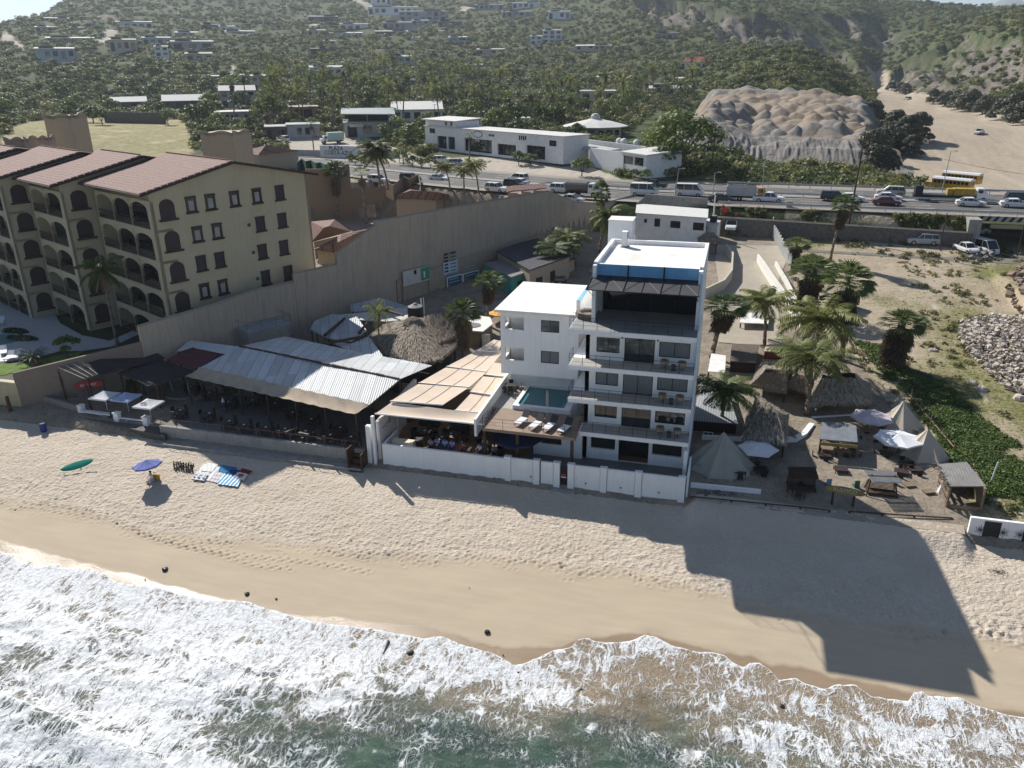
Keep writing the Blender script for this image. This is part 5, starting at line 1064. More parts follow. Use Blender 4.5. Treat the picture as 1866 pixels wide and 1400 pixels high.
for k in range(90): u=k/89; pts.append((-28.44,58.2+3.0*u,3.35+.3*u+.14*math.sin(u*46)+.1*math.sin(u*21)*(1 if .42<u<.6 else .5)))
mb.path(pts,.018,4); mb.path([(-28.44,59.9+.12*math.cos(a*.4),3.55+.3*math.sin(a*.4)) for a in range(17)],.03,4); mb.build('cursive_lettering',M('faded_black_paint',(.08,.07,.07)),TW)
stp=thing('side_steps','narrow white steps beside the end of the sea wall','steps',(-28.9,56.9,-.5))
for k in range(3): MB().box(-29.5,-28.3,56.2+.3*k,57.2,-.8+.25*k,-.55+.25*k).build('step',m_concrete,stp)
# seats on the terrace
m_wick=M('dark_wicker',(.035,.032,.035),rough=.8,var=.3)
SF=thing('wicker_sofa','x','sofa'); MB().box(-1,1,-.4,.4,0,.4).build('seat',m_wick,SF,bev=.08); MB().lathe([(1,0),(1.05,.4),(.95,.42),(.9,0)],(0,0,.38),18,Matrix.Diagonal((1,.45,1,1))).build('backrest',m_wick,SF); proto(SF)
EG=thing('wicker_armchair','x','armchair'); MB().lathe([(.3,0),(.42,.3),(.45,.75),(.38,.78),(.34,.4),(0,.38)],(0,0,0),12,Matrix.Diagonal((.8,1,1,1))).build('shell',m_wick,EG); proto(EG)
TZ=1.38
for x,y,lab in [(783,776,'dark oval wicker sofa at the back of the terrace on the left'),(838,784,'dark oval wicker sofa at the back of the terrace in the middle'),(897,790,'dark oval wicker sofa under the pool deck edge')]: place(SF,G(x,y,TZ+.4),lab,'wicker sofas',rz=-.05); 
for x,y,r,lab in [(755,788,.7,'dark wicker armchair tilted left of the first sofa'),(790,794,-.7,'dark wicker armchair right of the first terrace table'),(812,790,.5,'dark wicker armchair between the two left sofas'),(848,796,-.5,'dark wicker armchair in front of the middle sofa'),(873,797,.4,'dark wicker armchair right of the middle sofa'),(752,806,.0,'dark wicker armchair near the white steps'),(912,822,.3,'dark wicker armchair by the navy parasol')]:
    p=G(x,y,TZ+.4); place(EG,(p.x,p.y,TZ),lab,'wicker armchairs',rz=r)
for x,y,lab,ch in [(773,789,'terrace table by the first wicker armchair',2),(823,794,'terrace table in front of the middle sofa',0),(806,800,'terrace table behind the people in blue shirts',2),(867,800,'terrace table left of the standing guest',0),(915,790,'terrace table under the pool deck',2),(768,805,'terrace table with a sunlit edge near the steps',1),(847,822,'terrace table along the sea wall centre',0),(885,828,'terrace table along the sea wall right',2),(795,816,'terrace table along the sea wall left',0)]:
    p=G(x,y,TZ+.5); dining((p.x,p.y,TZ),random.uniform(-.3,.3),lab,'dining terrace',ch)
tag(MB().box(-27.6,-25.6,58.2,58.9,TZ,TZ+.9).build('counter',M('cream_counter',(.72,.66,.52),var=.05)),'cream topped counter behind the left end of the sea wall','counter')
grp='guests seated at the sea wall'
for x,y,r,sh_,lab in [(785,806,2.9,(.5,.35,.4),'seated person in a reddish top left of the three blue shirts'),(797,804,3.1,(.42,.52,.78),'seated person in a pale blue shirt on the left of three'),(811,806,3.2,(.45,.55,.8),'seated person in a pale blue shirt in the middle of three'),(824,808,3.1,(.36,.46,.78),'seated person in a pale blue shirt on the right of three'),(843,814,3.3,(.35,.08,.1),'seated person in a dark red top at the sea wall')]:
    p=G(x,y,TZ+.95); person(lab,(p.x,max(p.y,58.25),TZ),r,'sit',sh_,group=grp)
p=G(884,807,TZ+1.2); person('person in a cream shirt standing bent over the terrace tables',(p.x,p.y,TZ),2.9,'stand',(.75,.66,.54),(.03,.03,.04))
p=G(875,816,TZ+.9); person('person in a white top seated below the standing guest',(p.x,p.y,TZ),2.6,'sit',(.78,.78,.76),(.02,.02,.03))
p=G(901,818,TZ+.9); person('person in grey seated near the navy parasol',(p.x,p.y,TZ),3.3,'sit',(.2,.22,.24),(.03,.03,.04))
for x,y,lab in [(822,726,'person in a brown shirt seated in the gap between the sails'),(836,728,'person in a white shirt seated in the gap between the sails')]:
    p=G(x,y,TZ+.9); person(lab,(p.x,p.y,TZ),1.2,'sit',(.3,.2,.15) if 'brown' in lab else (.6,.6,.58))
p=G(829,733,TZ+.6); dining((p.x,p.y,TZ),.3,'small table seen between the shade sails','sail gap',2)
def parasol(label,base,h,r,mat,n=8,dz=.45,closed=False,group=None,tilt=(0,0),sq=False,pole=m_wcloth,finial=False):
    t=thing('parasol',label,'parasol',tuple(base),group); b=Vector(base); top=b+Vector((tilt[0],tilt[1],h)); MB().tube(b,top,.03,n=6).build('pole',pole,t)
    q=(top-b).to_track_quat('Z','Y').to_matrix().to_4x4(); T=Matrix.Translation(top)@q; mb=MB()
    if closed:
        for i in range(10): a=i*.63; mb.lathe([(.02,.1),(.07,-.2),(.1,-.8),(.08,-1.3),(.0,-1.3)],tuple(top+Vector((math.cos(a)*.04,math.sin(a)*.04,0))),5)
    else:
        m=4 if sq else n; off=math.pi/4 if sq else 0
        for i in range(m):
            a0=2*math.pi*i/m+off; a1=2*math.pi*(i+1)/m+off; k=6
            A=Vector((r*math.cos(a0),r*math.sin(a0),-dz)); B=Vector((r*math.cos(a1),r*math.sin(a1),-dz)); rows=[]
            for j in range(k+1):
                v=j/k; ra=A*v; rb=B*v; rows.append([ra.lerp(rb,u/4)*(1-.05*math.sin(u/4*math.pi)*v)+Vector((0,0,-.05*v*math.sin(u/4*math.pi)-.04*math.sin(v*math.pi))) for u in range(5)])
            mb.grid([[T@p_ for p_ in row] for row in rows]); mb.grid([[T@p_ for p_ in rows[-1]],[T@(p_+Vector((0,0,-.14))) for p_ in rows[-1]]])
    mb.build('canopy',mat,t,solid=0 if closed else .01)
    if finial: MB().lathe([(0,.12),(.05,.06),(.02,0)],tuple(top),6).build('finial',pole,t)
    return t
bs=G(940,836,TZ); parasol('large navy blue parasol standing on the dining terrace',(bs.x,bs.y+.5,TZ),2.6,2.3,m_rope,8,.7)
parasol('closed pale parasol beside the pool loungers',tuple(G(997,758,4.62)),2.3,.3,M('beige_canvas',(.5,.45,.4)),closed=True)
q=G(911,600,1.6); parasol('orange parasol in the alley behind the hotel wing',(q.x,q.y,1.6),2.6,1.5,M('orange_canvas',(.75,.38,.06),var=.06),8,.4)
PL=thing('pool_lounger','x','sun lounger'); MB().box(-.32,.32,-.95,.4,.25,.33).build('seat',m_wcloth,PL); MB().slab([(-.32,.4,.33),(.32,.4,.33),(.32,.95,.85),(-.32,.95,.85)],.06).build('backrest',M('charcoal_mesh',(.05,.05,.05)),PL)
for x in (-.27,.27):
    for y in (-.85,.35): MB().box(x-.025,x+.025,y-.025,y+.025,0,.25).build('leg',m_black,PL)
proto(PL)
for x,y,lab in [(952,770,'white sun lounger nearest the rusty railing'),(978,777,'white sun lounger second from the left below the pool'),(1003,780,'shaded sun lounger next to the closed parasol'),(1030,784,'shaded sun lounger beside the balcony column')]: place(PL,G(x,y,4.65),lab,'loungers on the pool deck',rz=-.25)
p=G(931,714,4.65); dining((p.x,p.y,4.6),.2,'small table beside the walkway to the pool','pool walkway',4,False)
rc=thing('rattan_chair','x','chair'); MB().lathe([(.25,.35),(.34,.4),(.36,.75),(.3,.75),(.27,.45),(0,.42)],(0,0,0),10).build('shell',M('rattan',(.33,.27,.2),var=.2),rc)
for a in range(3): MB().tube((.2*math.cos(a*2.1),.2*math.sin(a*2.1),0),(.15*math.cos(a*2.1),.15*math.sin(a*2.1),.4),.02,n=4).build('leg',m_black,rc)
proto(rc); sd=thing('side_table','x','side table'); MB().lathe([(.2,0),(.14,.25),(.2,.5),(0,.5)],(0,0,0),10).build('drum',M('dark_teal',(.06,.08,.09)),sd); proto(sd)
for k,f in enumerate(FL[:3]):
    fl=['lowest','middle','upper'][k]
    place(rc,(-4.35,60.3,f),'rattan chair left of the side table on the %s hotel balcony'%fl,'balcony chairs'); place(rc,(-2.95,60.2,f),'rattan chair at the right end of the %s hotel balcony'%fl,'balcony chairs'); place(sd,(-3.6,60.0,f),'dark drum side table on the %s hotel balcony'%fl,'balcony side tables')
# ================================================================ SURF SHOP TERRACE AND BEACH GOODS
SG=.75
sw=thing('surf_shop_wall','low mauve wall with a pale concrete bench left of the surf lesson signs','wall',(-62,58,0))
a,b=G(52,715,1.7),G(146,742,1.5); MB().slab([tuple(a),tuple(b),tuple(b+Vector((0,.3,0))),tuple(a+Vector((0,.3,0)))],1.9).build('wall_face',M('mauve_wall',(.27,.23,.23),var=.1,streak=.3),sw)
a,b=G(45,742,.5),G(150,765,.35); MB().slab([tuple(a),tuple(b),tuple(b+Vector((0,.9,0))),tuple(a+Vector((0,.9,0)))],1.1).build('bench',M('pale_concrete',(.5,.5,.49),var=.08,dirt=.2),sw)
fn=thing('surf_sign_fence','white pillared fence carrying two dark surf lesson banners','fence',(-56,57.6,0)); PZ=[(152,764),(217,778),(270,786)]
pp=[G(x,y,.05) for x,y in PZ]
for q in pp: MB().box(q.x-.27,q.x+.27,q.y-.2,q.y+.3,-.6,1.55).build('pillar',m_white,fn); MB().box(q.x-.32,q.x+.32,q.y-.25,q.y+.35,1.55,1.63).build('cap',m_white,fn)
def text(s,par,T,size,mat,ext=.01,name='lettering'):
    c=bpy.data.curves.new(name,'FONT'); c.body=s; c.size=size; c.extrude=ext; c.materials.append(mat); c.align_x='CENTER'; c.align_y='CENTER'; o=bpy.data.objects.new(name,c); COL.objects.link(o)
    me=bpy.data.meshes.new_from_object(o.evaluated_get(bpy.context.evaluated_depsgraph_get())); me.materials.clear(); me.materials.append(mat); bpy.data.objects.remove(o); bpy.data.curves.remove(c)
    o=bpy.data.objects.new(name,me); COL.objects.link(o); o.matrix_world=T; o.parent=par
    if par: o.matrix_parent_inverse=Matrix.Translation(-wloc(par))
    return o
def facing(p,dx): # upright text plane at p reading along dx
    dx=Vector(dx).normalized(); z=Vector((0,0,1)); n=dx.cross(z); return Matrix.Translation(p)@Matrix((dx,z,n)).transposed().to_4x4()
m_ink=M('white_letter_paint',(.8,.8,.78),var=.02,bmp=0); m_bk=M('black_letter_paint',(.02,.02,.02),var=.02,bmp=0); m_bann=M('black_banner',(.03,.03,.045),var=.1,bmp=0)
for i,(a,b,l1,l2) in enumerate([(pp[0],G(208,775,.05),'SURF LESSONS','RENTALS - TOURS'),(pp[1],pp[2],'SURF SCHOOL','LESSONS  RENTALS')]):
    a=a+Vector((.32,.05,0)); b=b+Vector((-.3,.05,0)); w=(b-a); n=Vector((w.y,-w.x,0)).normalized(); bn=MB().slab([tuple(a+Vector((0,0,1.0))),tuple(b+Vector((0,0,1.0))),tuple(b-n*.06+Vector((0,0,1.0))),tuple(a-n*.06+Vector((0,0,1.0)))],.95).build('banner',m_bann,fn)
    mid=(a+b)/2+n*.02; text(l1,bn,facing(mid+Vector((0,0,.68)),w),.42,m_ink); text(l2,bn,facing(mid+Vector((0,0,.25)),w),.27,m_ink)
    MB().box(min(a.x,b.x),max(a.x,b.x),min(a.y,b.y),max(a.y,b.y)+.05,1.02,1.12).build('top_rail',m_white,fn)
q=G(212,775,.05); MB().box(q.x-.5,q.x-.4,q.y,q.y+.1,0,1.4).box(q.x+.3,q.x+.4,q.y,q.y+.1,0,1.4).build('gate_post',m_dwood,fn)
tag(MB().prism([G(x,y,-.1)[:2] for x,y in [(190,782),(196,773),(216,778),(208,785)]],-.5,.1).build('doorstep',m_dwood),'dark wooden step in front of the surf shop gate','step')
tf=MB().prism([G(x,y,.7)[:2] for x,y in [(60,745),(150,762),(300,795),(335,735),(345,690),(300,660),(150,665),(60,700)]],-.5,.7).build('surf_shop_floor',M('shop_floor',(.12,.11,.105),var=.2,dirt=.3)); tag(tf,kind='structure')
for x,y,bx,by,m_,lab in [(190,703,197,752,m_wcloth,'white square parasol on the left of the surf shop terrace'),(231,713,236,755,M('pale_blue_canvas',(.38,.48,.68)),'pale blue square parasol between the two white ones'),(270,718,277,768,M('bright_canvas',(.82,.82,.80)),'bright white square parasol with black marks nearest the restaurant')]:
    b=G(bx,by,.75); t=parasol(lab,tuple(b),2.4,1.5,m_,sq=True,dz=.5,group='square parasols at the surf shop')
    if 'black marks' in lab: T=Matrix.Translation(Vector(b)+Vector((-.1,-.55,2.18)))@Matrix.Rotation(math.radians(22),4,'X'); text('SURF',t,T,.34,m_bk)
def surfboard(label,T,L=2.4,W=.55,mat=None,name='surfboard',par=None,stand=False,cat='surfboard'):
    mb=MB(); n=14; rows=[]
    for i in range(n+1):
        u=i/n; x=(u-.5)*L; w=W/2*(math.sin(math.pi*min(1,u*.93+.035))**.55)*(1 if 0<i<n else .12); zr=.12*(2*u-1)**4
        rows.append((x,w,zr))
    up=[[T@Vector((x,w*k,zr+.035*(1-k*k))) for k in (-1,-.6,0,.6,1)] for x,w,zr in rows]; dn=[[T@Vector((x,w*k,zr-.03*(1-k*k))) for k in (1,.6,0,-.6,-1)] for x,w,zr in rows]
    mb.grid(up); mb.grid(dn)
    if par: return mb.build(name,mat,par,smooth=True)
    t=thing(name,label,cat,tuple(T.translation)); mb.build('board',mat,t,smooth=True)
    f=MB(); 
    for dy in (-.08,0,.08): f.tri(T@Vector((-L*.44,dy,0)),T@Vector((-L*.36,dy,0)),T@Vector((-L*.45,dy*1.3,-.14)))
    f.build('fin',m_black,t); return t
def RT(p,rx=0,ry=0,rz=0): return Matrix.Translation(p)@Matrix.Rotation(rz,4,'Z')@Matrix.Rotation(ry,4,'Y')@Matrix.Rotation(rx,4,'X')
gp=GB(141,848,.45); t=surfboard('green surfboard propped up on the open sand',RT(gp,.6,-.18,.62),2.9,.8,M('green_board',(.03,.33,.22),rough=.3,var=.05,bmp=0)); q=GB(146,850); MB().tube(q,(q.x,q.y,gp.z),.05,n=5).build('prop',m_dwood,t)
p=G(162,701,2.6); t=surfboard('red surfboard hung as a sign under the white pergola rafters',RT(p,1.35,-.12,.25),3.3,.75,M('red_board',(.42,.02,.03),rough=.4,var=.08,bmp=0)); text('SURF SHOP',t,RT(p+Vector((0,-.1,0)),1.35,-.12,.25),.34,m_ink)
p=G(67,700,2.2); t=surfboard('pale grey surfboard lying on a stand by the brown wall',RT(p,.35,-.1,.35),3.0,.6,M('white_board2',(.55,.6,.62),rough=.3,bmp=0)); MB().tube((p.x-.4,p.y,.8),(p.x+.3,p.y,p.z-.1),.05,n=5).tube((p.x+.5,p.y,.8),(p.x-.3,p.y,p.z-.1),.05,n=5).build('stand',m_dwood,t)
for x,y,c,lab in [(312,703,(.3,.5,.58),'light blue surfboard standing upright in the shade rack'),(345,712,(.6,.65,.7),'white surfboard standing upright beside the restaurant stairs'),(262,708,(.05,.12,.14),'dark teal surfboard in the rack under the white boards'),(244,705,(.3,.04,.04),'dark red surfboard in the rack under the white boards'),(322,727,(.25,.26,.28),'grey surfboard lying on the planks left of the restaurant')]:
    p=G(x,y,1.9); surfboard(lab,RT(p,0,1.45 if 'lying' not in lab else .1,.3),2.1,.5,M('board_%d'%x,c,rough=.3,bmp=0))
b=thing('blue_barrel','x','barrel'); MB().lathe([(.28,0),(.3,.05),(.31,.3),(.3,.32),(.31,.35),(.31,.8),(.29,.88)],(0,0,0),14).build('drum',M('blue_plastic',(.015,.05,.22),rough=.5,var=.1,bmp=0),b,smooth=True); MB().lathe([(.29,.86),(.25,.84),(0,.84)],(0,0,0),14).build('inside',m_dark,b); proto(b)
place(b,GB(80,786),'dark blue bin on the sand below the pale bench'); place(b,GB(1799,960),'bright blue barrel on the sand right of the weathered hut',mats={'drum':M('bright_blue_plastic',(.03,.2,.5),rough=.5,bmp=0)})
p=GB(22,760); tag(MB().tube(p,p+Vector((-.25,.2,2.2)),.22,.16,8).build('driftwood_post',m_dwood),'dark leaning driftwood post at the foot of the resort wall','post')
# beach vendor
base=GB(277,878); parasol('blue beach parasol over the vendor on the open sand',tuple(base),2.1,1.25,M('blue_purple_canvas',(.12,.15,.42),var=.1),8,.42,tilt=(-.25,.05))
p=GB(284,874); bg_=thing('beach_bag','yellow and brown bag standing on the sand under the blue parasol','bag',tuple(p)); MB().box(p.x-.32,p.x+.35,p.y-.12,p.y+.2,p.z,p.z+.48).build('bag_body',M('mustard_cloth',(.55,.32,.06),var=.25,sc=5),bg_,bev=.06); MB().path([(p.x-.2,p.y,p.z+.46),(p.x-.1,p.y,p.z+.68),(p.x+.1,p.y,p.z+.68),(p.x+.2,p.y,p.z+.46)],.02,4).build('handle',m_dwood,bg_)
p=GB(279,884,-.38); person('person in white clothes sitting low under the blue beach parasol',(p.x,p.y,p.z),2.7,'sit',(.72,.74,.78),(.45,.5,.58))
tw=[((348,872),(372,845),(402,851),(380,876),(.78,.78,.78),'white towel at the left end of the beach display'),((380,876),(402,852),(418,856),(396,880),(.70,.66,.68),'white towel with mauve bands in the beach display'),((396,880),(418,856),(422,857),(406,882),(.62,.72,.78),'pale striped towel in the middle of the beach display'),((366,858),(378,843),(398,846),(386,860),(.82,.82,.80),'white cloth at the top left of the beach display'),((398,858),(402,847),(432,852),(420,866),(.03,.20,.38),'dark teal towel at the shaded top edge of the display'),((395,882),(408,862),(442,868),(433,887),(.10,.38,.62),'blue and white striped towel at the front of the display'),((410,863),(424,855),(438,857),(428,868),(.02,.06,.2),'navy towel at the shaded top of the display'),((425,868),(434,860),(452,864),(444,876),(.8,.76,.7),'cream towel with a red disc in the display'),((436,860),(441,853),(460,858),(453,864),(.22,.03,.03),'dark red towel at the right end of the display'),((350,873),(362,860),(380,863),(372,876),(.74,.74,.76),'white cloth with grey squares in the beach display')]
for k,(a,b_,c_,d_,col,lab) in enumerate(tw):
    ps=[GB(*q,.035+.012*k) for q in (a,d_,c_,b_)]; st=None
    if 'striped' in lab: st=(0,.34,(.82,.82,.8),.5)
    elif 'mauve' in lab: st=(1,.5,(.35,.3,.36),.2)
    o=MB().grid(warp(ps[0],ps[1],ps[2],ps[3],10,8,lambda u,v:.02*math.sin(u*17+v*9))).build('beach_towel',M('towel_%d'%k,col,rough=.95,var=.06,stripe=st),solid=.02); tag(o,lab,'towel','towels laid out on the sand')
    if 'red disc' in lab: c5=sum(ps,Vector())/4; MB().lathe([(0,.03),(.26,.03),(.26,.035)],tuple(c5+Vector((0,0,.03))),14).build('disc',M('red_disc',(.5,.08,.06)),o).location=c5*0+Vector((0,0,0))
    if 'grey squares' in lab:
        c5=sum(ps,Vector())/4; sq=MB()
        for j in range(6): x0=c5.x-.7+j%3*.5; y0=c5.y-.3+j//3*.35; sq.box(x0,x0+.24,y0,y0+.18,c5.z+.03,c5.z+.045)
        sq.build('printed_square',M('grey_print',(.3,.32,.38)),o)
gd_=thing('trinket_display','rows of small dark trinkets standing on the sand left of the towels','display',tuple(GB(333,852))); rnd=random.Random(8)
for i in range(9):
    mb=MB()
    for j in range(6):
        p=GB(318+i*4.2+rnd.uniform(-1,1),843+j*2.6+i*.6+rnd.uniform(-.6,.6)); mb.tube(p,p+Vector((rnd.uniform(-.08,.08),rnd.uniform(-.05,.05),rnd.uniform(.16,.3))),.035,.05,5); mb.box(p.x-.06,p.x+.06,p.y-.09,p.y+.02,p.z,p.z+.05)
    mb.build('trinkets',M('dark_trinkets',(.05,.04,.035),var=.3),gd_)['kind']='stuff'
def rock(label,p,s,seed,mat,flat=.6,name='rock',group=None):
    rnd=random.Random(seed); mb=MB(); rows=[]
    for j in range(7):
        th=math.pi*j/6; rows.append([(math.sin(th)*math.cos(a*.628)*s*(1+.0*a),math.sin(th)*math.sin(a*.628)*s,math.cos(th)*s*flat) for a in range(11)])
    P_=[[Vector(q)*(1+.28*(vn(seed+q[0]*1.7/s,q[1]*1.7/s+q[2]/s)-.5)*2) for q in r_] for r_ in rows]
    for r_ in P_: r_[10]=r_[0]
    mb.grid([[Vector(p)+q for q in r_] for r_ in P_]); o=mb.build(name,mat,smooth=False); return tag(o,label,'rock',group)
def vn(a,b): return float(vnoise(np.array([a+50.]),np.array([b+50.]),3)[0])
m_wetrock=M('wet_dark_rock',(.06,.05,.043),rough=.35,var=.3,sc=4,bmp=.6)
for x,y,s,lab in [(301,1038,.34,'large dark rock alone on the wet sand'),(450,1082,.26,'flat dark rock at the foam edge left of centre'),(503,1091,.12,'small rock with a wake streak at the foam edge'),(888,1152,.26,'dark rock in the wet hollow at the centre'),(748,1190,.32,'dark rock surrounded by white foam'),(324,1090,.13,'small dark rock in the foam on the left'),(264,1056,.07,'tiny dark stone left of the large rock'),(855,1071,.05,'tiny pebble on the smooth sand'),(945,1226,.14,'pair of dark stones at the water line'),(917,1194,.07,'small pebble in the wet hollow'),(1425,1287,.22,'brown rock showing through the foam on the right'),(1383,1338,.38,'submerged brown rock with a foam ring')]:
    rock(lab,GB(x,y,.05),s*.78,x,m_wetrock)
for x,y,x2,y2,lab in [(708,1168,698,1192,'dark driftwood stick in the foam'),(1060,1255,1050,1262,'short dark branch floating in the foam')]: tag(MB().tube(GB(x,y,.12),GB(x2,y2,.12),.1,.03,6).build('driftwood',m_wetrock),lab,'driftwood')
for x,y,lab in [(1843,987,'clump of dry seaweed near the right hut shadow'),(1818,1042,'clump of dry seaweed on the right sand')]:
    mb=MB(); rnd=random.Random(x); c5=GB(x,y,.05)
    for i in range(60): a=rnd.random()*6.28; r=rnd.random()*.5; p=c5+Vector((math.cos(a)*r*1.4,math.sin(a)*r*.7,rnd.random()*.06)); mb.tube(p,p+Vector((rnd.uniform(-.2,.2),rnd.uniform(-.2,.2),.03)),.012,n=3)
    tag(mb.build('seaweed',l_dead),lab,'seaweed')
# ================================================================ HIGHWAY, BRIDGE, LOWER ROAD, RAMP
m_asph=M('asphalt',(.115,.11,.105),rough=.9,var=.12,sc=.12,dirt=.25,col2=(.15,.14,.13))
m_line=M('road_paint',(.62,.61,.57),rough=.8,var=.15,bmp=0)
def strip(xs_,d0,d1,z,th=.0):
    mb=MB(); rows=[]
    for d in (d0,d1): rows.append([(x,float(road_y(x))+d,z) for x in xs_])
    mb.grid(rows); return mb
XS=list(np.linspace(-135,95,116)); XB=[x for x in XS if x>=34]
def surf(name,d0,d1,z,mat,xs_=XS): return tag(strip(xs_,d0,d1,z).build(name,mat),kind='structure')
surf('highway_seaward',-12,-1.2,RZ-.05,m_asph); surf('highway_inland',1.2,12,RZ-.05,m_asph); surf('shoulder',-14,-12,RZ-.02,M('gravel_shoulder',(.33,.29,.24),var=.2,sc=2)); surf('inland_shoulder',12,16,RZ-.1,M('gravel_shoulder'))
tag(strip(XS,-1.2,1.2,RZ+.1).build('median',m_concrete),kind='structure')
for k,(d,dash) in enumerate([(-11.4,0),(-1.8,0),(1.8,0),(11.4,0),(-7.8,1),(-4.6,1),(5.0,1),(8.2,1)]):
    mb=MB(); x=-133
    while x<94:
        L=3 if dash else 6; y0=float(road_y(x)); y1=float(road_y(x+L)); mb.quad((x,y0+d-.09,RZ-.045),(x+L,y1+d-.09,RZ-.045),(x+L,y1+d+.09,RZ-.045),(x,y0+d+.09,RZ-.045)); x+=L*(3 if dash else 1)
    tag(mb.build('lane_marking',m_line),kind='structure')
def rail(name,label,d,x0,x1,z=RZ,mat=None,step=3.8,h=.75):
    m=mat or M('galvanised_rail',(.5,.5,.5),rough=.45,var=.12,dirt=.2); t=thing(name,label,'guard rail',(x0,float(road_y(x0))+d,z)); n=int((x1-x0)/step); xs_=[x0+(x1-x0)*i/n for i in range(n+1)]; b=MB()
    for i in range(n):
        a=(xs_[i],float(road_y(xs_[i]))+d); c=(xs_[i+1],float(road_y(xs_[i+1]))+d); b.slab([(a[0],a[1],z+h),(c[0],c[1],z+h),(c[0],c[1]+.08,z+h),(a[0],a[1]+.08,z+h)],.32)
    b.build('beam',m,t)
    for x in xs_: y=float(road_y(x))+d; MB().box(x-.07,x+.07,y,y+.14,z-.4,z+h-.05).build('post',m,t)
rail('guard_rail','galvanised guard rail along the seaward edge of the highway',-13.2,-3,92); rail('guard_rail','galvanised guard rail along the inland edge of the highway above the arroyo',12.6,-2,92)
rail('guard_rail','low metal barrier along the highway median',0,-38,92,z=RZ+.1,h=.6)
sw=thing('stone_retaining_wall','rough stone retaining wall below the highway guard rail','wall',(17,139,5.5)); m_rubble=M('rubble_stone',(.21,.185,.16),rough=.95,var=.3,sc=2.5,dirt=.3,bmp=.6,bsc=5)
mb=MB(); wx=[-3+39*i/12 for i in range(13)]
for a,b in zip(wx[:-1],wx[1:]):
    ya=float(road_y(a))-17.2; yb=float(road_y(b))-17.2; n=len(mb.v); za=9.0-.02*a; zb=9.0-.02*b
    mb.v+=[(a,ya-.5,4.5),(b,yb-.5,4.5),(b,yb,zb),(a,ya,za),(a,ya+.6,4.5),(b,yb+.6,4.5),(b,yb+.6,zb),(a,ya+.6,za)]; mb.f+=[(n,n+1,n+2,n+3),(n+3,n+2,n+6,n+7)]
mb.build('stone_face',m_rubble,sw); mb=MB()
for a,b in zip(wx[:-1],wx[1:]): mb.tube((a,float(road_y(a))-17,9.02-.02*a),(b,float(road_y(b))-17,9.02-.02*b),.22,n=4)
mb.build('coping',M('pale_coping',(.42,.36,.28),var=.2),sw)
br=thing('highway_bridge','concrete highway bridge over the lower road with striped edge panels','bridge',(60,140,5))
mb=MB()
for a,b in zip(XB[:-1],XB[1:]):
    ya,yb=float(road_y(a)),float(road_y(b)); mb.slab([(a,ya-13.8,RZ-.08),(b,yb-13.8,RZ-.08),(b,yb+13.8,RZ-.08),(a,ya+13.8,RZ-.08)],.7)
mb.build('deck',m_concrete,br); y=float(road_y(37))
MB().box(35.2,37.0,y-17,y+14,3,RZ-.1).build('abutment',m_concrete,br); MB().box(39,50,y-14.2,y-13.9,8.7,9.3).build('beam_board',M('pale_yellow_board',(.5,.42,.25),var=.15),br)
mb=MB()
for x in (37.5,92): pass
for i in range(46):
    x=37+i*1.1; yy=float(road_y(x))-13.95; mb.v+=[(x,yy,RZ-.75),(x+.5,yy,RZ-.75),(x+1.0,yy,RZ+.05),(x+.5,yy,RZ+.05)]; n=len(mb.v)-4; mb.f.append((n,n+1,n+2,n+3))
mb.build('edge_stripe',M('black_stripe',(.03,.03,.03)),br); mb=MB()
for a,b in zip(XB[1:-1],XB[2:]): ya,yb=float(road_y(a))-13.9,float(road_y(b))-13.9; mb.slab([(a,ya,RZ+.06),(b,yb,RZ+.06),(b,yb+.2,RZ+.06),(a,ya+.2,RZ+.06)],.85)
mb.build('edge_panel',M('edge_concrete',(.5,.48,.45),var=.1),br)
mb=MB(); 
for x in (60,80): mb.box(x,x+1,y-10,y+10,3,RZ-.6)
mb.build('pier',m_concrete,br)
# lower road, ramp and dirt track
def patch(name,pts,z,mat,dz=.05,zf=None):
    mb=MB(); P_=[G(*p,z) for p in pts]; P_=[(q.x,q.y,z) for q in P_]; mb.slab(P_,.3); return tag(mb.build(name,mat),kind='structure')
m_track=M('pale_dirt',(.42,.37,.30),rough=.95,var=.1,sc=.6,col2=(.33,.29,.235),dirt=.2)
lr=MB(); rows=[[],[]]
for x in np.linspace(-3,120,40):
    yy=float(road_y(x)); rows[0].append((x,yy-24.5,float(z_near(np.array([x]),np.array([yy-24.5]))[0])+.05)); rows[1].append((x,yy-17.5,float(z_near(np.array([x]),np.array([yy-20.]))[0])+.07))
tag(lr.grid(rows).build('lower_road',M('worn_asphalt',(.2,.185,.165),rough=.95,var=.15,sc=.4,dirt=.3)),kind='structure')
rows=[]
rp=[((-2.3,133),(9.5,134)),((-2.3,125),(8.2,126)),((-1.5,116),(7.0,118)),((-1.2,108),(6.6,110)),((-1.0,100),(6.6,101)),((-.5,92),(7,92))]
for a,b in rp:
    r_=[]
    for i in range(7): x=a[0]+(b[0]-a[0])*i/6; yy=a[1]+(b[1]-a[1])*i/6; r_.append((x,yy,float(z_near(np.array([x]),np.array([yy]))[0])+.06))
    rows.append(r_)
tag(MB().grid(rows[::-1]).build('ramp_road',m_track),kind='structure')
def gz(x,y): return float(zland(np.array([float(x)]),np.array([float(y)]),False)[0])
def GG(px,py,dz=0.,near=60.): p=hit(px,py,near); return Vector((p.x,p.y,p.z+dz))
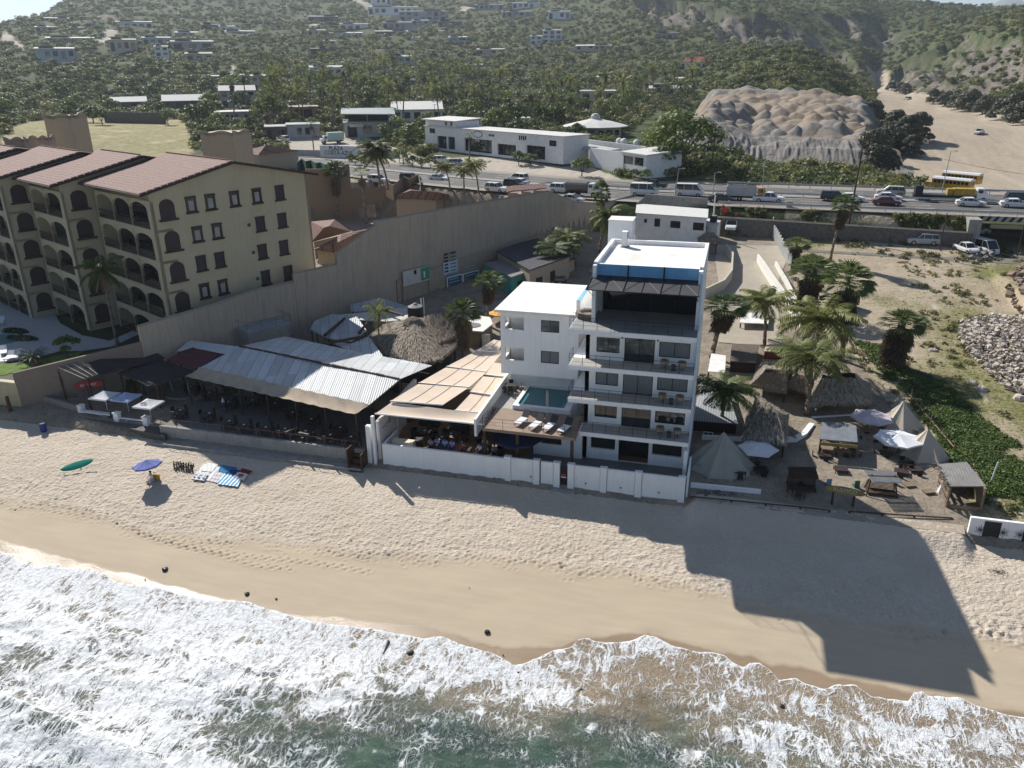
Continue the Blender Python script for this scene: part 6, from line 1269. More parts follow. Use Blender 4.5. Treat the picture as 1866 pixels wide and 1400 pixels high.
def wallpath(name,label,pts,h,mat,th=.25,cat='wall',cop=None,zb=None):
    t=thing(name,label,cat,(pts[0][0],pts[0][1],gz(*pts[0][:2]))); w=MB(); c=MB()
    for a,b in zip(pts[:-1],pts[1:]):
        za,zb_=gz(*a[:2]),gz(*b[:2]); d=Vector((-(b[1]-a[1]),b[0]-a[0],0)).normalized()*th/2; ha=a[2] if len(a)>2 else h; hb=b[2] if len(b)>2 else h; n=len(w.v)
        for s in (1,-1):
            w.v+=[(a[0]+d.x*s,a[1]+d.y*s,za-.5),(b[0]+d.x*s,b[1]+d.y*s,zb_-.5),(b[0]+d.x*s,b[1]+d.y*s,zb_+hb),(a[0]+d.x*s,a[1]+d.y*s,za+ha)]
        w.f+=[(n,n+1,n+2,n+3),(n+7,n+6,n+5,n+4),(n+3,n+2,n+6,n+7),(n,n+3,n+7,n+4),(n+1,n+5,n+6,n+2)]
    w.build('wall_face',mat,t); return t
g=lambda x,y:tuple(GG(x,y)[:2])
wallpath('ramp_wall','bright white sloping wall along the right side of the ramp',[g(1380,478)+(1.2,),g(1392,500)+(1.6,),g(1437,568)+(1.6,),g(1462,600)+(1.2,)],1.3,M('bright_white_wall',(.78,.76,.70),var=.06,dirt=.15))
wallpath('ramp_inner_wall','curved cream wall around the yard behind the hotel',[g(1322,463),g(1334,478),g(1332,510),g(1318,530),g(1285,545)],1.5,M('cream_yard_wall',(.55,.5,.41),var=.08,dirt=.2))
wallpath('garden_edge_wall','low pale wall on the garden side of the ramp path',[g(1413,485)+(.7,),g(1432,520)+(.9,),g(1452,560)+(.9,),g(1475,600)+(.5,)],.8,M('bright_white_wall'))
pf=thing('picket_fence','white picket fence along the dry lot beside the ramp','fence',tuple(GG(1410,440))); a=GG(1407,420); b=GG(1440,492); m=M('white_picket',(.72,.72,.70),var=.1)
for i in range(34): u=i/33; q=a.lerp(b,u); z=gz(q.x,q.y); MB().box(q.x-.06,q.x+.06,q.y-.24,q.y+.24,z,z+2.1+.2*math.sin(i*2.2)).build('picket',m,pf)
# ================================================================ VEHICLES
m_tyre=M('tyre_rubber',(.02,.02,.02),rough=.9,var=.1,bmp=0); m_rim=M('alloy_rim',(.4,.4,.4),rough=.3,metal=.8,var=.05,bmp=0); m_cglass=glassmat('car_glass',(.015,.018,.02),.05,.8)
m_hl=M('headlight',(.8,.8,.8),rough=.1,bmp=0); m_tl=M('tail_light',(.4,.02,.02),rough=.3,bmp=0)
def paint(name,c):
    if name in _M: return _M[name]
    m=M(name,c,rough=.28,var=.03,bmp=0,spec=.6,dirt=.06); return m
WH=paint('white_paint',(.75,.75,.74)); SI=paint('silver_paint',(.45,.46,.47)); BKp=paint('black_paint',(.02,.02,.022)); MR=paint('maroon_paint',(.14,.02,.025)); TN=paint('champagne_paint',(.42,.37,.3))
PROF={ # half profile: body sections (x, halfwidth, z low, z belt), cabin (x, z)
 'sedan':dict(L=4.6,W=.9,belt=[(-2.3,.62,.35,.86),(-2.15,.82,.25,.98),(-1.5,.9,.2,1.0),(1.0,.9,.2,.94),(1.9,.86,.22,.80),(2.25,.7,.3,.66)],cab=[(-1.75,.98),(-1.05,1.40),(.25,1.44),(1.15,.94)],r=.33,wx=(-1.38,1.42)),
 'suv':dict(L=4.8,W=.95,belt=[(-2.4,.75,.4,1.05),(-2.3,.9,.3,1.1),(-1.5,.95,.28,1.1),(1.1,.95,.28,1.1),(2.1,.9,.3,1.02),(2.4,.75,.4,.85)],cab=[(-2.32,1.1),(-2.0,1.72),(.35,1.76),(1.15,1.08)],r=.38,wx=(-1.45,1.45)),
 'van':dict(L=5.3,W=.98,belt=[(-2.65,.85,.35,1.2),(-2.6,.97,.28,1.2),(-1.5,.98,.25,1.2),(1.6,.98,.25,1.2),(2.4,.92,.3,1.05),(2.65,.75,.4,.85)],cab=[(-2.62,1.2),(-2.5,2.2),(1.35,2.25),(2.25,1.12)],r=.34,wx=(-1.6,1.7)),
 'pickup':dict(L=5.4,W=.95,belt=[(-2.7,.9,.45,1.05),(-2.6,.95,.4,1.08),(-1.5,.95,.38,1.08),(1.2,.95,.35,1.08),(2.3,.9,.35,1.02),(2.65,.75,.45,.85)],cab=[(-.85,1.08),(-.65,1.75),(.65,1.78),(1.4,1.08)],r=.4,wx=(-1.65,1.7))}
def wheel(t,x,y,r,w=.22):
    T=Matrix.Translation((x,y,r))@Matrix.Rotation(math.pi/2,4,'X'); o=MB().lathe([(r*.62,-w/2),(r*.95,-w/2),(r,-w*.3),(r,w*.3),(r*.95,w/2),(r*.62,w/2)],(0,0,0),14,T).build('wheel',m_tyre,t); s=-1 if y>0 else 1
    MB().lathe([(0,s*w*.42),(r*.6,s*w*.40),(r*.62,s*w*.2)],(0,0,0),10,T).build('rim',m_rim,o)
def loft(mb,secs):
    n=len(mb.v); k=len(secs[0])
    for s in secs: mb.v+=s
    for i in range(len(secs)-1):
        for j in range(k): a=n+i*k+j; b=n+i*k+(j+1)%k; mb.f.append((a,b,b+k,a+k))
    mb.f+=[tuple(range(n+k-1,n-1,-1)),tuple(range(n+(len(secs)-1)*k,n+len(secs)*k))]
def car(kind,mat,name='car'):
    p=PROF[kind]; t=thing(name,'x',{'pickup':'pickup truck','van':'van'}.get(kind,'car')); mb=MB()
    loft(mb,[[(x,-w*.94,zl),(x,-w,(zl+zb)/2),(x,-w*.93,zb),(x,w*.93,zb),(x,w,(zl+zb)/2),(x,w*.94,zl)] for x,w,zl,zb in p['belt']])
    c=p['cab']; W_=p['W']; x0,x1,x2,x3=[q[0] for q in c]; z0,z1,z2,z3=[q[1] for q in c]; wt=W_*.78 if kind!='van' else W_*.86; wb=W_*.92
    roof=MB(); roof.slab([(x1-.02,-wt,z1+.03),(x2+.02,-wt,z2+.03),(x2+.02,wt,z2+.03),(x1-.02,wt,z1+.03)],.07)
    for s in (-1,1):
        for xa,za,xb,zb in ((x0,z0,x1,z1),(x3,z3,x2,z2)): roof.tube((xa,s*wb,za-.02),(xb,s*wt,zb),.05,n=4)
        for u in ((.35,.68) if kind!='pickup' else (.5,)): xb_=x0+(x3-x0)*u; roof.tube((xb_,s*wb,z0-.02),(xb_,s*wt,z1),.045,n=4)
    if kind=='pickup': mb.box(-2.6,-.9,-.88,.88,1.0,1.085); 
    body=mb.build('body',mat,t,smooth=False); roof.build('roof',mat,t)
    g=MB(); e=.985; n=len(g.v); g.v+=[(x0,-wb*e,z0-.03),(x3,-wb*e,z3-.03),(x3,wb*e,z3-.03),(x0,wb*e,z0-.03),(x1,-wt*e,z1),(x2,-wt*e,z2),(x2,wt*e,z2),(x1,wt*e,z1)]; g.f+=[(n,n+1,n+5,n+4),(n+1,n+2,n+6,n+5),(n+2,n+3,n+7,n+6),(n+3,n,n+4,n+7),(n+4,n+5,n+6,n+7)]; g.build('window_glass',m_cglass,t)
    if kind=='van': MB().box(-2.5,x1+.6,-wb-.005,wb+.005,z0-.05,1.35).build('lower_side',mat,t)
    if kind=='pickup': MB().box(-2.5,-.98,-.78,.78,.7,1.09).build('bed',m_black,t)
    for x in p['wx']:
        for y in (-W_+.1,W_-.1): wheel(t,x,y,p['r'])
    xf=p['belt'][-1][0]; xr=p['belt'][0][0]
    for s in (-1,1): MB().box(xf-.14,xf-.02,s*.52-.16,s*.52+.16,.62,.78).build('headlight',m_hl,t); MB().box(xr-.01,xr+.08,s*.6-.12,s*.6+.12,.7,.92).build('tail_light',m_tl,t)
    return proto(t)
CAR={k:car(k,WH,n) for k,n in (('sedan','sedan_car'),('suv','suv_car'),('van','passenger_van'),('pickup','pickup_truck'))}
def rh(x): return math.atan2(float(road_y(x+2)-road_y(x-2)),4)
def putcar(kind,px,py,mat,label,z=RZ-.05,head=0,group='vehicles on the highway',rz=None,sc=1):
    p=G(px,py,z) if z is not None else GG(px,py,.03); r=rh(p.x)+head if rz is None else rz
    src=CAR[kind]; pm=None if mat is WH else {'body':mat,'roof':mat,'lower_side':mat}
    return place(src,tuple(p),label,group,rz=r,scale=sc,mats=pm)
pi=math.pi
putcar('suv',905,350,WH,'white off road car at the left of the near lane above the tiled planters'); putcar('suv',938,343,BKp,'dark car ahead of the leftmost white off road car')
putcar('suv',943,331,WH,'white off road car in the inland lane near the shop forecourt',head=pi); putcar('sedan',945,338,WH,'white sedan just seaward of the inland white off road car',head=pi)
putcar('suv',1024,351,WH,'white people carrier right behind the grey tipper truck'); putcar('sedan',1043,369,SI,'silver sedan half hidden behind the perimeter wall')
putcar('van',1174,356,WH,'white van with dark windows left of the grey lamp post'); putcar('van',1256,357,WH,'white van above the small white building roof'); putcar('pickup',1190,344,BKp,'black pickup in the inland lane above the white vans',head=pi)
putcar('sedan',1314,368,BKp,'black sedan following the white vans'); putcar('pickup',1400,369,WH,'white pickup directly ahead of the dump truck'); putcar('suv',1520,366,BKp,'dark car half hidden behind the fan palm on the highway')
putcar('sedan',1550,367,WH,'white sedan just right of the tall leaning pole'); putcar('suv',1622,357,TN,'champagne off road car in the inland lane',head=pi); putcar('sedan',1618,366,WH,'white sedan side by side with the maroon sedan',head=0)
putcar('sedan',1615,374,MR,'maroon sedan in the lane next to the guard rail'); putcar('sedan',1768,376,WH,'white sedan below the flatbed truck'); putcar('suv',1858,369,BKp,'black car at the right picture edge on the highway'); putcar('sedan',1849,378,WH,'white sedan at the right picture edge over the bridge')
L0=None
putcar('sedan',1435,420,SI,'silver sedan on the lower road beneath the stone wall',z=None,group='vehicles on the lower road',rz=pi-.05); putcar('suv',1680,446,SI,'silver off road car parked on the lower road verge',z=None,group='vehicles on the lower road',rz=pi+.05)
putcar('pickup',1759,460,WH,'old white car parked left of the white van',z=None,group='vehicles on the lower road',rz=-1.2,sc=.85); putcar('van',1789,462,WH,'white van parked on the verge before the bridge',z=None,group='vehicles on the lower road',rz=-1.1)
putcar('sedan',1777,427,WH,'white sedan in the shade under the bridge',z=None,group='vehicles on the lower road',rz=.2)
putcar('suv',1528,556,BKp,'dark car parked behind the coconut palms on the dry lot',z=None,group='parked cars',rz=2.6); putcar('pickup',1395,545,BKp,'dark jeep parked beside the white ramp wall',z=None,group='parked cars',rz=1.2,sc=.8)
putcar('pickup',1333,419,WH,'white pickup facing down the ramp among red figures',z=None,group='parked cars',rz=-1.65); putcar('pickup',1784,245,WH,'white pickup driving on the sandy arroyo bed',z=None,group='vehicles in the arroyo',rz=-2.1)
putcar('suv',1653,183,TN,'small dusty truck far up the arroyo',z=None,group='vehicles in the arroyo',rz=1.9,sc=1.3)
putcar('pickup',1000,518,BKp,'black pickup parked left of the tall hotel',z=None,group='parked cars',rz=.15); putcar('sedan',958,516,SI,'pale car parked behind the hotel wing roof',z=None,group='parked cars',rz=.15)
putcar('suv',748,331,BKp,'black off road car beyond the scalloped tan wall',z=None,group='parked cars',rz=-.2); putcar('suv',690,334,WH,'large white car between the two royal palm trunks',z=None,group='parked cars',rz=-.2); putcar('sedan',800,330,WH,'white sedan behind the small palms at the plaza edge',z=None,group='parked cars',rz=-.2); putcar('suv',806,297,WH,'white car by the shrubs of the shop forecourt',z=None,group='parked cars',rz=.1); putcar('suv',835,303,SI,'silver car by the shop forecourt shrubs',z=None,group='parked cars',rz=.1)
putcar('suv',517,258,WH,'white off road car parked at the tiled resort gate roof',z=None,group='parked cars',rz=2.6); putcar('suv',508,266,TN,'beige car parked in front of the white off road car',z=None,group='parked cars',rz=2.6)
def truck(label,px,py,kind,z=RZ-.05,rz=None,cabm=WH,boxm=None,group='vehicles on the highway'):
    p=G(px,py,z) if z is not None else GG(px,py,.03); rz=rh(p.x) if rz is None else rz; t=thing('truck',label,'truck',tuple(p),group,rz); B_=lambda mb,n,m:(_pb(mb,n,m)); 
    def part(mb,n,m): o=_pb(mb,n,m); o.parent=t; return o
    L={'box':7,'dump':7.4,'tank':7,'flat':12,'bus':11}[kind]
    if kind=='bus':
        mb=MB(); loft(mb,[[(x,-1.2,.5),(x,-1.25,1.6),(x,-1.2,2.5),(x,1.2,2.5),(x,1.25,1.6),(x,1.2,.5)] for x in (-4.8,3.6)]); mb.box(3.6,5.2,-1.0,1.0,.6,1.6); part(mb,'body',boxm)
        r=MB(); loft(r,[[(x,-1.2,2.5),(x,-.95,2.85),(x,.0,2.98),(x,.95,2.85),(x,1.2,2.5)] for x in (-4.8,3.6)]); part(r,'roof',WH)
        for s in (-1,1):
            for i in range(9): part(MB().box(-4.4+i*.86,-3.72+i*.86,s*1.235-.02,s*1.235+.02,1.6,2.25),'window',m_cglass)
        part(MB().box(-4.83,-4.79,-.9,.9,1.5,2.3),'rear_window',m_cglass); part(MB().box(3.6,3.64,-1,1,1.65,2.3),'windscreen',m_cglass)
        wxs=(-3.0,3.9)
    else:
        x1=L/2; mb=MB(); loft(mb,[[(x,-w,.7),(x,-w,1.6),(x,-w*.85,z_),(x,w*.85,z_),(x,w,1.6),(x,w,.7)] for x,w,z_ in ((x1-2.1,1.1,2.4),(x1-1.1,1.1,2.45),(x1-.75,1.1,1.65),(x1,1.0,1.45))]); part(mb,'cab',cabm)
        part(MB().slab([(x1-1.12,-.9,2.35),(x1-.72,-1.0,1.68),(x1-.72,1.0,1.68),(x1-1.12,.9,2.35)],.05),'windscreen',m_cglass)
        for s in (-1,1): part(MB().box(x1-1.95,x1-1.25,s*1.06-.03,s*1.06+.03,1.6,2.2),'side_window',m_cglass); part(MB().box(x1-.02,x1+.03,s*.7-.18,s*.7+.18,.95,1.15),'headlight',m_hl)
        part(MB().box(-L/2,x1-.5,-.45,.45,.55,.85),'chassis',m_black)
        if kind=='box': part(MB().box(-L/2,x1-2.2,-1.2,1.2,.9,3.3),'cargo_box',boxm)
        if kind=='dump':
            mb=MB(); mb.prism([(-L/2,-1.2),(x1-2.3,-1.2),(x1-2.3,1.2),(-L/2,1.2)],.95,2.6); part(mb,'tipper_body',boxm)
            for i in range(6): x=-L/2+.1+i*.95; part(MB().box(x,x+.12,-1.26,1.26,1.0,2.62),'rib',boxm)
            part(MB().box(-L/2+.1,x1-2.4,-1.1,1.1,2.55,2.63),'load',m_dark)
        if kind=='tank': part(MB().lathe([(0,-2.3),(1.05,-2.2),(1.1,-2.1),(1.1,2.1),(1.05,2.2),(0,2.3)],(0,0,0),16,Matrix.Translation((-1.1,0,1.75))@Matrix.Rotation(pi/2,4,'Y')@Matrix.Diagonal((.85,1,1,1))),'tank_body',boxm)
        if kind=='flat':
            part(MB().box(-L/2,x1-2.3,-1.2,1.2,.95,1.15),'flatbed',m_black); part(MB().box(.3,3.6,-.9,.9,1.15,2.3).box(-.7,.2,-.7,.7,1.15,2.2),'load',M('machine_yellow',(.45,.3,.06),var=.2)); part(MB().box(-5.8,-4.6,-1,1,1.15,2.6).box(-5.2,-5.0,-.1,.1,2.5,3.6),'machine',m_black)
        wxs=(-L/2+1.2,-L/2+2.3,x1-1.0) if kind!='box' else (-L/2+1.4,x1-1)
    for x in wxs:
        for y in (-1.02,1.02): 
            T=Matrix.Translation((x,y,.48))@Matrix.Rotation(pi/2,4,'X'); o=part(MB().lathe([(.2,-.14),(.46,-.14),(.48,0),(.46,.14),(.2,.14)],(0,0,0),12,T),'wheel',m_tyre); r=_pb(MB().lathe([(0,-.1 if y>0 else .1),(.24,-.1 if y>0 else .1)],(0,0,0),10,T),'rim',m_rim); r.parent=o
    return t
GYb=M('grey_tipper',(.16,.15,.15),var=.15,bmp=0)
truck('truck with a white cab and a dark grey tank body behind the tall palm',1062,357,'tank',boxm=GYb); truck('dump truck with a yellow cab and a pale grey tipper body',1362,366,'dump',cabm=paint('yellow_cab',(.5,.28,.04)),boxm=M('pale_grey_body',(.5,.5,.5),var=.1,dirt=.3))
truck('long flatbed truck with a white cab carrying yellow machinery',1730,367,'flat',boxm=GYb); truck('white box truck with a pale green cargo box on the plaza lot',605,262,'box',z=None,rz=-2.4,boxm=M('pale_green_box',(.42,.55,.5),var=.08),group='trucks on the lots')
truck('school bus with a white roof parked nearest the highway in the arroyo',1729,347,'bus',z=6.0,rz=-.62+pi,boxm=paint('school_yellow',(.6,.33,.04)),group='school buses'); truck('school bus with a white roof parked behind the other bus',1746,336,'bus',z=6.0,rz=-.62+pi,boxm=paint('school_yellow',(.6,.33,.04)),group='school buses')
# ================================================================ POLES AND LAMPS
def pole(name,label,base,top,r=.14,mat=None,bars=0,lamp=None,cat='pole',group=None):
    t=thing(name,label,cat,tuple(base),group); MB().tube(base,top,r,r*.65,8).build('shaft',mat or m_dwood,t); b=Vector(base); T_=Vector(top)
    for i in range(bars): q=b.lerp(T_,.97-.09*i); MB().tube(q+Vector((-.8,.0,0)),q+Vector((.8,0,.05)),.05,n=4).build('crossarm',m_dwood,t)
    if lamp: q=T_+Vector(lamp); MB().tube(T_,q,.04,n=5).build('arm',m_rim,t); MB().box(q.x-.35,q.x+.25,q.y-.12,q.y+.12,q.z-.08,q.z+.06).build('lamp_head',m_concrete,t)
    return t
def vtop(b,px,py):   # top of a pole standing at b seen at photo (px,py), same distance
    Y=b.y; q=GY(px,py,Y); return q
b=GG(1543,430); pole('utility_pole','tall leaning brown utility pole in front of the highway',b,GY(1577,240,b.y+3),.17,bars=2)
b=GG(1296,318); pole('utility_pole','dark utility pole left of the sand heaps',b,GY(1305,224,b.y),.17,bars=0)
for x,y,tx,ty,lab,cat in [(1712,455,1726,388,'thin leaning pole on the verge of the lower road','p'),(1853,470,1866,410,'dark pole at the right picture edge','p')]:
    b=GG(x,y); pole('thin_pole',lab,b,GY(tx,ty,b.y),.1)
for x,y,tx,ty,lab in [(1230,358,1237,308,'grey lamp post between the two white vans'),(1298,367,1303,315,'grey lamp post left of the dump truck'),(1387,365,1395,282,'tall grey lamp post right of the dump truck'),(1717,345,1733,276,'tall thin lamp post beside the school buses')]:
    b=G(x,y,RZ); pole('lamp_post',lab,b,GY(tx,ty,b.y),.09,M('grey_steel',(.4,.4,.4),rough=.5),lamp=(.9,0,.1),cat='lamp post',group='lamp posts along the highway')
for x,y,tx,ty,lab in [(593,282,591,196,'thin utility pole behind the white box truck'),(791,228,792,190,'dark utility pole above the two storey shop'),(1245,322,1248,280,'short pole by the big green tree')]:
    b=GG(x,y); pole('utility_pole',lab,b,GY(tx,ty,b.y),.12,bars=1)
bb=thing('blank_signboard','blank pale signboard standing in the dry lot','sign',tuple(GG(1612,440))); q=GG(1612,443); MB().box(q.x-1.2,q.x+1.2,q.y-.05,q.y+.05,q.z+.1,q.z+1.7).build('board',M('pale_grey_board',(.5,.5,.52)),bb); MB().box(q.x-1.2,q.x-1.1,q.y+.05,q.y+.15,q.z-.3,q.z+1.7).build('leg',m_concrete,bb); MB().box(q.x+1.1,q.x+1.2,q.y+.05,q.y+.15,q.z-.3,q.z+1.7).build('leg',m_concrete,bb)
q=G(1437,384,RZ-.6); tag(MB().box(q.x-.55,q.x+.55,q.y-.3,q.y+.4,q.z-1,q.z+1.6).build('concrete_box',m_concrete,bev=.05),'pale concrete utility box at the highway edge','utility box')
for px,py,r,lab in [(1315,402,3.0,'person in a red shirt standing left of the pickup on the ramp'),(1342,405,2.8,'person in a red shirt standing right of the pickup on the ramp')]: person(lab,tuple(GG(px,py)),r,'stand',(.35,.03,.04),(.05,.04,.05))
b=GG(1313,410); fl=pole('red_flag','red flag on a pole beside the ramp pickup',b,b+Vector((.1,0,3.6)),.04,cat='flag'); MB().grid([[b+Vector((.1+u*.12,.02*math.sin(u),3.5-v*.25-u*.1)) for u in range(7)] for v in range(5)]).build('cloth',M('red_cloth',(.6,.03,.04)),fl,solid=.01)
# ================================================================ SHOPS ACROSS THE HIGHWAY AND HOUSES ON THE HILLSIDE
WC={'w':M('house_white',(.80,.80,.79),var=.08,dirt=.15,streak=.15),'g':M('house_grey',(.42,.42,.42),var=.12,dirt=.2),'b':M('house_beige',(.58,.50,.40),var=.1,dirt=.2),'d':M('house_dark',(.12,.11,.11),var=.15),'t':M('house_teal',(.08,.30,.27),var=.1),'p':M('house_pink',(.50,.27,.21),var=.1),'u':M('house_bluegrey',(.40,.48,.55),var=.1)}
RC={'w':M('roof_white',(.62,.61,.58),var=.08,dirt=.15),'g':M('roof_grey',(.45,.45,.45),var=.12,dirt=.2),'d':M('roof_dark',(.10,.10,.105),var=.15),'r':M('roof_red',(.36,.09,.07),var=.12),'t':M('roof_tan',(.46,.39,.30),var=.1),'m':M('roof_metal',(.36,.40,.39),rough=.5,var=.08)}
FOOT=[]; HOUSES=[]
def house(label,x0,x1,yt,yb,wc='w',rc='w',nw=3,st=1,dep=None,rz=0,gable=None,name='house',cat='house',arch=False,terr=0,base=None):
    c=base or GG(( x0+x1)/2,yb,near=150); fw=-c.x*math.sin(YAW)+c.y*math.cos(YAW); mpp=(fw*math.cos(P)+(H-c.z)*math.sin(P))/F
    w=(x1-x0)*mpp*(.96); h=max(2.4,(yb-yt)*mpp*.97); dep=dep or min(max(6,w*.6),12); h=max(2.4,h-dep*.06*0)
    az=math.atan2(c.x,c.y); T=Matrix.Translation(c)@Matrix.Rotation(-az+rz,4,'Z')
    t=thing(name,label,cat,tuple(c)); W2=w/2; mb=MB().box(-W2,W2,0,dep,-4,h); mb.build('wall',WC[wc],t,T)
    if gable=='hip':
        r=MB(); o=.7; A=[(-W2-o,-o,h-.1),(W2+o,-o,h-.1),(W2+o,dep+o,h-.1),(-W2-o,dep+o,h-.1)]; q=min(w,dep)*.5; B_=[(-W2+q,dep/2,h+q*.5),(W2-q,dep/2,h+q*.5)]
        r.v=A+B_; r.f=[(0,1,5,4),(1,2,5),(2,3,4,5),(3,0,4),(3,2,1,0)]; ro=r.build('roof',RC[rc],t,T)
    elif gable:
        r=MB(); o=.5; r.slab([(-W2-o,-o,h),(W2+o,-o,h),(W2+o,dep+o,h+dep*.22),(-W2-o,dep+o,h+dep*.22)],.25); ro=r.build('roof',RC[rc],t,T); MB().prism([(-W2,0),(W2,0),(W2,dep),(-W2,dep)],h-.1,top=[h,h,h+dep*.2,h+dep*.2]).build('upper_wall',WC[wc],t,T)
    else:
        k_=.09 if c.z>18 else .02; MB().prism([(-W2,0),(W2,0),(W2,dep),(-W2,dep)],h-.1,top=[h,h,h+dep*k_,h+dep*k_]).build('parapet',WC[wc],t,T); ro=MB().slab([(-W2-.4,-.6,h+.2),(W2+.4,-.6,h+.2),(W2+.4,dep,h+.3+dep*k_),(-W2-.4,dep,h+.3+dep*k_)],.25).build('roof',RC[rc],t,T)
    fh=h/st
    if w>8 and not gable and c.z>18:
        s_=1 if int(x1)%2 else -1; xa,xb=sorted((s_*W2*.05,s_*W2*.8)); MB().box(xa,xb,dep*.3,dep*.9,h,h+2.4).build('upper_room',WC[wc],t,T); MB().box(xa-.3,xb+.3,dep*.25,dep*.95,h+2.4,h+2.6).build('upper_roof',RC[rc],t,T); MB().box(xa+.6,xb-.6,dep*.3-.05,dep*.3,h+.7,h+1.9).build('window',m_dark,t,T)
        s_=-s_; xa,xb=sorted((s_*W2,s_*W2*1.35)); MB().box(xa,xb,dep*.2,dep*.8,-4,h*.6).build('annex',WC['g' if wc=='w' else 'b'],t,T)
    for k in range(st):
        for i in range(nw):
            if (i*7+k*3+int(x0))%5==0 and nw>3: continue
            ww=w/nw; xa=-W2+ww*i+ww*.2; xb=xa+ww*.6; za=k*fh+fh*(.28 if (i+k)%3 else .02); f=MB().box(xa,xb,-.06,.02,za,k*fh+fh*.78).build('window',m_glass if (i+k)%2 else m_dark,t,T)
    if terr: MB().box(-W2-.5,W2+.5,-terr,0,-3,.15).build('terrace',WC['w' if wc!='b' else 'b'],t,T)
    FOOT.append((c.x+dep/2*math.sin(az),c.y+dep/2*math.cos(az),max(w,dep)*.55)); kq=min(1.,c.length/900)
    for q_ in (1,2): FOOT.append((c.x-math.sin(az)*q_*7*kq,c.y-math.cos(az)*q_*7*kq,w*.5)); HOUSES.append((c,label)); return t
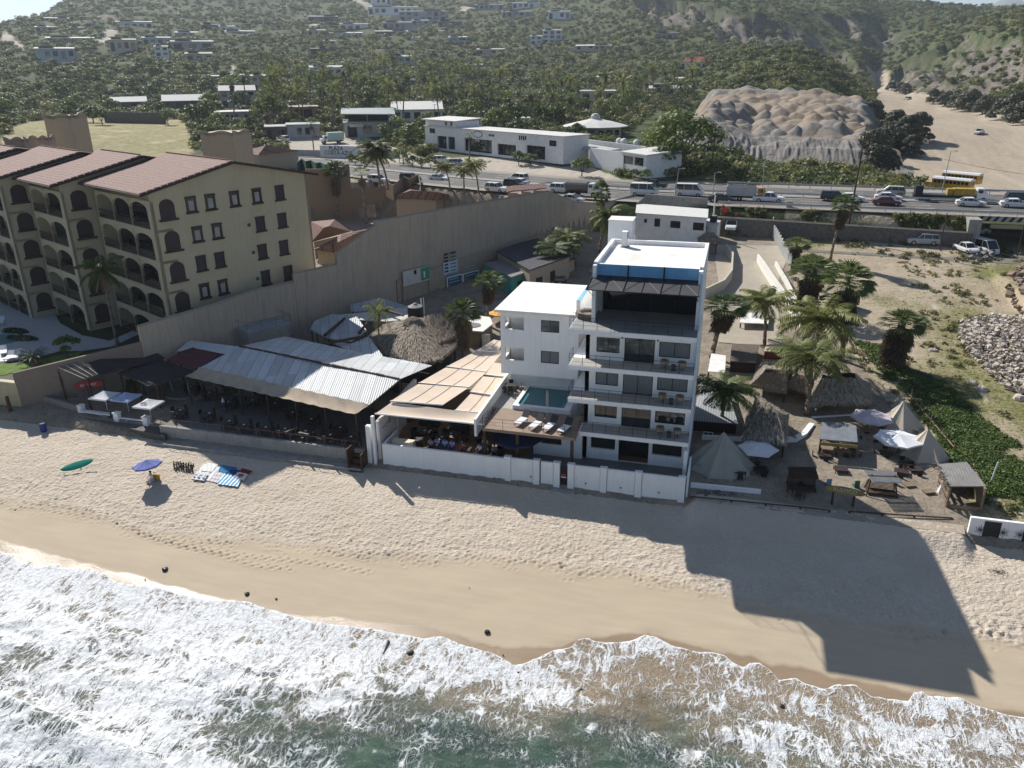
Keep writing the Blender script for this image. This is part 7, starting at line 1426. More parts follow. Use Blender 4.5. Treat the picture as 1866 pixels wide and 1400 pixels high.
HL=[ # label, x0,x1,y top,y base, wall, roof, windows, storeys, extra
 ('low white roofed house highest on the left ridge',84,127,34,42,'g','w',5,1,{}),('pale flat roofed house just below the left ridge',67,106,50,57,'b','w',4,1,{}),('small grey house on the left ridge slope',130,156,51,60,'g','t',3,1,{}),
 ('white modern house below the bare cut on the left hill',215,278,41,55,'w','w',5,1,dict(terr=3)),('beige house with arches and a reddish roof on the left slope',202,250,74,94,'b','t',4,1,{}),('bluish modern house above the small white block',262,312,70,84,'u','g',4,1,{}),('small white two storey block on the left slope',284,308,86,103,'w','w',2,2,{}),
 ('long grey walled house on the left slope',314,390,77,92,'g','g',3,1,{}),('dark teal low house far left among bushes',70,136,90,108,'u','g',5,1,{}),('beige ruined looking house at the slope middle',340,388,99,113,'b','t',3,1,{}),('string of low white roofs on the left slope',88,170,70,77,'g','w',6,1,{}),
 ('dark roofed house near the left hilltop',368,404,46,55,'d','d',3,1,{}),('small pale house right of the dark hilltop roof',400,428,49,59,'w','w',2,1,{}),('long pale low house above the green gully',408,466,58,68,'g','w',5,1,{}),('long white roof strip on the left slope',320,376,60,66,'g','w',5,1,{}),
 ('dark brown roofed long house in the upper middle',562,617,31,41,'d','w',4,1,{}),('small white roofed annex in the upper middle',583,609,43,48,'d','w',2,1,{}),('large white modern villa high on the hill',669,764,14,27,'w','w',8,1,dict(terr=5)),('grey stepped house beside the large white villa',726,815,22,38,'g','g',7,2,{}),
 ('whitish flat house left of the hill centre',619,672,45,56,'w','g',4,1,{}),('grey brown row house in the hill centre',697,752,42,55,'g','g',5,1,{}),('small white roofed house above the palms',750,782,38,45,'g','w',3,1,{}),('dark flat roofed house near the hill centre',798,840,40,48,'d','d',4,1,{}),('white house cut by the top of the picture',675,714,-3,8,'w','g',4,1,{}),
 ('grey apartment house high right of the villa',864,918,10,25,'g','g',6,2,{}),('small white block beside the grey apartments',914,932,22,32,'w','w',2,1,{}),('low beige house above the gully trees',560,594,56,64,'b','g',3,1,{}),('blue white house with a long flat roof',601,662,61,69,'u','w',4,1,{}),('long dark house under a white roof edge',683,745,58,67,'d','w',6,1,{}),
 ('small grey house beside tall palms on the hill',799,819,57,66,'g','g',2,1,{}),('white cube house with one big window',751,766,69,80,'w','w',1,1,{}),('white and blue house with a terrace in the palms',817,852,69,82,'u','w',2,2,dict(terr=3)),('low pale roof among the mid hill palms',683,708,83,89,'b','w',3,1,{}),('tan roofed hall at the edge of the palms',868,920,91,99,'b','t',4,1,{}),
 ('dark small house left in the grove',567,597,90,101,'d','d',2,1,{}),('beige stepped house left above the grove',590,612,76,89,'b','t',2,2,{}),('pale house with a dark pitched roof in the left grove',565,626,124,140,'w','g',4,1,{}),('beige house with three small windows on the left',460,498,140,165,'b','t',3,2,{}),
 ('grey house with a white roof edge in the grove',714,750,104,115,'g','w',3,1,{}),('white roofed low house right in the grove',846,880,119,127,'u','w',3,1,{}),('green walled house with a brown roof in the grove',731,758,147,163,'t','d',2,1,dict(gable=1)),('bluish white house behind the white shops',870,926,183,196,'u','w',4,1,{}),
 ('white villa near the top centre right',932,985,6,15,'w','w',5,1,{}),('low white walled house below the top villa',922,968,22,31,'g','g',4,1,{}),('white modern house with a long terrace',998,1040,22,35,'w','w',4,1,dict(terr=4)),('small white block left of the three storey house',966,988,67,81,'w','w',2,2,{}),('white and dark three storey modern house',988,1024,57,79,'w','g',3,3,{}),
 ('low tan roofs among palms right of centre',1048,1115,84,90,'b','w',6,1,{}),('grey open house on the right hill shoulder',1195,1236,62,72,'g','d',4,1,{}),('white house with a red hip roof on the right hill',1238,1297,113,133,'w','r',6,1,dict(gable='hip')),('low white roof among the right palms',1085,1128,141,149,'b','w',4,1,{}),('small white roofed hut among the right palms',1232,1256,144,151,'b','w',2,1,{}),
 ('pale two storey house behind the round roofed bungalow',1056,1121,168,203,'b','g',3,2,{}),('grey long low wall house above the heaps',1180,1262,162,170,'g','g',5,1,{}),
 ('teal house wall at the left grove edge',382,400,140,149,'t','g',1,1,{}),('bright teal house wall near the left palms',424,446,138,154,'t','g',2,1,{}),('grey villa with verandas in the left grove',404,468,166,196,'g','g',4,2,dict(gable=1)),('white flat roofed house with tall windows on the left',395,454,205,224,'g','w',7,1,{}),
 ('dark thatch roofed hall behind the stone wall on the left',207,268,186,200,'d','g',4,1,dict(gable=1)),('grey thatch roofed hall behind the stone wall on the right',300,375,184,198,'d','g',4,1,dict(gable=1)),('white roofed pavilion behind the two storey shop',714,808,200,222,'w','w',5,1,dict(gable=1)),('salmon pink house wall behind the box truck',528,580,196,213,'p','t',1,1,{}),
 ('dark blue walled house beside the two storey shop',714,748,230,250,'u','g',2,1,{}),('grey shop with a white flat roof left of the box truck',525,584,228,252,'g','m',4,1,{}),('small dark shop with a white door',486,524,232,254,'d','g',3,1,{}),('low white cottage left of the shops among palms',940,965,217,229,'w','w',2,1,{})]
for l,a,b,yt,yb,wc,rc,nw,st,kw in HL: house(l,a,b,yt,yb,wc,rc,nw,st,**kw)
# two storey open shop
sh2=house('two storey shop with a grey metal roof and an open balcony',628,714,224,250,'g','m',3,1,dep=11,name='shop',cat='shop')
c=HOUSES[-1][0]; az=math.atan2(c.x,c.y); T=Matrix.Translation(c)@Matrix.Rotation(-az,4,'Z'); mb=MB(); hh=FOOT[-1][2]
wd=8.0
MB().slab([(-wd,-2.5,7.4),(wd+1,-2.5,7.0),(wd+1,9,8.4),(-wd,9,8.6)],.25).build('upper_roof',RC['m'],sh2,T); MB().box(wd-1.2,wd-.9,-1,9,-.5,7.1).build('side_wall',WC['u'],sh2,T); MB().box(-wd+2,wd-1.2,4,4.2,4.2,7.5).build('inner_wall',m_dark,sh2,T)
railing(sh2,[tuple(T@Vector((-wd+1,-.4,4.5))),tuple(T@Vector((wd-1.2,-.4,4.5)))],h=1,step=1.5); MB().box(-wd+2.4,-wd+6.8,-.6,-.5,3.2,4.1).build('sign_panel',M('cream_sign',(.6,.58,.5)),sh2,T)
for x in (-wd+.3,0,wd-.8): MB().box(x,x+.2,-2.2,-2.0,0,7.2).build('post',m_concrete,sh2,T)
# white shop row
SB=thing('shop_row','long white shop building with dark entrances and a round logo on its fascia','shop',tuple(G(890,285,12.4)))
a=G(776,268,12.3); b=G(1026,296,12.3); d=(b-a); ang=math.atan2(d.y,d.x); L=d.length; T=Matrix.Translation(a)@Matrix.Rotation(ang,4,'Z')
w=MB(); ops=[(5.2,9.0,.1,4.3),(9.6,12.4,.1,4.3),(16.2,26.5,.1,4.4),(28.5,35,.1,3.6),(38.5,44.5,.1,4.0)]
def wop(mb,x0,x1,z0,z1,y0,y1,ops): wall_open(mb,x0,x1,z0,z1,y0,y1,ops)
s=L/50; ops=[(o[0]*s,o[1]*s,o[2],o[3]) for o in ops]; ops=[(o[0],o[1],o[2],o[3]*.78) for o in ops]; wop(w,0,L,-.5,5.6,0,.4,ops); w.box(0,.4,.4,8,-.5,5.6).box(L-.4,L,.4,8,-.5,5.6).box(0,L,8,8.4,-.5,5.6); w.build('wall',WC['w'],SB,T)
MB().box(-.3,L+.3,-.3,8.6,5.6,5.85).build('roof',RC['w'],SB,T); MB().box(0,13*s,.3,8,5.85,7.4).build('upper_storey',WC['w'],SB,T); MB().slab([(-.6,-.8,7.6),(13.6*s,-.8,7.6),(13.6*s,8.5,8.0),(-.6,8.5,8.0)],.25).build('upper_roof',RC['w'],SB,T)
for o in ops:
    g_=MB().box(o[0],o[1],1.1,1.2,0,o[3]).build('shopfront',m_glass,SB,T)
    for k in range(1,4): x=o[0]+(o[1]-o[0])*k/4; MB().box(x-.06,x+.06,1.0,1.1,0,o[3]).build('mullion',m_black,g_,T)
for x,z,ww in ((2.0,3.9,2.6),(8.2,6.2,1),(10.4,6.2,1),(45.8,3.4,2.4)): MB().box(x*s,x*s+ww,-.02 if z<5.7 else .28,.03 if z<5.7 else .33,z,z+1.3).build('window',m_glass,SB,T)
lg=MB().lathe([(0,0),(1.6,0),(1.6,.05)],(0,0,0),20,T@Matrix.Translation((21.5*s,-.02,4.65))@Matrix.Rotation(pi/2,4,'X')@Matrix.Diagonal((1.2,.55,1,1))).build('oval_logo',M('logo_grey',(.25,.3,.3)),SB)
lg=MB().lathe([(0,0),(1.35,0),(1.35,.03)],(0,0,0),20,T@Matrix.Translation((21.5*s,-.08,4.65))@Matrix.Rotation(pi/2,4,'X')@Matrix.Diagonal((1.2,.5,1,1))).build('oval_inner',WC['w'],SB)
for k in range(4): MB().box(25.5*s+k*.6,25.5*s+k*.6+.4,-.04,.02,4.4,4.95).build('letter_block',m_bk,SB,T); MB().box(36*s+k*.75,36*s+k*.75+.5,-.04,.02,4.1+.2*(k%2),5.2).build('letter_block',m_bk,SB,T)
FOOT.append((a.x+d.x/2,a.y+d.y/2+6,20)); HOUSES.append((a,'white shop row'))
for x,y in ((-44,215),(-60,219),(-75,224),(-52,228)): FOOT.append((x,y,12))
# low white building beside the highway
LB=thing('low_white_building','low L shaped white building with roof tanks beside the highway','building',tuple(G(1100,310,11)))
a=G(1012,292,11.3); b=G(1177,325,10.9); d=(b-a); ang=math.atan2(d.y,d.x); L=d.length; T=Matrix.Translation(a)@Matrix.Rotation(ang,4,'Z')
w=MB(); wop(w,L*.42,L,-.5,4.2,0,.3,[(L*.78,L*.87,1.9,3.6),(L*.885,L*.97,1.9,3.6)]); w.box(L-.3,L,.3,9,-.5,4.2).box(L*.4,L,9,9.3,-.5,4.6); w.box(0,L*.75,6.5,6.8,-.5,5.0); w.box(L*.76,L*.78,-.1,.5,-.5,4.4); w.build('wall',WC['w'],LB,T)
MB().slab([(L*.75,-.3,4.4),(L+.2,-.3,4.4),(L+.2,9.3,4.9),(L*.75,9.3,4.9)],.3).build('roof',RC['w'],LB,T); MB().slab([(L*.1,.5,3.9),(L*.55,.3,3.9),(L*.6,4,4.2),(L*.16,5,4.2)],.2).build('carport_roof',RC['g'],LB,T)
for x0,x1 in ((.78,.87),(.885,.97)): MB().box(L*x0,L*x1,.12,.2,1.9,3.6).build('window',m_glass,LB,T)
for x in (.14,.54): MB().box(L*x,L*x+.2,.8,1,-.2,3.9).build('post',WC['w'],LB,T)
for x,y_ in ((.44,7.6),(.48,7.9),(.60,8.2)): q=T@Vector((L*x,y_,4.8)); MB().lathe([(.75,0),(.8,.3),(.78,.8),(.5,1.15),(.2,1.3),(0,1.3)],tuple(q),12).build('roof_tank',WC['w'],LB)
FOOT.append((a.x+d.x/2,a.y+d.y/2+4,14))
# round roofed bungalow
c=GG(1078,252); t=thing('bungalow','round bungalow with a white faceted hip roof and a lantern on top','house',tuple(c)); MB().lathe([(8.2,-2),(8.2,3.2)],tuple(c+Vector((0,6,0))),10).build('wall',WC['b'],t); MB().lathe([(10.4,3.1),(10.4,3.3),(6,4.4),(1.6,5.3),(1.4,5.3),(1.4,6.2),(.9,6.8),(0,7)],tuple(c+Vector((0,6,0))),10).build('roof',RC['w'],t)
for i in range(8): an=pi+.2+i*.35; q=c+Vector((0,6,0))+Vector((math.cos(an)*8.3,math.sin(an)*8.3,.8)); MB().box(q.x-.8,q.x+.8,q.y-.1,q.y+.1,q.z,q.z+1.6).build('window',m_dark,t)
FOOT.append((c.x,c.y+6,10)); HOUSES.append((c,'round roofed bungalow'))
# plaza sign wall
ps=thing('plaza_sign','low white wall sign reading plaza costa azul at the roadside','sign',tuple(G(615,283,11.2))); a=G(584,283,11.0); b=G(655,285,11.0); d=b-a; T=Matrix.Translation(a)@Matrix.Rotation(math.atan2(d.y,d.x),4,'Z'); L=d.length
MB().box(0,L,0,.5,-.5,2.6).build('sign_wall',WC['w'],ps,T); text('PLAZA',ps,facing(T@Vector((L*.42,-.03,1.9)),d),1.5,m_bk,.03); text('COSTA AZUL',ps,facing(T@Vector((L*.48,-.03,.75)),d),1.5,m_bk,.03); MB().box(-9,0,.1,.4,-.5,1.3).box(L,L+12,.1,.4,-.5,1.3).build('side_wall',WC['g'],ps,T)
# tall stone wall and field edge on the left, chapel like towers behind the hotel
a=GG(192,224,near=150); b=GG(303,226,near=150); wallpath('stone_boundary_wall','rough stone wall along the far side of the yellow field',[(a.x,a.y,4),(b.x,b.y,4)],4,m_rubble,.6)
def ztower(label,x0,x1,yt,yb,z=3.6,rng_=150,dep=5,wavy=True,mat=m_tan0 if 'm_tan0' in globals() else None):
    m=M('tan_render',(.46,.37,.27),var=.06,streak=.1); k=rng_
    r=ray((x0+x1)/2,(yt+yb)/2); f=k/math.hypot(r[0],r[1]); c=Vector((r[0]*f,r[1]*f,0)); fw=-c.x*math.sin(YAW)+c.y*math.cos(YAW); zt=zat(c.x,c.y,yt); w=(x1-x0)*(fw*math.cos(P)+(H-zt)*math.sin(P))/F
    az=math.atan2(c.x,c.y); T=Matrix.Translation((c.x,c.y,0))@Matrix.Rotation(-az-.5,4,'Z'); t=thing('stair_block',label,'tower',(c.x,c.y,z)); MB().box(-w/2,w/2,0,dep,z-1,zt).build('wall',m,t,T); p=MB(); n=10
    for (xa,ya,xb,yb_) in ((-w/2,0,w/2,0),(w/2,0,w/2,dep)):
        for i in range(n): u=i/n; v=(i+1)/n; hf=lambda q:.45*abs(math.cos(q*math.pi*1.5)); p.slab([(xa+(xb-xa)*u,ya+(yb_-ya)*u,zt+hf(u)),(xa+(xb-xa)*v,ya+(yb_-ya)*v,zt+hf(v)),(xa+(xb-xa)*v-.2,ya+(yb_-ya)*v+.2,zt+hf(v)),(xa+(xb-xa)*u-.2,ya+(yb_-ya)*u+.2,zt+hf(u))],.6)
    p.build('scalloped_parapet',m,t,T); return t
ztower('tall tan stair block with a scalloped top behind the resort roofs',84,134,212,262,rng_=152,dep=5); ztower('small tan parapet block at the left edge behind the resort roof',10,46,255,280,rng_=140,dep=3); ztower('low tan parapet block between the two stair blocks',63,90,252,275,rng_=146,dep=2)
ztower('beige box building at the corner of the yellow field',364,428,243,272,rng_=158,dep=7)
hb=thing('resort_gatehouse','beige resort gatehouse with a terracotta hip roof behind the main roof','building',tuple(G(470,280,12))); A=[G(398,272,14.6),G(470,283,14.4),G(547,275,14.4),G(455,262,14.9)]; ap=G(462,262,16.6); ap2=G(484,265,16.4)
r=MB(); r.v=[tuple(q) for q in A]+[tuple(ap),tuple(ap2)]; r.f=[(0,1,5,4),(1,2,5),(2,3,4,5),(3,0,4)]; r.build('roof',m_tileH,hb); ce=sum(A,Vector())/4; MB().prism([tuple(q.lerp(ce,.06))[:2] for q in A],5,14.35).build('wall',M('tan_render'),hb)
q=G(520,290,12.5); MB().box(q.x-1.2,q.x+1.2,q.y,q.y+.5,10,14).build('side_wall',M('tan_render'),hb)
# brown garden walls, scalloped tan wall, small tiled roofs between resort and highway
m_bwall=M('brown_rendered_wall',(.30,.22,.155),rough=.95,var=.06,sc=.3,streak=.2)
def bwall(label,pts,z0,th=.35,name='courtyard_wall'):
    t=thing(name,label,'wall',tuple(pts[0])[:2]+(z0,)); w=MB()
    for a,b in zip(pts[:-1],pts[1:]): w.slab([tuple(a),tuple(b),tuple(Vector(b)+Vector((-.1,th,0))),tuple(Vector(a)+Vector((-.1,th,0)))],max(a[2],b[2])-z0)
    w.build('wall_face',m_bwall,t); return t
o1=HO+HU*1.5; L1=lambda px,py,s:on_line(px,py,HO+HD*s,HA+pi/2)
W=lambda o,s,z:HO+HU*o+HD*s+Vector((0,0,z))
bwall('tall brown courtyard wall beyond the resort end gable',[W(-58,59,14),W(-55.9,64.6,13.6),W(-55.6,65,14.3),W(-55,68,14.4)],3)
w1=G(636,345,11.2); w2=G(800,330,11.2); bwall('brown wall with the top sloping beside the tiled garden roof',[W(-55,68,9.2),W(-43.4,85.4,10.1),W(-41,86.5,9.6)],3)
bwall('tan scalloped wall in front of the parked cars',[G(702,330,11.6),G(716,338,11.2),G(735,322,11.9),G(745,326,11.6),G(762,318,12),G(766,330,11.4)],8.5)
def tileroof(label,E,apx,zw,name='tiled_pavilion'):
    t=thing(name,label,'pavilion',(E[0][0],E[0][1],zw)); r=MB(); k=len(E); r.v=[tuple(q) for q in E]+[tuple(q) for q in apx]
    r.f=[(0,1,k+1,k),(1,2,k+1),(2,3,k,k+1),(3,0,k)] if len(apx)==2 else [(i,(i+1)%k,k) for i in range(k)]; r.build('roof',m_tileH,t); ce=sum((Vector(q) for q in E),Vector())/k; MB().prism([tuple(Vector(q).lerp(ce,.15))[:2] for q in E],zw,min(q[2] for q in E)-.05).build('wall',M('tan_render'),t); return t
tileroof('tiled hip roof pavilion in the sunken resort garden',[G(713,360,8.6),G(798,366,8.4),G(830,357,8.6),G(745,343,8.9)],[G(748,347,10.3),G(795,350,10.2)],3.6)
tileroof('sunlit terracotta roof beyond the resort gable in the garden',[G(567,442,6.6),G(640,422,6.8),G(610,400,9.3),G(567,404,9.2)],[G(590,415,9.6),G(600,412,9.6)],3.6)
tileroof('terracotta roof half in shade against the perimeter wall',[G(570,455,5.8),G(615,462,5.6),G(684,413,8.4),G(622,428,8.2)],[G(620,440,7.6),G(650,425,8.4)],3.4)
for i,(x0,y0,x1,y1) in enumerate([(925,349,950,346),(950,347,973,344),(972,345,996,342)]):
    a=G(x0,y0,14.0); b=G(x1,y1,14.0); t=thing('tiled_planter_roof',['left','middle','right'][i]+' small tiled canopy behind the perimeter wall crest','canopy',tuple(a)); MB().slab([tuple(a),tuple(b),tuple(b+Vector((-.8,2.2,.5))),tuple(a+Vector((-.8,2.2,.5)))],.2).build('roof',m_tileH,t); MB().box(min(a.x,b.x),max(a.x,b.x),a.y,a.y+.2,11,13.8).build('wall',m_tile,t)
# green scalloped wall
gw=thing('green_wall','dark green scalloped wall beyond the resort gatehouse','wall',tuple(G(560,295,11))); w=MB(); pts=[(541,296),(549,289),(557,294),(566,292),(575,297),(584,296),(592,300),(600,299)]
for p,q in zip(pts[:-1],pts[1:]): a=G(*p,13.2);b=G(*q,13.2); w.slab([tuple(a),tuple(b),tuple(b+Vector((0,.3,0))),tuple(a+Vector((0,.3,0)))],3.5)
w.build('wall_face',M('dark_green_render',(.015,.10,.07),var=.1),gw)
# small buildings behind the palapa, signs on the wall
def G3(px,py,z): return G(px,py,z)
def flatb(name,label,px4,zt,z0,wm,rm,cat='building',th=.2,win=()):
    c4=[G(x,y,zt) for x,y in px4]; ce=sum(c4,Vector())/len(c4); t=thing(name,label,cat,(ce.x,ce.y,z0)); MB().prism([tuple(q.lerp(ce,.03))[:2] for q in c4],z0-1,zt-th).build('wall',wm,t); MB().slab([tuple(q) for q in c4],th).build('roof',rm,t)
    for (i,u0,u1,za,zb,m) in win:
        a=c4[i].lerp(ce,.028); b=c4[(i+1)%len(c4)].lerp(ce,.028); p=a.lerp(b,u0); q=a.lerp(b,u1); n=Vector((b.y-a.y,a.x-b.x,0)).normalized()*.04
        w=MB(); w.v=[(p.x+n.x,p.y+n.y,za),(q.x+n.x,q.y+n.y,za),(q.x+n.x,q.y+n.y,zb),(p.x+n.x,p.y+n.y,zb)]; w.f=[(0,1,2,3)]; w.build('window',m,t,solid=.03)
    return t
flatb('gabled_shed','old dark roofed building against the perimeter wall behind the coconut palms',[(905,457),(965,492),(1040,466),(975,432)],7.2,3.3,M('beige_shed',(.42,.35,.27),var=.1,streak=.2),M('dark_sheet_roof',(.07,.07,.085),var=.2,dirt=.3),win=[(1,.15,.3,4.6,5.6,m_dark),(1,.5,.62,4.2,5.8,m_dark)])
flatb('teal_building','small building with a bright teal corner below the coconut palms',[(880,480),(932,505),(970,492),(925,472)],6.2,3.0,M('house_teal'),M('dusty_roof',(.24,.23,.24),var=.15,dirt=.3),win=[(1,.3,.5,3.4,5.2,m_dark)])
flatb('long_low_annex','long low beige annex right of the teal corner',[(968,493),(972,502),(1048,473),(1040,466)],5.8,3.0,M('beige_shed'),M('orange_brown_roof',(.42,.30,.2),var=.15),win=[(1,.1,.2,3.4,5,m_dark),(1,.72,.8,3.4,5.2,m_dark)])
wb=flatb('white_back_building','white two storey building with a flat roof beside the highway',[(1158,388),(1290,397),(1291,381),(1160,371)],10.8,5,WC['w'],RC['w'],win=[(0,.12,.16,9.3,9.9,m_dark),(0,.27,.35,8.8,10.1,m_dark),(0,.5,.64,8.8,9.9,m_dark),(0,.82,.97,8.7,9.9,m_dark)])
a=G(1156,402,8.6); b=G(1288,414,8.4); MB().slab([tuple(a+Vector((0,-3.6,-1.5))),tuple(b+Vector((0,-3.6,-1.5))),tuple(b+Vector((0,.8,0))),tuple(a+Vector((0,.8,0)))],.2).build('dark_canopy',M('dark_shingle',(.07,.065,.06),var=.25,dirt=.2),wb)
for i in range(5): q=(a+Vector((0,-3.4,0))).lerp(b+Vector((0,-3.4,0)),i/4); MB().tube((q.x,q.y,4),(q.x,q.y,7),.08,n=5).build('post',m_dwood,wb)
flatb('white_cube_annex','small white cube annex at the right end of the white back building',[(1280,405),(1308,410),(1314,402),(1290,398)],8.9,5,WC['w'],RC['w'])
q=G(1300,404,9); tank('dark water tank on the small white cube annex',q,.6,1.1); b=G(1300,400,9); pole('white_mast','tall white double mast on the white cube annex',b,b+Vector((0,0,4)),.15,WC['w'])
bb=thing('highway_parapet','rough grey wall behind the roof of the white building','wall',tuple(G(1230,360,10.5))); a=G(1159,372,10.9); b=G(1180,354,12.1); c=G(1290,362,11.6); MB().slab([tuple(a),tuple(b),tuple(b+Vector((0,.3,0))),tuple(a+Vector((0,.3,0)))],2).slab([tuple(b),tuple(c),tuple(c+Vector((0,.3,0))),tuple(b+Vector((0,.3,0)))],2.6).build('wall_face',M('rough_grey',(.36,.34,.31),var=.2,dirt=.4),bb)
hh=thing('thatch_hut','tiny thatched hut at the entrance of the hotel yard','hut',tuple(GG(1290,455))); c=GG(1290,462); thatchroof(hh,[(c.x-1.7,c.y-1),(c.x+1.5,c.y-1),(c.x+1.5,c.y+1.4),(c.x-1.7,c.y+1.4)],[(c.x-.6,c.y+.2),(c.x+.6,c.y+.2),(c.x+.6,c.y+.2),(c.x-.6,c.y+.2)],c.z+2.4,c.z+3.3,M('thatch'),n=250)
for dx in (-1.4,1.2): MB().tube((c.x+dx,c.y-.8,c.z),(c.x+dx,c.y-.8,c.z+2.4),.08,n=5).build('post',m_dwood,hh)
def wsign(name,label,s0,s1,z0,z1,mat,off=3.33,cat='sign'):
    T=TH@Matrix.Translation((off,0,0)); t=thing(name,label,cat,tuple(T@Vector((0,s0,z0)))); MB().box(0,.06,s0,s1,z0,z1).build('panel',mat,t,T); return t,T
def sz(px,py): q=on_line(px,py,HO+HU*3.3,HA); return (q.xy-HO.xy).dot(HD.xy),q.z
s0,za=sz(733,518); s1,zb=sz(779,485); t,T=wsign('billboard','old billboard with a pale panel and a green panel on posts','x' and s0,s1,za-.3,zb+.1,M('faded_billboard',(.56,.55,.52),var=.06,dirt=.2),3.5); sg_,zg=sz(764,490); MB().box(.06,.09,sg_,s1,za-.1,zb+.0).build('green_panel',M('green_panel',(.06,.30,.2),var=.1),t,T)
for s_ in (s0,s1): MB().box(-.1,.05,s_-.08,s_+.08,2.5,za).build('post',m_concrete,t,T)
MB().box(.095,.11,sg_+.5,s1-.8,za+.2,za+1.1).build('picture_patch',WC['w'],t,T); MB().box(.062,.07,s0+2.0,s0+2.5,za+1.0,za+1.6).build('stain_mark',m_bk,t,T)
s0,za=sz(808,502); s1,zb=sz(833,473); t,T=wsign('blue_text_sign','white and blue information sign with rows of text high on the wall',s0,s1,za,zb,M('pale_blue_sign',(.5,.58,.66),var=.04)); 
for k in range(6): MB().box(.062,.08,s0+1.4,s1-.3,za+.35+k*.5,za+.35+k*.5+(.28 if k==5 else .13)).build('text_row',M('navy_print',(.03,.07,.16)),t,T); MB().box(.062,.08,s0+.25,s0+.95,za+.35+k*.5,za+.6+k*.5).build('pictogram',m_bk,t,T)
for (xa,ya,xb,yb,lab) in [(813,520,838,500,'dark blue lettered banner in a white frame near the parking yard'),(842,508,868,493,'second dark blue banner in a white frame right of the first')]:
    s0,za=sz(xa,ya); s1,zb=sz(xb,yb); t,T=wsign('framed_banner',lab,s0,s1,za,zb,M('blue_banner',(.04,.14,.24),var=.2,sc=3),3.6)
    for k in range(4): MB().box(.062,.08,s0+.3,s1-.4-.3*(k%2),za+.25+k*.45,za+.4+k*.45).build('text_row',M('pale_blue_print',(.3,.5,.58)),t,T)
    MB().box(-.02,.1,s0-.12,s0,2.8,zb+.1).box(-.02,.1,s1,s1+.12,2.8,zb+.1).box(-.02,.1,s0,s1,zb,zb+.12).build('frame',m_white,t,T)
# ================================================================ SPOIL HEAPS
gx=np.linspace(-34,46,300); gy=np.linspace(232,362,330); QX,QY=np.meshgrid(gx,gy); rel=(QY-236-(QX+30)*-.02); B0_=zland(QX,QY,False)
wob=(fbm(QX/16,QY/16,3,51)-.5)*26; edge=sstep(-21,-11,QX+wob*.5)*sstep(46,34,QX+wob*.5)*sstep(362,335,QY+wob); hgt=np.interp(rel,[0,10,25,50,90,120],[-.6,3.6,4.6,6.6,9.5,9])*edge*(.8+.4*fbm(QX/22,QY/22,3,41))
rnd=random.Random(12); cones=[]
for i in range(16):
    for j in range(17): cones.append((-30+i*5+rnd.uniform(-2,2),244+j*6+rnd.uniform(-2.5,2.5),rnd.uniform(2.8,5.5),rnd.uniform(.6,1.6)+(1.3 if 3<j<9 else 0)))
cn=np.zeros(QX.shape)
for cx,cy,r,h in cones: cn=np.maximum(cn,h*np.clip(1-np.hypot(QX-cx,(QY-cy)*.8)/r,0,1)**.75)
gul=np.abs(fbm(QX/1.6,QY/9,3,44)*2-1)
HZ_=B0_-.6+(fbm(QX/13,QY/13,4,48)-.5)*4.5*edge*sstep(8,20,rel)+(hgt+cn*edge*sstep(6,16,rel)+ (gul-.4)*1.1*edge*sstep(0,4,rel)*sstep(30,10,rel))
org=sstep(.42,.56,fbm(QX/14,QY/9,3,46)+.22*sstep(26,34,rel)*sstep(88,70,rel)*(1-.6*sstep(10,35,QX))-.1)*sstep(20,28,rel)
def heap_mat():
    m,t,b=newmat('spoil'); g=_n(t,'ShaderNodeNewGeometry').outputs['Position']; a=_n(t,'ShaderNodeAttribute',attribute_name='orange').outputs['Fac']
    gr=mixc(t,ramp(t,noise(t,g,.8,5,.7),.35,.7),(.25,.225,.2),(.17,.155,.14)); og=mixc(t,ramp(t,noise(t,g,.8,5,.7),.35,.7),(.31,.24,.175),(.22,.17,.125)); c=mixc(t,a,gr,og); t.links.new(c,b.inputs['Base Color']); b.inputs['Roughness'].default_value=.95; bump(t,b,noise(t,g,1.5,5,.7),.8,.3); return m
o=mesh_np('spoil_heaps',np.stack([QX,QY,HZ_],-1).reshape(-1,3),gridfaces(330,300),heap_mat(),dict(orange=org.ravel())); tag(o,'orange and grey heaps of tipped sand beside the arroyo','sand heaps',kind='stuff')
# ================================================================ TREES AND PALMS BEYOND THE HIGHWAY
def where(p):
    d=sorted(((Vector((p.x-c.x,p.y-c.y,0)).length,c,l) for c,l in HOUSES),key=lambda q:q[0])[0]; dx=p.x-d[1].x+ (p.y-d[1].y)*math.tan(YAW)*.0; dy=p.y-d[1].y
    side=('behind' if dy>0 else 'in front of') if abs(dy)>abs(dx)*1.3 else ('right of' if dx>0 else 'left of'); l=' '.join(w_ for w_ in d[2].split())
    l=l.split(' with ')[0].split(' on the ')[0].split(' in the ')[0].split(' among ')[0]; return side+' the '+' '.join(l.split()[:7])
def blocked(x,y,m=0): return any((x-a)**2+(y-b)**2<(r+m)**2 for a,b,r in FOOT)
rnd=random.Random(77); seen={}
def uniq(lab,pre,p):
    if lab not in seen: seen[lab]=1; return lab
    d=[l for _,l in sorted((math.hypot(p.x-c.x,p.y-c.y),l) for c,l in HOUSES)][:5]; sh=lambda l:' '.join(l.split(' with ')[0].split(' in the ')[0].split(' on the ')[0].split()[:4])
    for a,b in ((0,1),(0,2),(1,2),(0,3),(1,3),(0,4),(2,3),(2,4),(3,4)):
        q='%s between the %s and the %s'%(pre,sh(d[a]),sh(d[b]))
        if q not in seen: seen[q]=1; return q
    return lab
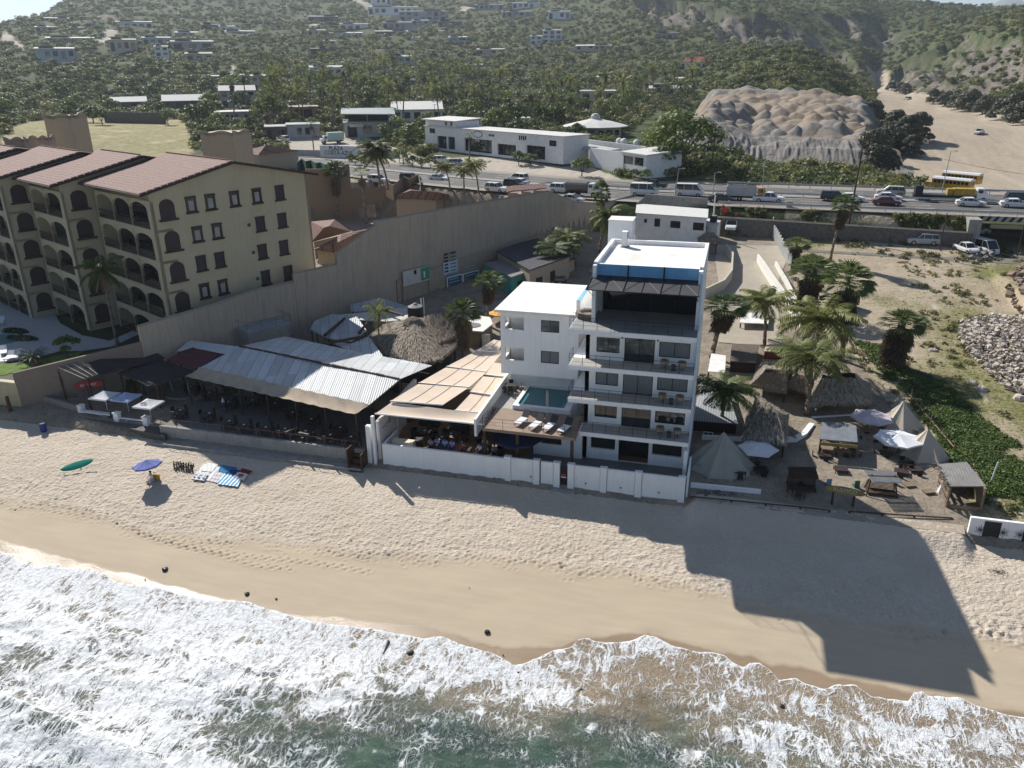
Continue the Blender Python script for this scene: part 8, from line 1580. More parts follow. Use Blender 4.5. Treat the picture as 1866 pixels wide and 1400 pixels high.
def scatter(n,region,protos,kind,group,smin,smax,sizes):
    k=0; tries=0
    while k<n and tries<n*12:
        tries+=1; px=rnd.uniform(region[0],region[1]); py=rnd.uniform(region[2],region[3]); p=GG(px,py,near=170)
        if blocked(p.x,p.y,1) or p.length<165 or p.length>1300: continue
        if inpoly(p.x,p.y,RIVER) or inpoly(p.x,p.y,PLAZA) or (-36<p.x<46 and 228<p.y<350): continue
        s=rnd.uniform(smin,smax); sz_=sizes[min(2,int((s-smin)/(smax-smin)*3))]; place(rnd.choice(protos),tuple(p),uniq('%s %s %s'%(sz_,kind,where(p)),sz_+' '+kind,p),group,scale=s); k+=1
scatter(135,(470,1290,132,240),COCOF,'coconut palm','palms in the town grove',1.05,1.55,('short','mid height','tall'))
scatter(55,(400,1290,135,240),FANF,'fan palm','fan palms in the town grove',.9,1.35,('short','mid height','tall'))
scatter(45,(480,1150,75,128),COCOF,'slender coconut palm','palms on the lower hillside',.9,1.4,('short','mid height','tall'))
scatter(110,(350,1290,140,262),TREEF,'leafy tree','trees in the town grove',.6,1.3,('small','medium','large'))
scatter(80,(0,400,118,232),TREEF,'bushy tree','trees behind the yellow field',.55,1.25,('small','medium','large'))
scatter(12,(0,470,150,225),FANF,'fan palm','palms behind the yellow field',.6,.9,('short','mid height','tall'))
def tree_at(src,px,py,label,s=1,group=None,sz=None): return place(src,tuple(GG(px,py)),label,group,scale=(s,s,sz or s))
tree_at(TREE[0],1238,310,'big dark green spreading tree at the end of the highway shops',2.1,sz=1.7); tree_at(TREE[1],1205,300,'rounded green tree left of the big spreading tree',1.6); tree_at(TREE[1],1215,318,'low dense green tree in front of the spreading tree',1.3)
for i,(x,y,s) in enumerate([(1648,262,1.1),(1632,275,.95),(1668,258,1.15),(1617,278,1.2),(1658,285,.8),(1585,222,1.2),(1560,215,1.1),(1572,232,1.0),(1628,245,1.0),(1540,215,1.0),(1590,300,1.25),(1600,315,1.1)]):
    tree_at(TAM[i%2],x,y,['tamarisk at the top of the island clump in the arroyo','tamarisk at the lower left of the island clump','tamarisk at the right of the island clump','dark tamarisk in the front clump of the arroyo','small tamarisk at the right end of the front clump','large tamarisk on the left bank below the cliff','tamarisk against the heaps on the left bank','tamarisk casting a shadow on the left bank','tamarisk in the centre of the island clump','tamarisk furthest up the left bank','large rounded bush at the foot of the heaps','rounded dark bush near the highway end of the heaps'][i],s,'tamarisks in the arroyo')
for i,(x,y,s) in enumerate([(1700,190,1.3),(1722,193,1.4),(1745,200,1.5),(1765,203,1.9),(1790,208,1.3),(1830,218,1.7),(1850,224,1.8),(1866,228,1.6),(1650,172,1.2),(1625,165,1.2),(1640,170,1.2)]): tree_at(TAM[i%2],x,y,'%s grey green bush from the far end on the right arroyo bank'%order(i),s*.8,'bushes on the right arroyo bank')
for i,(x,y,s) in enumerate([(648,303,.7),(668,306,.8),(735,302,.9),(752,306,.8),(768,308,.9),(785,309,.7),(640,297,.6),(815,312,.7),(728,296,.8),(660,296,.6)]): tree_at(TREEF[i%3],x,y,'%s roadside shrub from the left in the strip before the plaza'%order(i),s*.55,'roadside shrubs')
for i,(x,y,s,l) in enumerate([(752,268,1.6,'dark leafy tree against the left end of the white shops'),(735,262,1.5,'tall dark tree right of the two storey shop'),(725,252,1.3,'dense tree behind the blue walled house'),(945,300,.8,'leafy shrub left of the shop forecourt wall'),(968,303,.9,'leafy shrub in the shop forecourt bed'),(1015,300,.7,'shrub beside the low wall of the forecourt'),(1060,322,1.0,'dark round shrub under the grey carport roof'),(1155,328,.7,'small shrub at the window of the low white building'),(1175,335,.6,'yellow flowering shrub at the corner of the low white building'),(765,262,.9,'dark narrow tree left of the white shops'),(740,258,.8,'leafy tree between the shops'),(975,240,.9,'green tree behind the white shop row'),(1060,262,.8,'green shrub row below the round bungalow'),(1100,268,.7,'green shrub right of the round bungalow')]): tree_at(TREEF[i%3],x,y,l,s*.6)
bp=proto(thing('bougainvillea','x','shrub')); bushmesh(90,1.8,2.2,500,.16,l_flower).build('blossom',l_flower,bp); place(bp,tuple(GG(500,218)),'pink bougainvillea beside the grey shop',scale=1.5)
def palmat(src,bx,by,cy,label,s=1,group=None,z=None,rz=None):
    b=G(bx,by,z) if z is not None else GG(bx,by); zt=zat(b.x,b.y,cy); h0={0:1}.get(1); t=place(src,tuple(b),label,group,rz=rz); tr=[c for c in t.children if c.name.startswith('trunk')][0] if t.children else None
    h0=max(v.co.z for v in kids(t)[0].data.vertices) if False else PH[src.name]; t.scale=(s,s,(zt-b.z)/h0); return t
PH={}
for o in COCO+FAN+COCOF+FANF: PH[o.name]=max(v.co.z for v in [k for k in kids(o) if k.name.startswith('trunk')][0].data.vertices)
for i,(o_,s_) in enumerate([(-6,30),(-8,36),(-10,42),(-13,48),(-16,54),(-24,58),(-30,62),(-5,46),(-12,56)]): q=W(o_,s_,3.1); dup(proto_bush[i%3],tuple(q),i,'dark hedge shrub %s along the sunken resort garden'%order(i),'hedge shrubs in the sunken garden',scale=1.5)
G6='roadside palms'
palmat(FAN[0],617,398,312,'fan palm in the resort garden left of the brown wall edge',1.25,z=3.6); palmat(FANF[0],668,408,318,'yellowing fan palm right of the brown courtyard wall',1.2,z=3.6)
palmat(COCO[1],693,346,268,'royal palm with a pale trunk on the left of the pair by the scalloped wall',1.35,z=10.5); palmat(COCO[0],707,346,282,'royal palm with a pale trunk on the right of the pair by the scalloped wall',1.3,z=10.5)
for x,y,cy,l,s in [(820,346,304,'small coconut palm left of the three by the tiled pavilion',.85),(846,350,310,'middle coconut palm of the three by the tiled pavilion',.85),(872,352,300,'date palm on the right of the three by the tiled pavilion',.9)]: palmat(COCO[0],x,y,cy,l,s,G6,z=10)
for x,y,cy,l,s in [(573,285,225,'fan palm between the grey shop and the box truck',.9),(680,300,282,'small fan palm beside the plaza sign',.8),(765,282,265,'small palm at the left end of the forecourt',.8),(790,290,268,'small leafy palm in the forecourt bed',.8),(985,292,248,'palm in front of the white shop logo letters',1.0),(855,290,248,'fan palm in front of the white shop left entrance',1.0),(440,262,238,'fan palm on the left of the shop lots',.9),(481,255,225,'palm by the small dark shop',.9)]: palmat(FANF[int(x)%2],x,y,cy,l,s,G6)
palmat(COCO[1],1003,512,452,'coconut palm with yellow fronds in front of the perimeter wall',1.4,z=3.2,rz=1); palmat(COCO[0],1050,495,432,'coconut palm next to the hotel roof corner',1.3,z=3.4,rz=3); palmat(COCO[2],1092,470,392,'tall coconut palm rising above the perimeter wall',1.1,z=4.2,rz=4); palmat(FAN[0],1095,462,352,'fan palm head above the tall coconut palm by the road',.75,z=4.3)
palmat(FAN[0],888,592,512,'fan palm with hanging dry fronds by the blue signs',1.05,z=2.6); palmat(FAN[2],845,660,570,'yellow green fan palm right of the thatched palapa',1.0,z=2.2); palmat(COCOF[2],693,672,572,'thin young coconut palm left of the palapa',.6,z=2)
palmat(FAN[1],1512,478,372,'tall fan palm standing alone on the dry lot by the leaning pole',1.0)
# ---- scrub over all hills: uncountable, one object
def leaf_proto(seed,r,h,n,s,cl): me=bushmesh(seed,r,h,n,s,l_scrub,clumps=cl); m=bpy.data.meshes.new('scrub_variant'); m.from_pydata(me.v,[],me.f); m.materials.append(l_scrub); return m
vc=bpy.data.collections.new('scrub_variants')
for i in range(6): vc.objects.link(bpy.data.objects.new('scrub_variant',leaf_proto(200+i,1.0,.75+.1*i,150,.17,6)))
def sample(n,rlo,rhi):
    a=rng.uniform(math.radians(-66),math.radians(30),n); u=rng.random(n); r=np.exp(np.log(rlo)+u*(math.log(rhi)-math.log(rlo))); return r*np.sin(a),r*np.cos(a),r
x,y,r=sample(62000,178,1900); keep=rng.random(len(x))<np.clip((r/1300)**.2,.3,1)
inR=inpoly(x,y,RIVER); pv=inpoly(x,y,PLAZA); gf_=inpoly(x,y,GRASSF); rk=ROCKM(x,y)
hp=(x>-36)&(x<47)&(y>226)&(y<356); rd=y<road_y(x)+16
keep&=~inR&~pv&~gf_&~hp&~rd&((rk<.5)|(rng.random(len(x))<.7))
keep&=(fbm(x/45,y/45,3,90)+rng.random(len(x))*.35>.36)
tr_=((x+18)**2/12**2+(y-240)**2/26**2<1); keep&=~tr_
for p in HPW: keep&=~inpoly(x,y,p)
for a,b,q in FOOT: keep&=((x-a)**2+(y-b)**2>(q*.95)**2)
x,y,r=x[keep],y[keep],r[keep]; z=zland(x,y); sc=(1.1+rng.random(len(x))**2*1.5)*(1+r/1300)*np.where(r<420,.9,1)
def instancer(name,x,y,z,sc,coll,label=None):
    me=bpy.data.meshes.new(name); me.vertices.add(len(x)); me.vertices.foreach_set('co',np.stack([x,y,z-.2],-1).astype(np.float32).ravel()); a=me.attributes.new('sc','FLOAT','POINT'); a.data.foreach_set('value',sc.astype(np.float32)); a=me.attributes.new('rot','FLOAT','POINT'); a.data.foreach_set('value',(rng.random(len(x))*6.28).astype(np.float32))
    o=bpy.data.objects.new(name,me); COL.objects.link(o); ng=bpy.data.node_groups.new(name,'GeometryNodeTree'); ng.interface.new_socket('Geometry',in_out='INPUT',socket_type='NodeSocketGeometry'); ng.interface.new_socket('Geometry',in_out='OUTPUT',socket_type='NodeSocketGeometry')
    N=ng.nodes; gi=N.new('NodeGroupInput'); go=N.new('NodeGroupOutput'); mp=N.new('GeometryNodeMeshToPoints'); ip=N.new('GeometryNodeInstanceOnPoints'); ci=N.new('GeometryNodeCollectionInfo'); ci.inputs[0].default_value=coll; ci.inputs['Separate Children'].default_value=True; ci.inputs['Reset Children'].default_value=True
    s=N.new('GeometryNodeInputNamedAttribute'); s.data_type='FLOAT'; s.inputs[0].default_value='sc'; q=N.new('GeometryNodeInputNamedAttribute'); q.data_type='FLOAT'; q.inputs[0].default_value='rot'; cx=N.new('ShaderNodeCombineXYZ'); K=ng.links
    K.new(gi.outputs[0],mp.inputs[0]); K.new(mp.outputs[0],ip.inputs['Points']); K.new(ci.outputs[0],ip.inputs['Instance']); ip.inputs['Pick Instance'].default_value=True; K.new(q.outputs[0],cx.inputs[2]); K.new(cx.outputs[0],ip.inputs['Rotation']); K.new(s.outputs[0],ip.inputs['Scale']); K.new(ip.outputs[0],go.inputs[0])
    md=o.modifiers.new('scatter','NODES'); md.node_group=ng; tag(o,label,'scrub' if label else None,kind='stuff'); return o
instancer('hillside_scrub',x,y,z,sc,vc,'dense green scrub covering the hills behind the town')
# bank vegetation along the highway and bushes on the dry lot
n=1500; x=rng.uniform(-2,42,n); d=rng.uniform(-17.2,-14.2,n); y=np.array([float(road_y(a)) for a in x])+d; z=zland(x,y); k=(fbm(x/3,y/3,2,12)>.45); bx1_=rng.uniform(2,44,1800); by1_=np.array([float(road_y(a)) for a in bx1_])+rng.uniform(16,60,1800); kk=(fbm(bx1_/9,by1_/7,3,13)>.46)&~inpoly(bx1_,by1_,RIVER)&(by1_<236)
X2=np.concatenate([x[k],bx1_[kk]]); Y2=np.concatenate([y[k],by1_[kk]]); instancer('verge_bushes',X2,Y2,zland(X2,Y2),np.concatenate([.35+rng.random(k.sum())*.5,.5+rng.random(kk.sum())*1.3]),vc,'green roadside bushes along both edges of the highway')
# ================================================================ BEACH CLUB RIGHT OF THE WHITE HOTEL
CZ=.75
def C(px,py,z=CZ): return G(px,py,z)
fl=MB().prism([(-1.4,57.1),(18.5,57.1),(19.5,64),(14,76),(12,86),(-1.4,86)],-1,CZ-.03).build('club_ground',M('club_sand',(.40,.34,.27),rough=.95,var=.15,sc=.5,col2=(.29,.245,.2),dirt=.25,bmp=.6,bsc=3)); tag(fl,kind='structure')
fl2=MB().prism([(12,86),(14,76),(19.5,64),(18.5,57.1),(22,57.1),(24,64),(18,80),(14,90),(-1.4,92),(-1.4,86)],-1,1.6).build('club_bank',M('club_sand')) if 0 else None
# rope rail fence
rf=thing('rope_rail_fence','low dark pole rail fence between the beach club and the sand','fence',(8,56.8,0)); pts=[(1260,905),(1333,912),(1396,918),(1459,924),(1512,930)]; pts2=[(1548,932),(1608,936),(1666,940),(1735,944)]
for pp_ in (pts,pts2):
    q=[C(x,y,.9) for x,y in pp_]
    for a,b in zip(q[:-1],q[1:]): MB().tube(a,b,.055,n=6).build('rail',m_dwood,rf)
    for a in q: MB().tube((a.x,a.y,-.4),a,.08,n=6).build('post',m_dwood,rf)
t=thing('surfboard_sign','yellow surfboard sign lettered rustico between two posts','sign',tuple(C(1530,935,0))); a=C(1513,936,0); b=C(1551,940,0)
for q,h in ((a,2.2),(b,2.3)): MB().tube(q,(q.x,q.y+.1,h),.11,.08,n=7).build('post',m_dwood,t)
m=(a+b)/2; T=RT(Vector((m.x,m.y-.12,2.2)),1.2,.07,-.02); bo=surfboard('x',T,3.1,.62,M('yellow_board',(.33,.25,.07),rough=.5,var=.25,sc=2),name='board',par=t); text('RUSTICO',bo,T@Matrix.Translation((0,0,.045)),.42,M('cream_paint',(.6,.58,.5),bmp=0)); MB().lathe([(0,.05),(.16,.05)],(0,0,0),10,T@Matrix.Translation((1.1,0,0))).build('orange_patch',M('orange_patch',(.4,.13,.03)),bo)
# low walls
def lw(name,label,pts,h,mat,th=.25,z=CZ,cat='wall'):
    t=thing(name,label,cat,(pts[0].x,pts[0].y,z)); w=MB()
    for a,b in zip(pts[:-1],pts[1:]): d=Vector((-(b-a).y,(b-a).x,0)).normalized()*th; w.slab([(a.x,a.y,z+h),(b.x,b.y,z+h),(b.x+d.x,b.y+d.y,z+h),(a.x+d.x,a.y+d.y,z+h)],h+1)
    w.build('wall_face',mat,t); return t
lw('low_white_wall','low white wall in front of the large bell tent',[C(1258,890),C(1386,903)],.45,m_white)
lw('long_white_wall','white wall behind the bell tent with a dark opening',[C(1278,812),C(1350,816),C(1430,822)],1.0,m_white); lw('curved_white_wall','curved white wall like a boat bow beside the thatched roof',[C(1425,818),C(1450,818),C(1468,808),C(1482,790)],1.0,m_white,.5); lw('thatch_side_wall','long white parapet in front of the sunlit thatch',[C(1478,778),C(1592,772)],1.0,m_white)
st_=thing('stone_scatter','rough edging stones in the sand between the low white wall and the rail','rubble',tuple(C(1300,895))); st_['kind']='stuff'; mb=MB(); rnd=random.Random(3)
for i in range(40): p=C(1270+rnd.random()*70,885+rnd.random()*18); r=rnd.uniform(.08,.28); mb.lathe([(0,-r*.5),(r,-.1*r),(r*.8,.4*r),(0,.5*r)],tuple(p),5)
mb.build('stones',M('grey_stone',(.2,.19,.18),var=.3),st_)
# bell tents
def tent(label,cx,cy,r,h,mat,n=10,z=CZ,base_h=.5,wall=True,rz=0):
    c=C(cx,cy,z); t=thing('bell_tent',label,'tent',tuple(c)); k=n; rows=[]
    for j in range(7):
        v=j/6; rr=r*(1-v)**1.15+.06; zz=z+base_h+(h-base_h)*v
        rows.append([Vector((c.x+rr*math.cos(rz+2*math.pi*i/(k*3))*(1-.11*(i%3!=0)*(1-v)**.5),c.y+rr*math.sin(rz+2*math.pi*i/(k*3))*(1-.11*(i%3!=0)*(1-v)**.5),zz-.16*(i%3!=0)*(1-v)**.5)) for i in range(k*3+1)])
    MB().grid(rows).build('canvas_roof',mat,t,smooth=False); w=MB(); w.grid([[q-Vector((0,0,base_h+.2)) for q in rows[0]],rows[0]]).build('canvas_wall',mat,t)
    MB().tube((c.x,c.y,z),(c.x,c.y,z+h+.25),.05,n=6).build('pole',m_dwood,t); g_=MB()
    for i in range(0,k): a=rz+2*math.pi*i/k; g_.tube((c.x+r*.97*math.cos(a),c.y+r*.97*math.sin(a),z+base_h),(c.x+r*1.25*math.cos(a),c.y+r*1.25*math.sin(a),z),.012,n=3)
    g_.build('guy_rope',m_wcloth,t); return t
tent('large round beige bell tent beside the hotel end wall',1313,853,2.9,3.4,M('olive_canvas',(.40,.38,.32),var=.06,dirt=.15),10)
tent('beige pointed tent behind the white parasols on the right',1636,790,2.4,3.3,M('beige_tent',(.52,.46,.38),var=.06,dirt=.15),8); tent('beige pointed tent nearest the weathered hut',1680,838,2.3,3.0,M('beige_tent'),8,rz=.4)
# parasols
parasol('white hexagonal parasol right of the large bell tent',tuple(C(1377,852)),2.3,1.7,m_wcloth,6,.4,pole=m_dwood); parasol('pinkish white parasol at the end of the white parapet',tuple(C(1582,795)),2.4,1.9,M('pink_canvas',(.62,.56,.6)),7,.4); parasol('greyish white parasol between the two beige tents',tuple(C(1630,834)),2.3,2.0,m_wcloth,7,.4)
# thatched roofs and shacks
def rthatch(label,foot,ridge,ze,zr,mat,z0=CZ,n=1500,name='thatched_roof'):
    F_=[tuple(G(x,y,ze)[:2]) for x,y in foot]; R__=[tuple(G(x,y,zr)[:2]) for x,y in ridge]; cx=sum(p[0] for p in F_)/len(F_); cy=sum(p[1] for p in F_)/len(F_)
    t=thing(name,label,'thatched roof',(cx,cy,z0)); thatchroof(t,F_,R__,ze,zr,mat,n=n)
    for p in F_: MB().tube((p[0]*.92+cx*.08,p[1]*.92+cy*.08,z0-.3),(p[0]*.92+cx*.08,p[1]*.92+cy*.08,ze),.09,n=6).build('post',m_dwood,t)
    return t
rthatch('dark steep thatched roof in the shade left of the curved white wall',[(1352,798),(1432,806),(1438,755),(1368,715)],[(1380,716),(1418,752),(1418,752),(1380,716)],2.9,4.7,m_thatchd,n=1500)
rthatch('large sunlit grey thatched roof on the right of the beach club',[(1470,735),(1585,732),(1588,700),(1490,665)],[(1497,690),(1560,688),(1556,680),(1500,678)],3.0,4.8,m_thatchd,n=2200)
rthatch('grey thatched roof behind the dark steep one',[(1368,700),(1432,712),(1452,668),(1390,655)],[(1392,678),(1430,682),(1432,676),(1396,672)],3.2,4.9,m_thatchd,n=1200)
rthatch('small thatched roof strip joining the two grey roofs',[(1430,700),(1474,712),(1482,672),(1440,660)],[(1448,684),(1466,686),(1468,680),(1450,678)],3.2,4.3,m_thatchd,n=700)
def cshed(name,label,px4,z,mat,th=.1,z0=CZ,walls=None,posts=True,cat='shelter'): return shed(name,label,[G(x,y,zz) for (x,y,zz) in [(p[0],p[1],p[2] if len(p)>2 else z) for p in px4]],z0,mat,posts,th,walls,cat)
m_planks=M('brown_plank_roof',(.16,.13,.11),rough=.9,var=.25,stripe=(1,.35,(.09,.07,.06),.15)); m_dark_wall=M('dark_plank_wall',(.055,.035,.03),var=.25,stripe=(0,.2,(.03,.02,.02),.12))
cshed('lean_to_roof','long pale corrugated lean to roof along the hotel side',[(1262,765,2.6),(1345,772,2.6),(1322,700,3.2),(1278,688,3.2)],2.8,M('pale_corrugated',(.36,.38,.40),var=.1,stripe=(0,.24,(.22,.23,.25),.45),dirt=.2),walls={'m':m_dark_wall},posts=False)
q=G(1291,786,1.6); tag(MB().box(q.x-.42,q.x+.42,q.y-.95,q.y-.9,1.45,1.95).build('hut_window',m_wcloth),'small white framed window in the dark hut under the pale lean to','window'); o=bpy.data.objects['hut_window']; MB().box(q.x-.36,q.x-.03,q.y-.975,q.y-.95,1.5,1.9).box(q.x+.03,q.x+.36,q.y-.975,q.y-.95,1.5,1.9).build('pane',m_dark,o)
cshed('bright_skylight_roof','small bright white roof behind the corrugated lean to',[(1290,677),(1321,679),(1323,648),(1296,644)],3.3,M('bright_sheet',(.75,.74,.72),var=.08,dirt=.2)); cshed('plank_roof_shed','brown plank roofed shed with dark doorways behind the thatch',[(1330,658),(1378,661),(1384,628),(1334,626)],3.4,m_planks,walls={'m':m_dark_wall},posts=False)
cshed('red_wall_shed','shed with a reddish brown wall and a pale roof behind the coconut palms',[(1392,640),(1440,641),(1446,618),(1400,617)],3.3,M('pale_tan_roof',(.5,.42,.33),var=.12,dirt=.3),walls={'m':M('red_brown_wall',(.22,.08,.05),var=.15)},posts=False)
cshed('white_car_port','white sheet roof near the parked cars behind the palms',[(1348,588),(1400,590),(1405,572),(1352,570)],3.6,M('bright_sheet'),z0=1.8); cshed('turquoise_roof_panel','pale turquoise panel roof left of the sunlit thatch',[(1490,668,3.2),(1516,670,3.2),(1512,640,3.4),(1496,640,3.4)],3.2,M('pale_turquoise',(.30,.42,.44),var=.1))
bar=cshed('club_bar','open bar with a grey roof and a yellowish front board',[(1494,800,2.9),(1563,806,2.9),(1560,775,3.2),(1498,769,3.2)],2.9,M('grey_sheet_old',(.22,.24,.27),var=.2,dirt=.3)); a=G(1496,806,2.8); b=G(1563,812,2.8); MB().slab([tuple(a),tuple(b),tuple(b+Vector((0,.06,0))),tuple(a+Vector((0,.06,0)))],.3).build('front_board',M('yellow_board',(.33,.25,.07)),bar); MB().box(a.x+.3,b.x-.3,a.y+.8,a.y+1.3,CZ,CZ+1.05).build('counter',m_wood2,bar)
def aframe(label,tl,tr,bl,br,slats,zt,mat,lounge=None,name='swing_shelter'):
    A=[G(*tl,zt),G(*tr,zt),G(*br,zt),G(*bl,zt)]; c=sum(A,Vector())/4; t=thing(name,label,'shade frame',(c.x,c.y,CZ)); mb=MB()
    for i in range(slats): u=i/(slats-1); mb.tube(A[3].lerp(A[0],u),A[2].lerp(A[1],u),.05,n=4)
    mb.build('slat',mat,t)
    for q in (A[0].lerp(A[3],.5),A[1].lerp(A[2],.5)):
        e=q.lerp(c,.25)
        for dy in (-.9,.9): MB().tube((e.x+(q.x-e.x)*1.3,e.y+dy,CZ-.2),(e.x,e.y,zt+.15),.06,n=5).build('leg',m_dwood,t)
    MB().tube(A[0].lerp(A[3],.5),A[1].lerp(A[2],.5),.07,n=5).build('ridge_pole',m_dwood,t)
    s=MB(); s.box(c.x-1.1,c.x+1.1,c.y-.6,c.y+.3,CZ+.42,CZ+.52); s.build('swing_seat',m_dwood,t); s=MB()
    for k in range(6): s.box(c.x-1.1,c.x+1.1,c.y+.3,c.y+.36,CZ+.55+k*.11,CZ+.6+k*.11)
    s.build('swing_back',m_dwood,t); return t
aframe('dark a frame swing with a dark slatted shade in the shade area',(1436,852),(1486,852),(1438,872),(1492,872),14,2.4,m_dwood); aframe('sunlit white slatted shade over a daybed near the fence',(1574,858),(1630,860),(1590,878),(1645,880),15,2.5,M('white_slats',(.62,.60,.55),var=.1))
# weathered hut
ht=thing('weathered_hut','weathered wooden beach hut with a corrugated roof at the right end','hut',tuple(C(1755,930))); T4=[G(1730,886,3.0),G(1797,886,2.9),G(1762,842,3.3),G(1706,846,3.3)]; MB().slab([tuple(q) for q in T4],.07).build('roof',M('silver_corrugated',(.36,.35,.33),rough=.5,var=.2,stripe=(0,.22,(.25,.22,.2),.4),dirt=.5),ht)
x0,x1,y0,y1=T4[0].x+.2,T4[1].x-.2,T4[0].y+.3,T4[2].y-.6
for x in (x0,x1):
    for y in (y0,y1): MB().tube((x,y,-.2),(x,y,3.0),.09,n=6).build('post',m_wood2,ht)
MB().box(x0,x1,y1,y1+.1,0,2.9).box(x1,x1+.1,y0,y1,0,2.9).build('back_wall',m_wood2,ht); MB().box(x0,x1,y0,y0+.1,.1,1.3).build('front_counter',m_wood2,ht); MB().box(x0+.3,x0+1.6,y0-.03,y0,.2,1.2).build('pale_panel',M('pale_brown_panel',(.3,.22,.14),var=.15),ht)
for k in range(5): MB().box(x0-.1,x0,y0,y1,.3+k*.5,.5+k*.5).build('side_slat',m_wood2,ht)
rnd=random.Random(2); mb=MB()
for k in range(60): u=rnd.random(); a=T4[3].lerp(T4[0],u)+Vector((0,0,.1)); mb.tube(a,a+Vector((rnd.uniform(-.7,.3),rnd.uniform(-.3,.3),rnd.uniform(-.5,.1))),.02,n=3)
mb.build('palm_fringe',l_dead,ht); MB().box(x0-.2,x1+.2,y0-.6,y0-.3,-.5,.25).build('base_plinth',m_white,ht)
tag(MB().tube(C(1796,905,0),G(1803,866,4.0)*0+C(1796,905,0)+Vector((.3,0,3.2)),.06,n=6).build('white_pole',m_wcloth),'thin pale pole at the right corner of the weathered hut','pole')
pw=thing('panel_wall','white wall with black panels and metal sunburst ornaments at the right edge','wall',(21,57.6,0)); MB().box(18.8,31,57.6,57.85,-.5,1.9).build('wall_face',m_white,pw)
for i,x in enumerate((20.3,22.9,25.5,28.1)):
    MB().box(x-.55,x+.55,57.56,57.6,.1,1.75).build('black_panel',m_black,pw); s=MB()
    for sx_ in (x-.75,x+.75)[:1 if i else 2]:
        for k in range(12): a=k*math.pi/6; l=.42 if k%2 else .3; s.tube((sx_,57.5,1.0),(sx_+math.cos(a)*l,57.48,1.0+math.sin(a)*l),.018,n=3)
    s.build('sunburst',m_black,pw)
df=thing('driftwood_fence','leaning driftwood fence between the club and the vines','fence',tuple(C(1700,810))); rnd=random.Random(6); pl=[(1588,655),(1622,690),(1655,735),(1690,778),(1735,832)]
Q=[G(x,y,1.3) for x,y in pl]; 
for a,b in zip(Q[:-1],Q[1:]):
    n=int((b-a).length/.35)
    for k in range(n): p=a.lerp(b,k/n)+Vector((rnd.uniform(-.1,.1),rnd.uniform(-.1,.1),0)); MB().tube(p-Vector((0,0,.8)),p+Vector((rnd.uniform(-.15,.15),rnd.uniform(-.15,.15),rnd.uniform(1.0,1.6))),.045,n=4).build('picket',m_wood2,df) if k%2==0 else None
    MB().tube(a+Vector((0,0,.9)),b+Vector((0,0,.9)),.05,n=5).build('rail',m_wood2,df)
# tables, chairs, small things
for x,y,lab,ch in [(1530,868,'dark square table in the middle of the club yard',0),(1500,842,'table in front of the club bar on the left',4),(1545,838,'table in front of the club bar on the right',4),(1585,812,'table under the pinkish parasol',4),(1612,838,'table left of the greyish parasol',3),(1455,905,'table beside the dark swing',2),(1345,872,'table between the bell tent and the hexagonal parasol',3),(1385,868,'dark table under the hexagonal parasol',2),(1640,872,'low table near the sunlit slatted shade',2),(1605,790,'table behind the pinkish parasol',2),(1665,868,'table in front of the two beige tents',3),(1650,858,'second table in front of the two beige tents',2),(1515,815,'table under the club bar roof',2)]:
    p=C(x,y); dining((p.x,p.y,CZ),random.uniform(-.4,.4),lab,'beach club',ch,False)
m_grn=M('green_plastic',(.03,.16,.09),rough=.5,bmp=0); m_blp=M('pale_blue_plastic',(.2,.33,.42),rough=.5,bmp=0)
for x,y,m_,lab in [(1558,893,m_grn,'green plastic chair behind the surfboard sign'),(1507,890,m_blp,'pale blue plastic chair behind the left end of the surfboard sign'),(1627,888,M('white_cooler',(.6,.65,.7),bmp=0),'pale chair beside the sunlit daybed'),(1273,862,m_blp,'pale lifebuoy coloured chair left of the bell tent')]: place(CH,tuple(C(x,y)),lab,'coloured chairs',rz=.3,mats={'seat':m_,'backrest':m_})
bx_=thing('wooden_crate','x','crate'); MB().box(-.4,.4,-.3,.3,0,.5).build('crate_body',m_wood2,bx_); MB().box(-.42,.42,-.32,.32,.5,.54).build('lid',m_wood2,bx_); proto(bx_)
for x,y,lab in [(1690,905,'wooden crate on the path beside the weathered hut'),(1655,893,'wooden crate between the daybed and the hut'),(1578,838,'wooden crate behind the daybed shade')]: place(bx_,tuple(C(x,y)),lab,'wooden crates',rz=.4)
tag(MB().lathe([(.35,0),(.32,.5),(.1,1.2),(.12,1.5),(0,1.6)],tuple(C(1713,905)),8).build('white_statue',m_white),'small pale ornament on a white base by the hut path','ornament')
# palms and lot plants
palmat(FAN[1],1294,668,560,'fan palm with hanging dry fronds at the right corner of the tall hotel',1.45,z=1.2); palmat(COCO[0],1391,648,555,'coconut palm left of the dense fan palm',1.25,z=1.3,rz=1); palmat(FAN[2],1462,585,492,'dense fan palm at the fence of the dry lot',1.5,z=2.2)
palmat(COCO[2],1432,700,582,'big coconut palm in the middle of the beach club',1.5,z=1.2,rz=5); palmat(COCO[1],1468,770,655,'coconut palm growing through the grey thatch',1.35,z=.9,rz=2); palmat(COCO[0],1312,790,700,'shaded coconut palm over the pale lean to roof',1.1,z=.8,rz=4)
palmat(FAN[0],1532,662,512,'leaning fan palm standing free at the edge of the dry lot',1.4,z=2.0); palmat(FAN[0],1440,500,445,'fan palm behind the white picket fence',1.1,z=3.5); palmat(FAN[1],1478,560,480,'fan palm left of the leaning fan palm',1.0,z=2.6)
SK=proto(fanpalm(99,6.5,nf=44,rad=1.15,pet=1.0,skirt=3.2,sk_w=1.35,tr=.4,sklen=5.6,nb=12)); PH[SK.name]=6.5; palmat(SK,1622,672,590,'massive fan palm with a thick skirt of dead fronds on the dry lot',1.5,z=2.2)
sp=proto(thing('sago_palm','x','palm tree')); mb=MB(); rnd=random.Random(4)
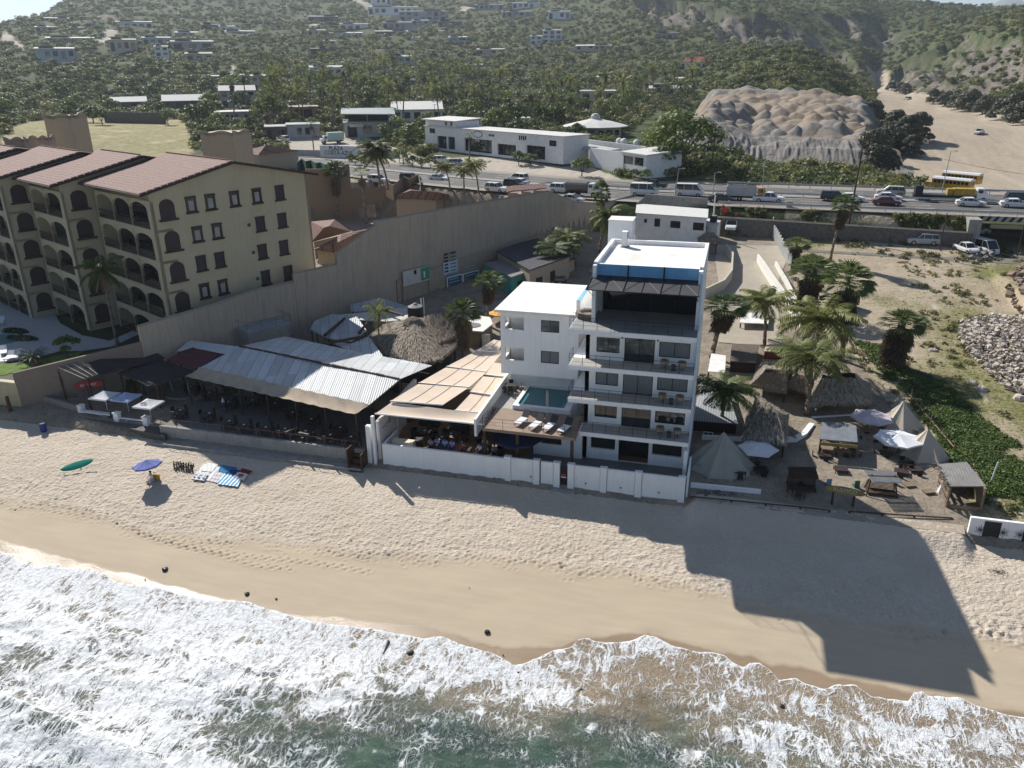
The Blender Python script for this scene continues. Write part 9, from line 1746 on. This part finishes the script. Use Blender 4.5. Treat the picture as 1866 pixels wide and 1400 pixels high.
for i in range(26): frond(mb,(0,0,.3),i*2.4,1.1-1.2*i/26,1.5,rnd,12,.06,.3,1.0)
mb.build('crown',l_fan,sp); place(sp,tuple(G(1712,783,1.4)),'small bright fan palm among the vines',scale=.9)
# vines
VP=[G(*p,1.7)[:2] for p in [(1560,640),(1583,640),(1620,655),(1650,682),(1715,705),(1775,755),(1820,790),(1880,825),(1960,850),(1960,925),(1860,916),(1798,905),(1755,862),(1735,830),(1690,775),(1640,715),(1600,680)]]
n=9000; xa=min(p[0] for p in VP); xb=max(p[0] for p in VP); ya=min(p[1] for p in VP); yb=max(p[1] for p in VP); x=rng.uniform(xa,xb,n); y=rng.uniform(ya,yb,n); k=inpoly(x,y,VP)&(fbm(x/2.6,y/2.6,4,15)+rng.random(n)*.2>.5); x,y=x[k],y[k]
vv=bpy.data.collections.new('vine_variants')
for i in range(4):
    b_=bushmesh(300+i,1,.7,90,.16,l_bright,clumps=5); m=bpy.data.meshes.new('vine_variant'); m.from_pydata(b_.v,[],b_.f); m.materials.append(l_bright); vv.objects.link(bpy.data.objects.new('vine_variant',m))
instancer('beach_vines',x,y,np.maximum(zland(x,y),.7)+.1,.28+rng.random(len(x))*.5*(fbm(x/3,y/3,2,3)+.3),vv,'bright green creeping vines covering the bank right of the club')
# dry tufts over the lot
n=7000; x=rng.uniform(2,75,n); y=rng.uniform(60,138,n); k=inpoly(x,y,LOTP)&~inpoly(x,y,VP)&(fbm(x/7,y/5,4,21)*1.1+rng.random(n)*.25>.64); x,y=x[k],y[k]; tv=bpy.data.collections.new('tuft_variants'); l_tuft=leafmat('dry_tuft',(.10,.13,.04),(.20,.19,.08),(.28,.25,.12))
for i in range(4):
    b_=bushmesh(400+i,1,.8,60,.2,l_tuft,clumps=4); m=bpy.data.meshes.new('tuft_variant'); m.from_pydata(b_.v,[],b_.f); m.materials.append(l_tuft); tv.objects.link(bpy.data.objects.new('tuft_variant',m))
instancer('dry_grass_tufts',x,y,zland(x,y)+.12,.14+rng.random(len(x))**3*.75,tv,'dry grass tufts scattered over the sandy lot')
# stones
def rubble(name,label,poly,n,h,smin,smax,mat,z=2.0,seed=1):
    P_=[G(*p,z)[:2] for p in poly]; rnd=random.Random(seed); mb=MB(); cx=sum(p[0] for p in P_)/len(P_); cy=sum(p[1] for p in P_)/len(P_); R_=max(math.hypot(p[0]-cx,p[1]-cy) for p in P_); k=0
    xs_=[p[0] for p in P_]; ys_=[p[1] for p in P_]
    while k<n:
        x=rnd.uniform(min(xs_),max(xs_)); y=rnd.uniform(min(ys_),max(ys_))
        if not inpoly(x,y,P_): continue
        k+=1; d=min(1,math.hypot(x-cx,y-cy)/R_); zz=gz(x,y)+h*max(0,(1-d*1.1))+rnd.uniform(-.1,.25); s=smin+(smax-smin)*rnd.random()**2.2; T=Matrix.Translation((x,y,zz))@Matrix.Rotation(rnd.random()*6,4,'Z')@Matrix.Rotation(rnd.random()*1.2,4,'X')
        m=len(mb.v); c8=[(a*s*rnd.uniform(.6,1),b*s*rnd.uniform(.45,.8),c*s*rnd.uniform(.35,.65)) for c in (-1,1) for a,b in ((-1,-1),(1,-1),(1,1),(-1,1))]; mb.v+=[tuple(T@Vector(q)) for q in c8]; mb.f+=[(m+3,m+2,m+1,m),(m+4,m+5,m+6,m+7)]+[(m+i,m+(i+1)%4,m+4+(i+1)%4,m+4+i) for i in range(4)]
    o=mb.build(name,mat); return tag(o,label,'rubble',kind='stuff')
m_rub=M('pale_rubble',(.55,.49,.43),rough=.95,var=.2,sc=.8,col2=(.30,.25,.22),bmp=.5)
rubble('rubble_heap','heap of pale broken stones at the right edge of the dry lot',[(1745,612),(1800,600),(1900,600),(1990,660),(1960,760),(1830,712),(1775,680),(1740,640)],2400,1.4,.08,.36,m_rub)
rubble('grey_rubble','grey rubble pile behind the skirted palm',[(1748,500),(1790,482),(1812,492),(1800,515),(1760,522)],220,.8,.15,.5,M('grey_rubble',(.24,.22,.21),var=.25)); rubble('brown_debris','reddish brown earth and debris bank at the right picture edge',[(1825,560),(1866,520),(1960,520),(1960,600),(1850,590)],500,1.8,.15,.6,M('brown_debris',(.3,.22,.17),var=.25),z=2.5)
for i,(x,y,s,lab) in enumerate([(1795,672,1.5,'round green bush on the rubble heap'),(1722,632,1.2,'round green bush at the left of the rubble heap'),(1735,428,1.1,'bush on the far side of the lower road lot'),(1610,500,.7,'low grey bush in the middle of the dry lot'),(1500,470,1.0,'green bush near the lone fan palm'),(1860,485,1.6,'green bush at the right picture edge by the rubble'),(1730,450,.9,'bush beside the thin leaning pole'),(1850,700,.7,'small bush at the lower edge of the rubble heap'),(1440,445,.9,'bush at the picket fence end')]):
    t=dup(proto_bush[i%3],tuple(GG(x,y)),random.random()*6,lab,'bushes on the dry lot',scale=s*.75,mats={'foliage':l_tree})
for x,y,s in [(1772,700,.5),(1790,712,.6),(1830,700,.55),(1858,728,.7),(1700,640,.45)]: p=GG(x,y,.1); rock('pale boulder number %s from the left at the foot of the rubble heap'%order(int(x/40)%9) if 0 else {1772:'pale boulder at the lower left of the rubble heap',1790:'long pale boulder below the rubble heap',1830:'pale boulder on the lower slope of the rubble heap',1858:'large pale boulder at the right picture edge',1700:'boulder beside the skirted palm shadow'}[x],p,s,x,m_rub)
# hillside of the right hotel yard
for x,y,s,l in [(1345,640,1.3,'dark leafy shrub behind the plank roofed shed'),(1305,690,1.1,'shaded shrub beside the bright skylight roof'),(1560,640,1.0,'green shrub at the fence behind the sunlit thatch'),(1445,760,.8,'plant beside the curved white wall'),(1495,600,1.2,'dark shrub under the dense fan palm'),(1420,610,1.2,'shrub behind the red wall shed')]:
    b=G(x,y,1.2); dup(proto_bush[int(x)%3],tuple(b),1,l,'shrubs in the beach club',scale=s*.8,mats={'foliage':l_tree})
def cable(label,a,b,sag=1.2,r=.025): a=Vector(a); b=Vector(b); tag(MB().path([a.lerp(b,i/14)-Vector((0,0,sag*4*(i/14)*(1-i/14))) for i in range(15)],r,3).build('power_cable',m_black),label,'cable')
tp=lambda n:(lambda o:o.matrix_world.translation+Vector(max((v.co for v in o.data.vertices),key=lambda c:c.z)))([k for k in kids(bpy.data.objects[n]) if k.name.startswith('shaft')][0])
try:
    bpy.context.view_layer.update(); A=tp('utility_pole'); B=tp('utility_pole.001')
    for i in range(2): cable('%s cable strung between the leaning pole and the pole by the heaps'%['upper','lower'][i],A-Vector((0,0,i*1.0)),B-Vector((0,0,i*1.0)))
    cable('cable running from the leaning pole toward the right edge',A-Vector((0,0,.6)),G(1990,330,17))
except Exception as e: print('cable',e)
for o in _protos:
    if not o['_used']:
        for k in kids(o):
            for q in kids(k): bpy.data.objects.remove(q)
            bpy.data.objects.remove(k)
        bpy.data.objects.remove(o)
for o in bpy.data.objects:
    if '_used' in o.keys(): del o['_used']
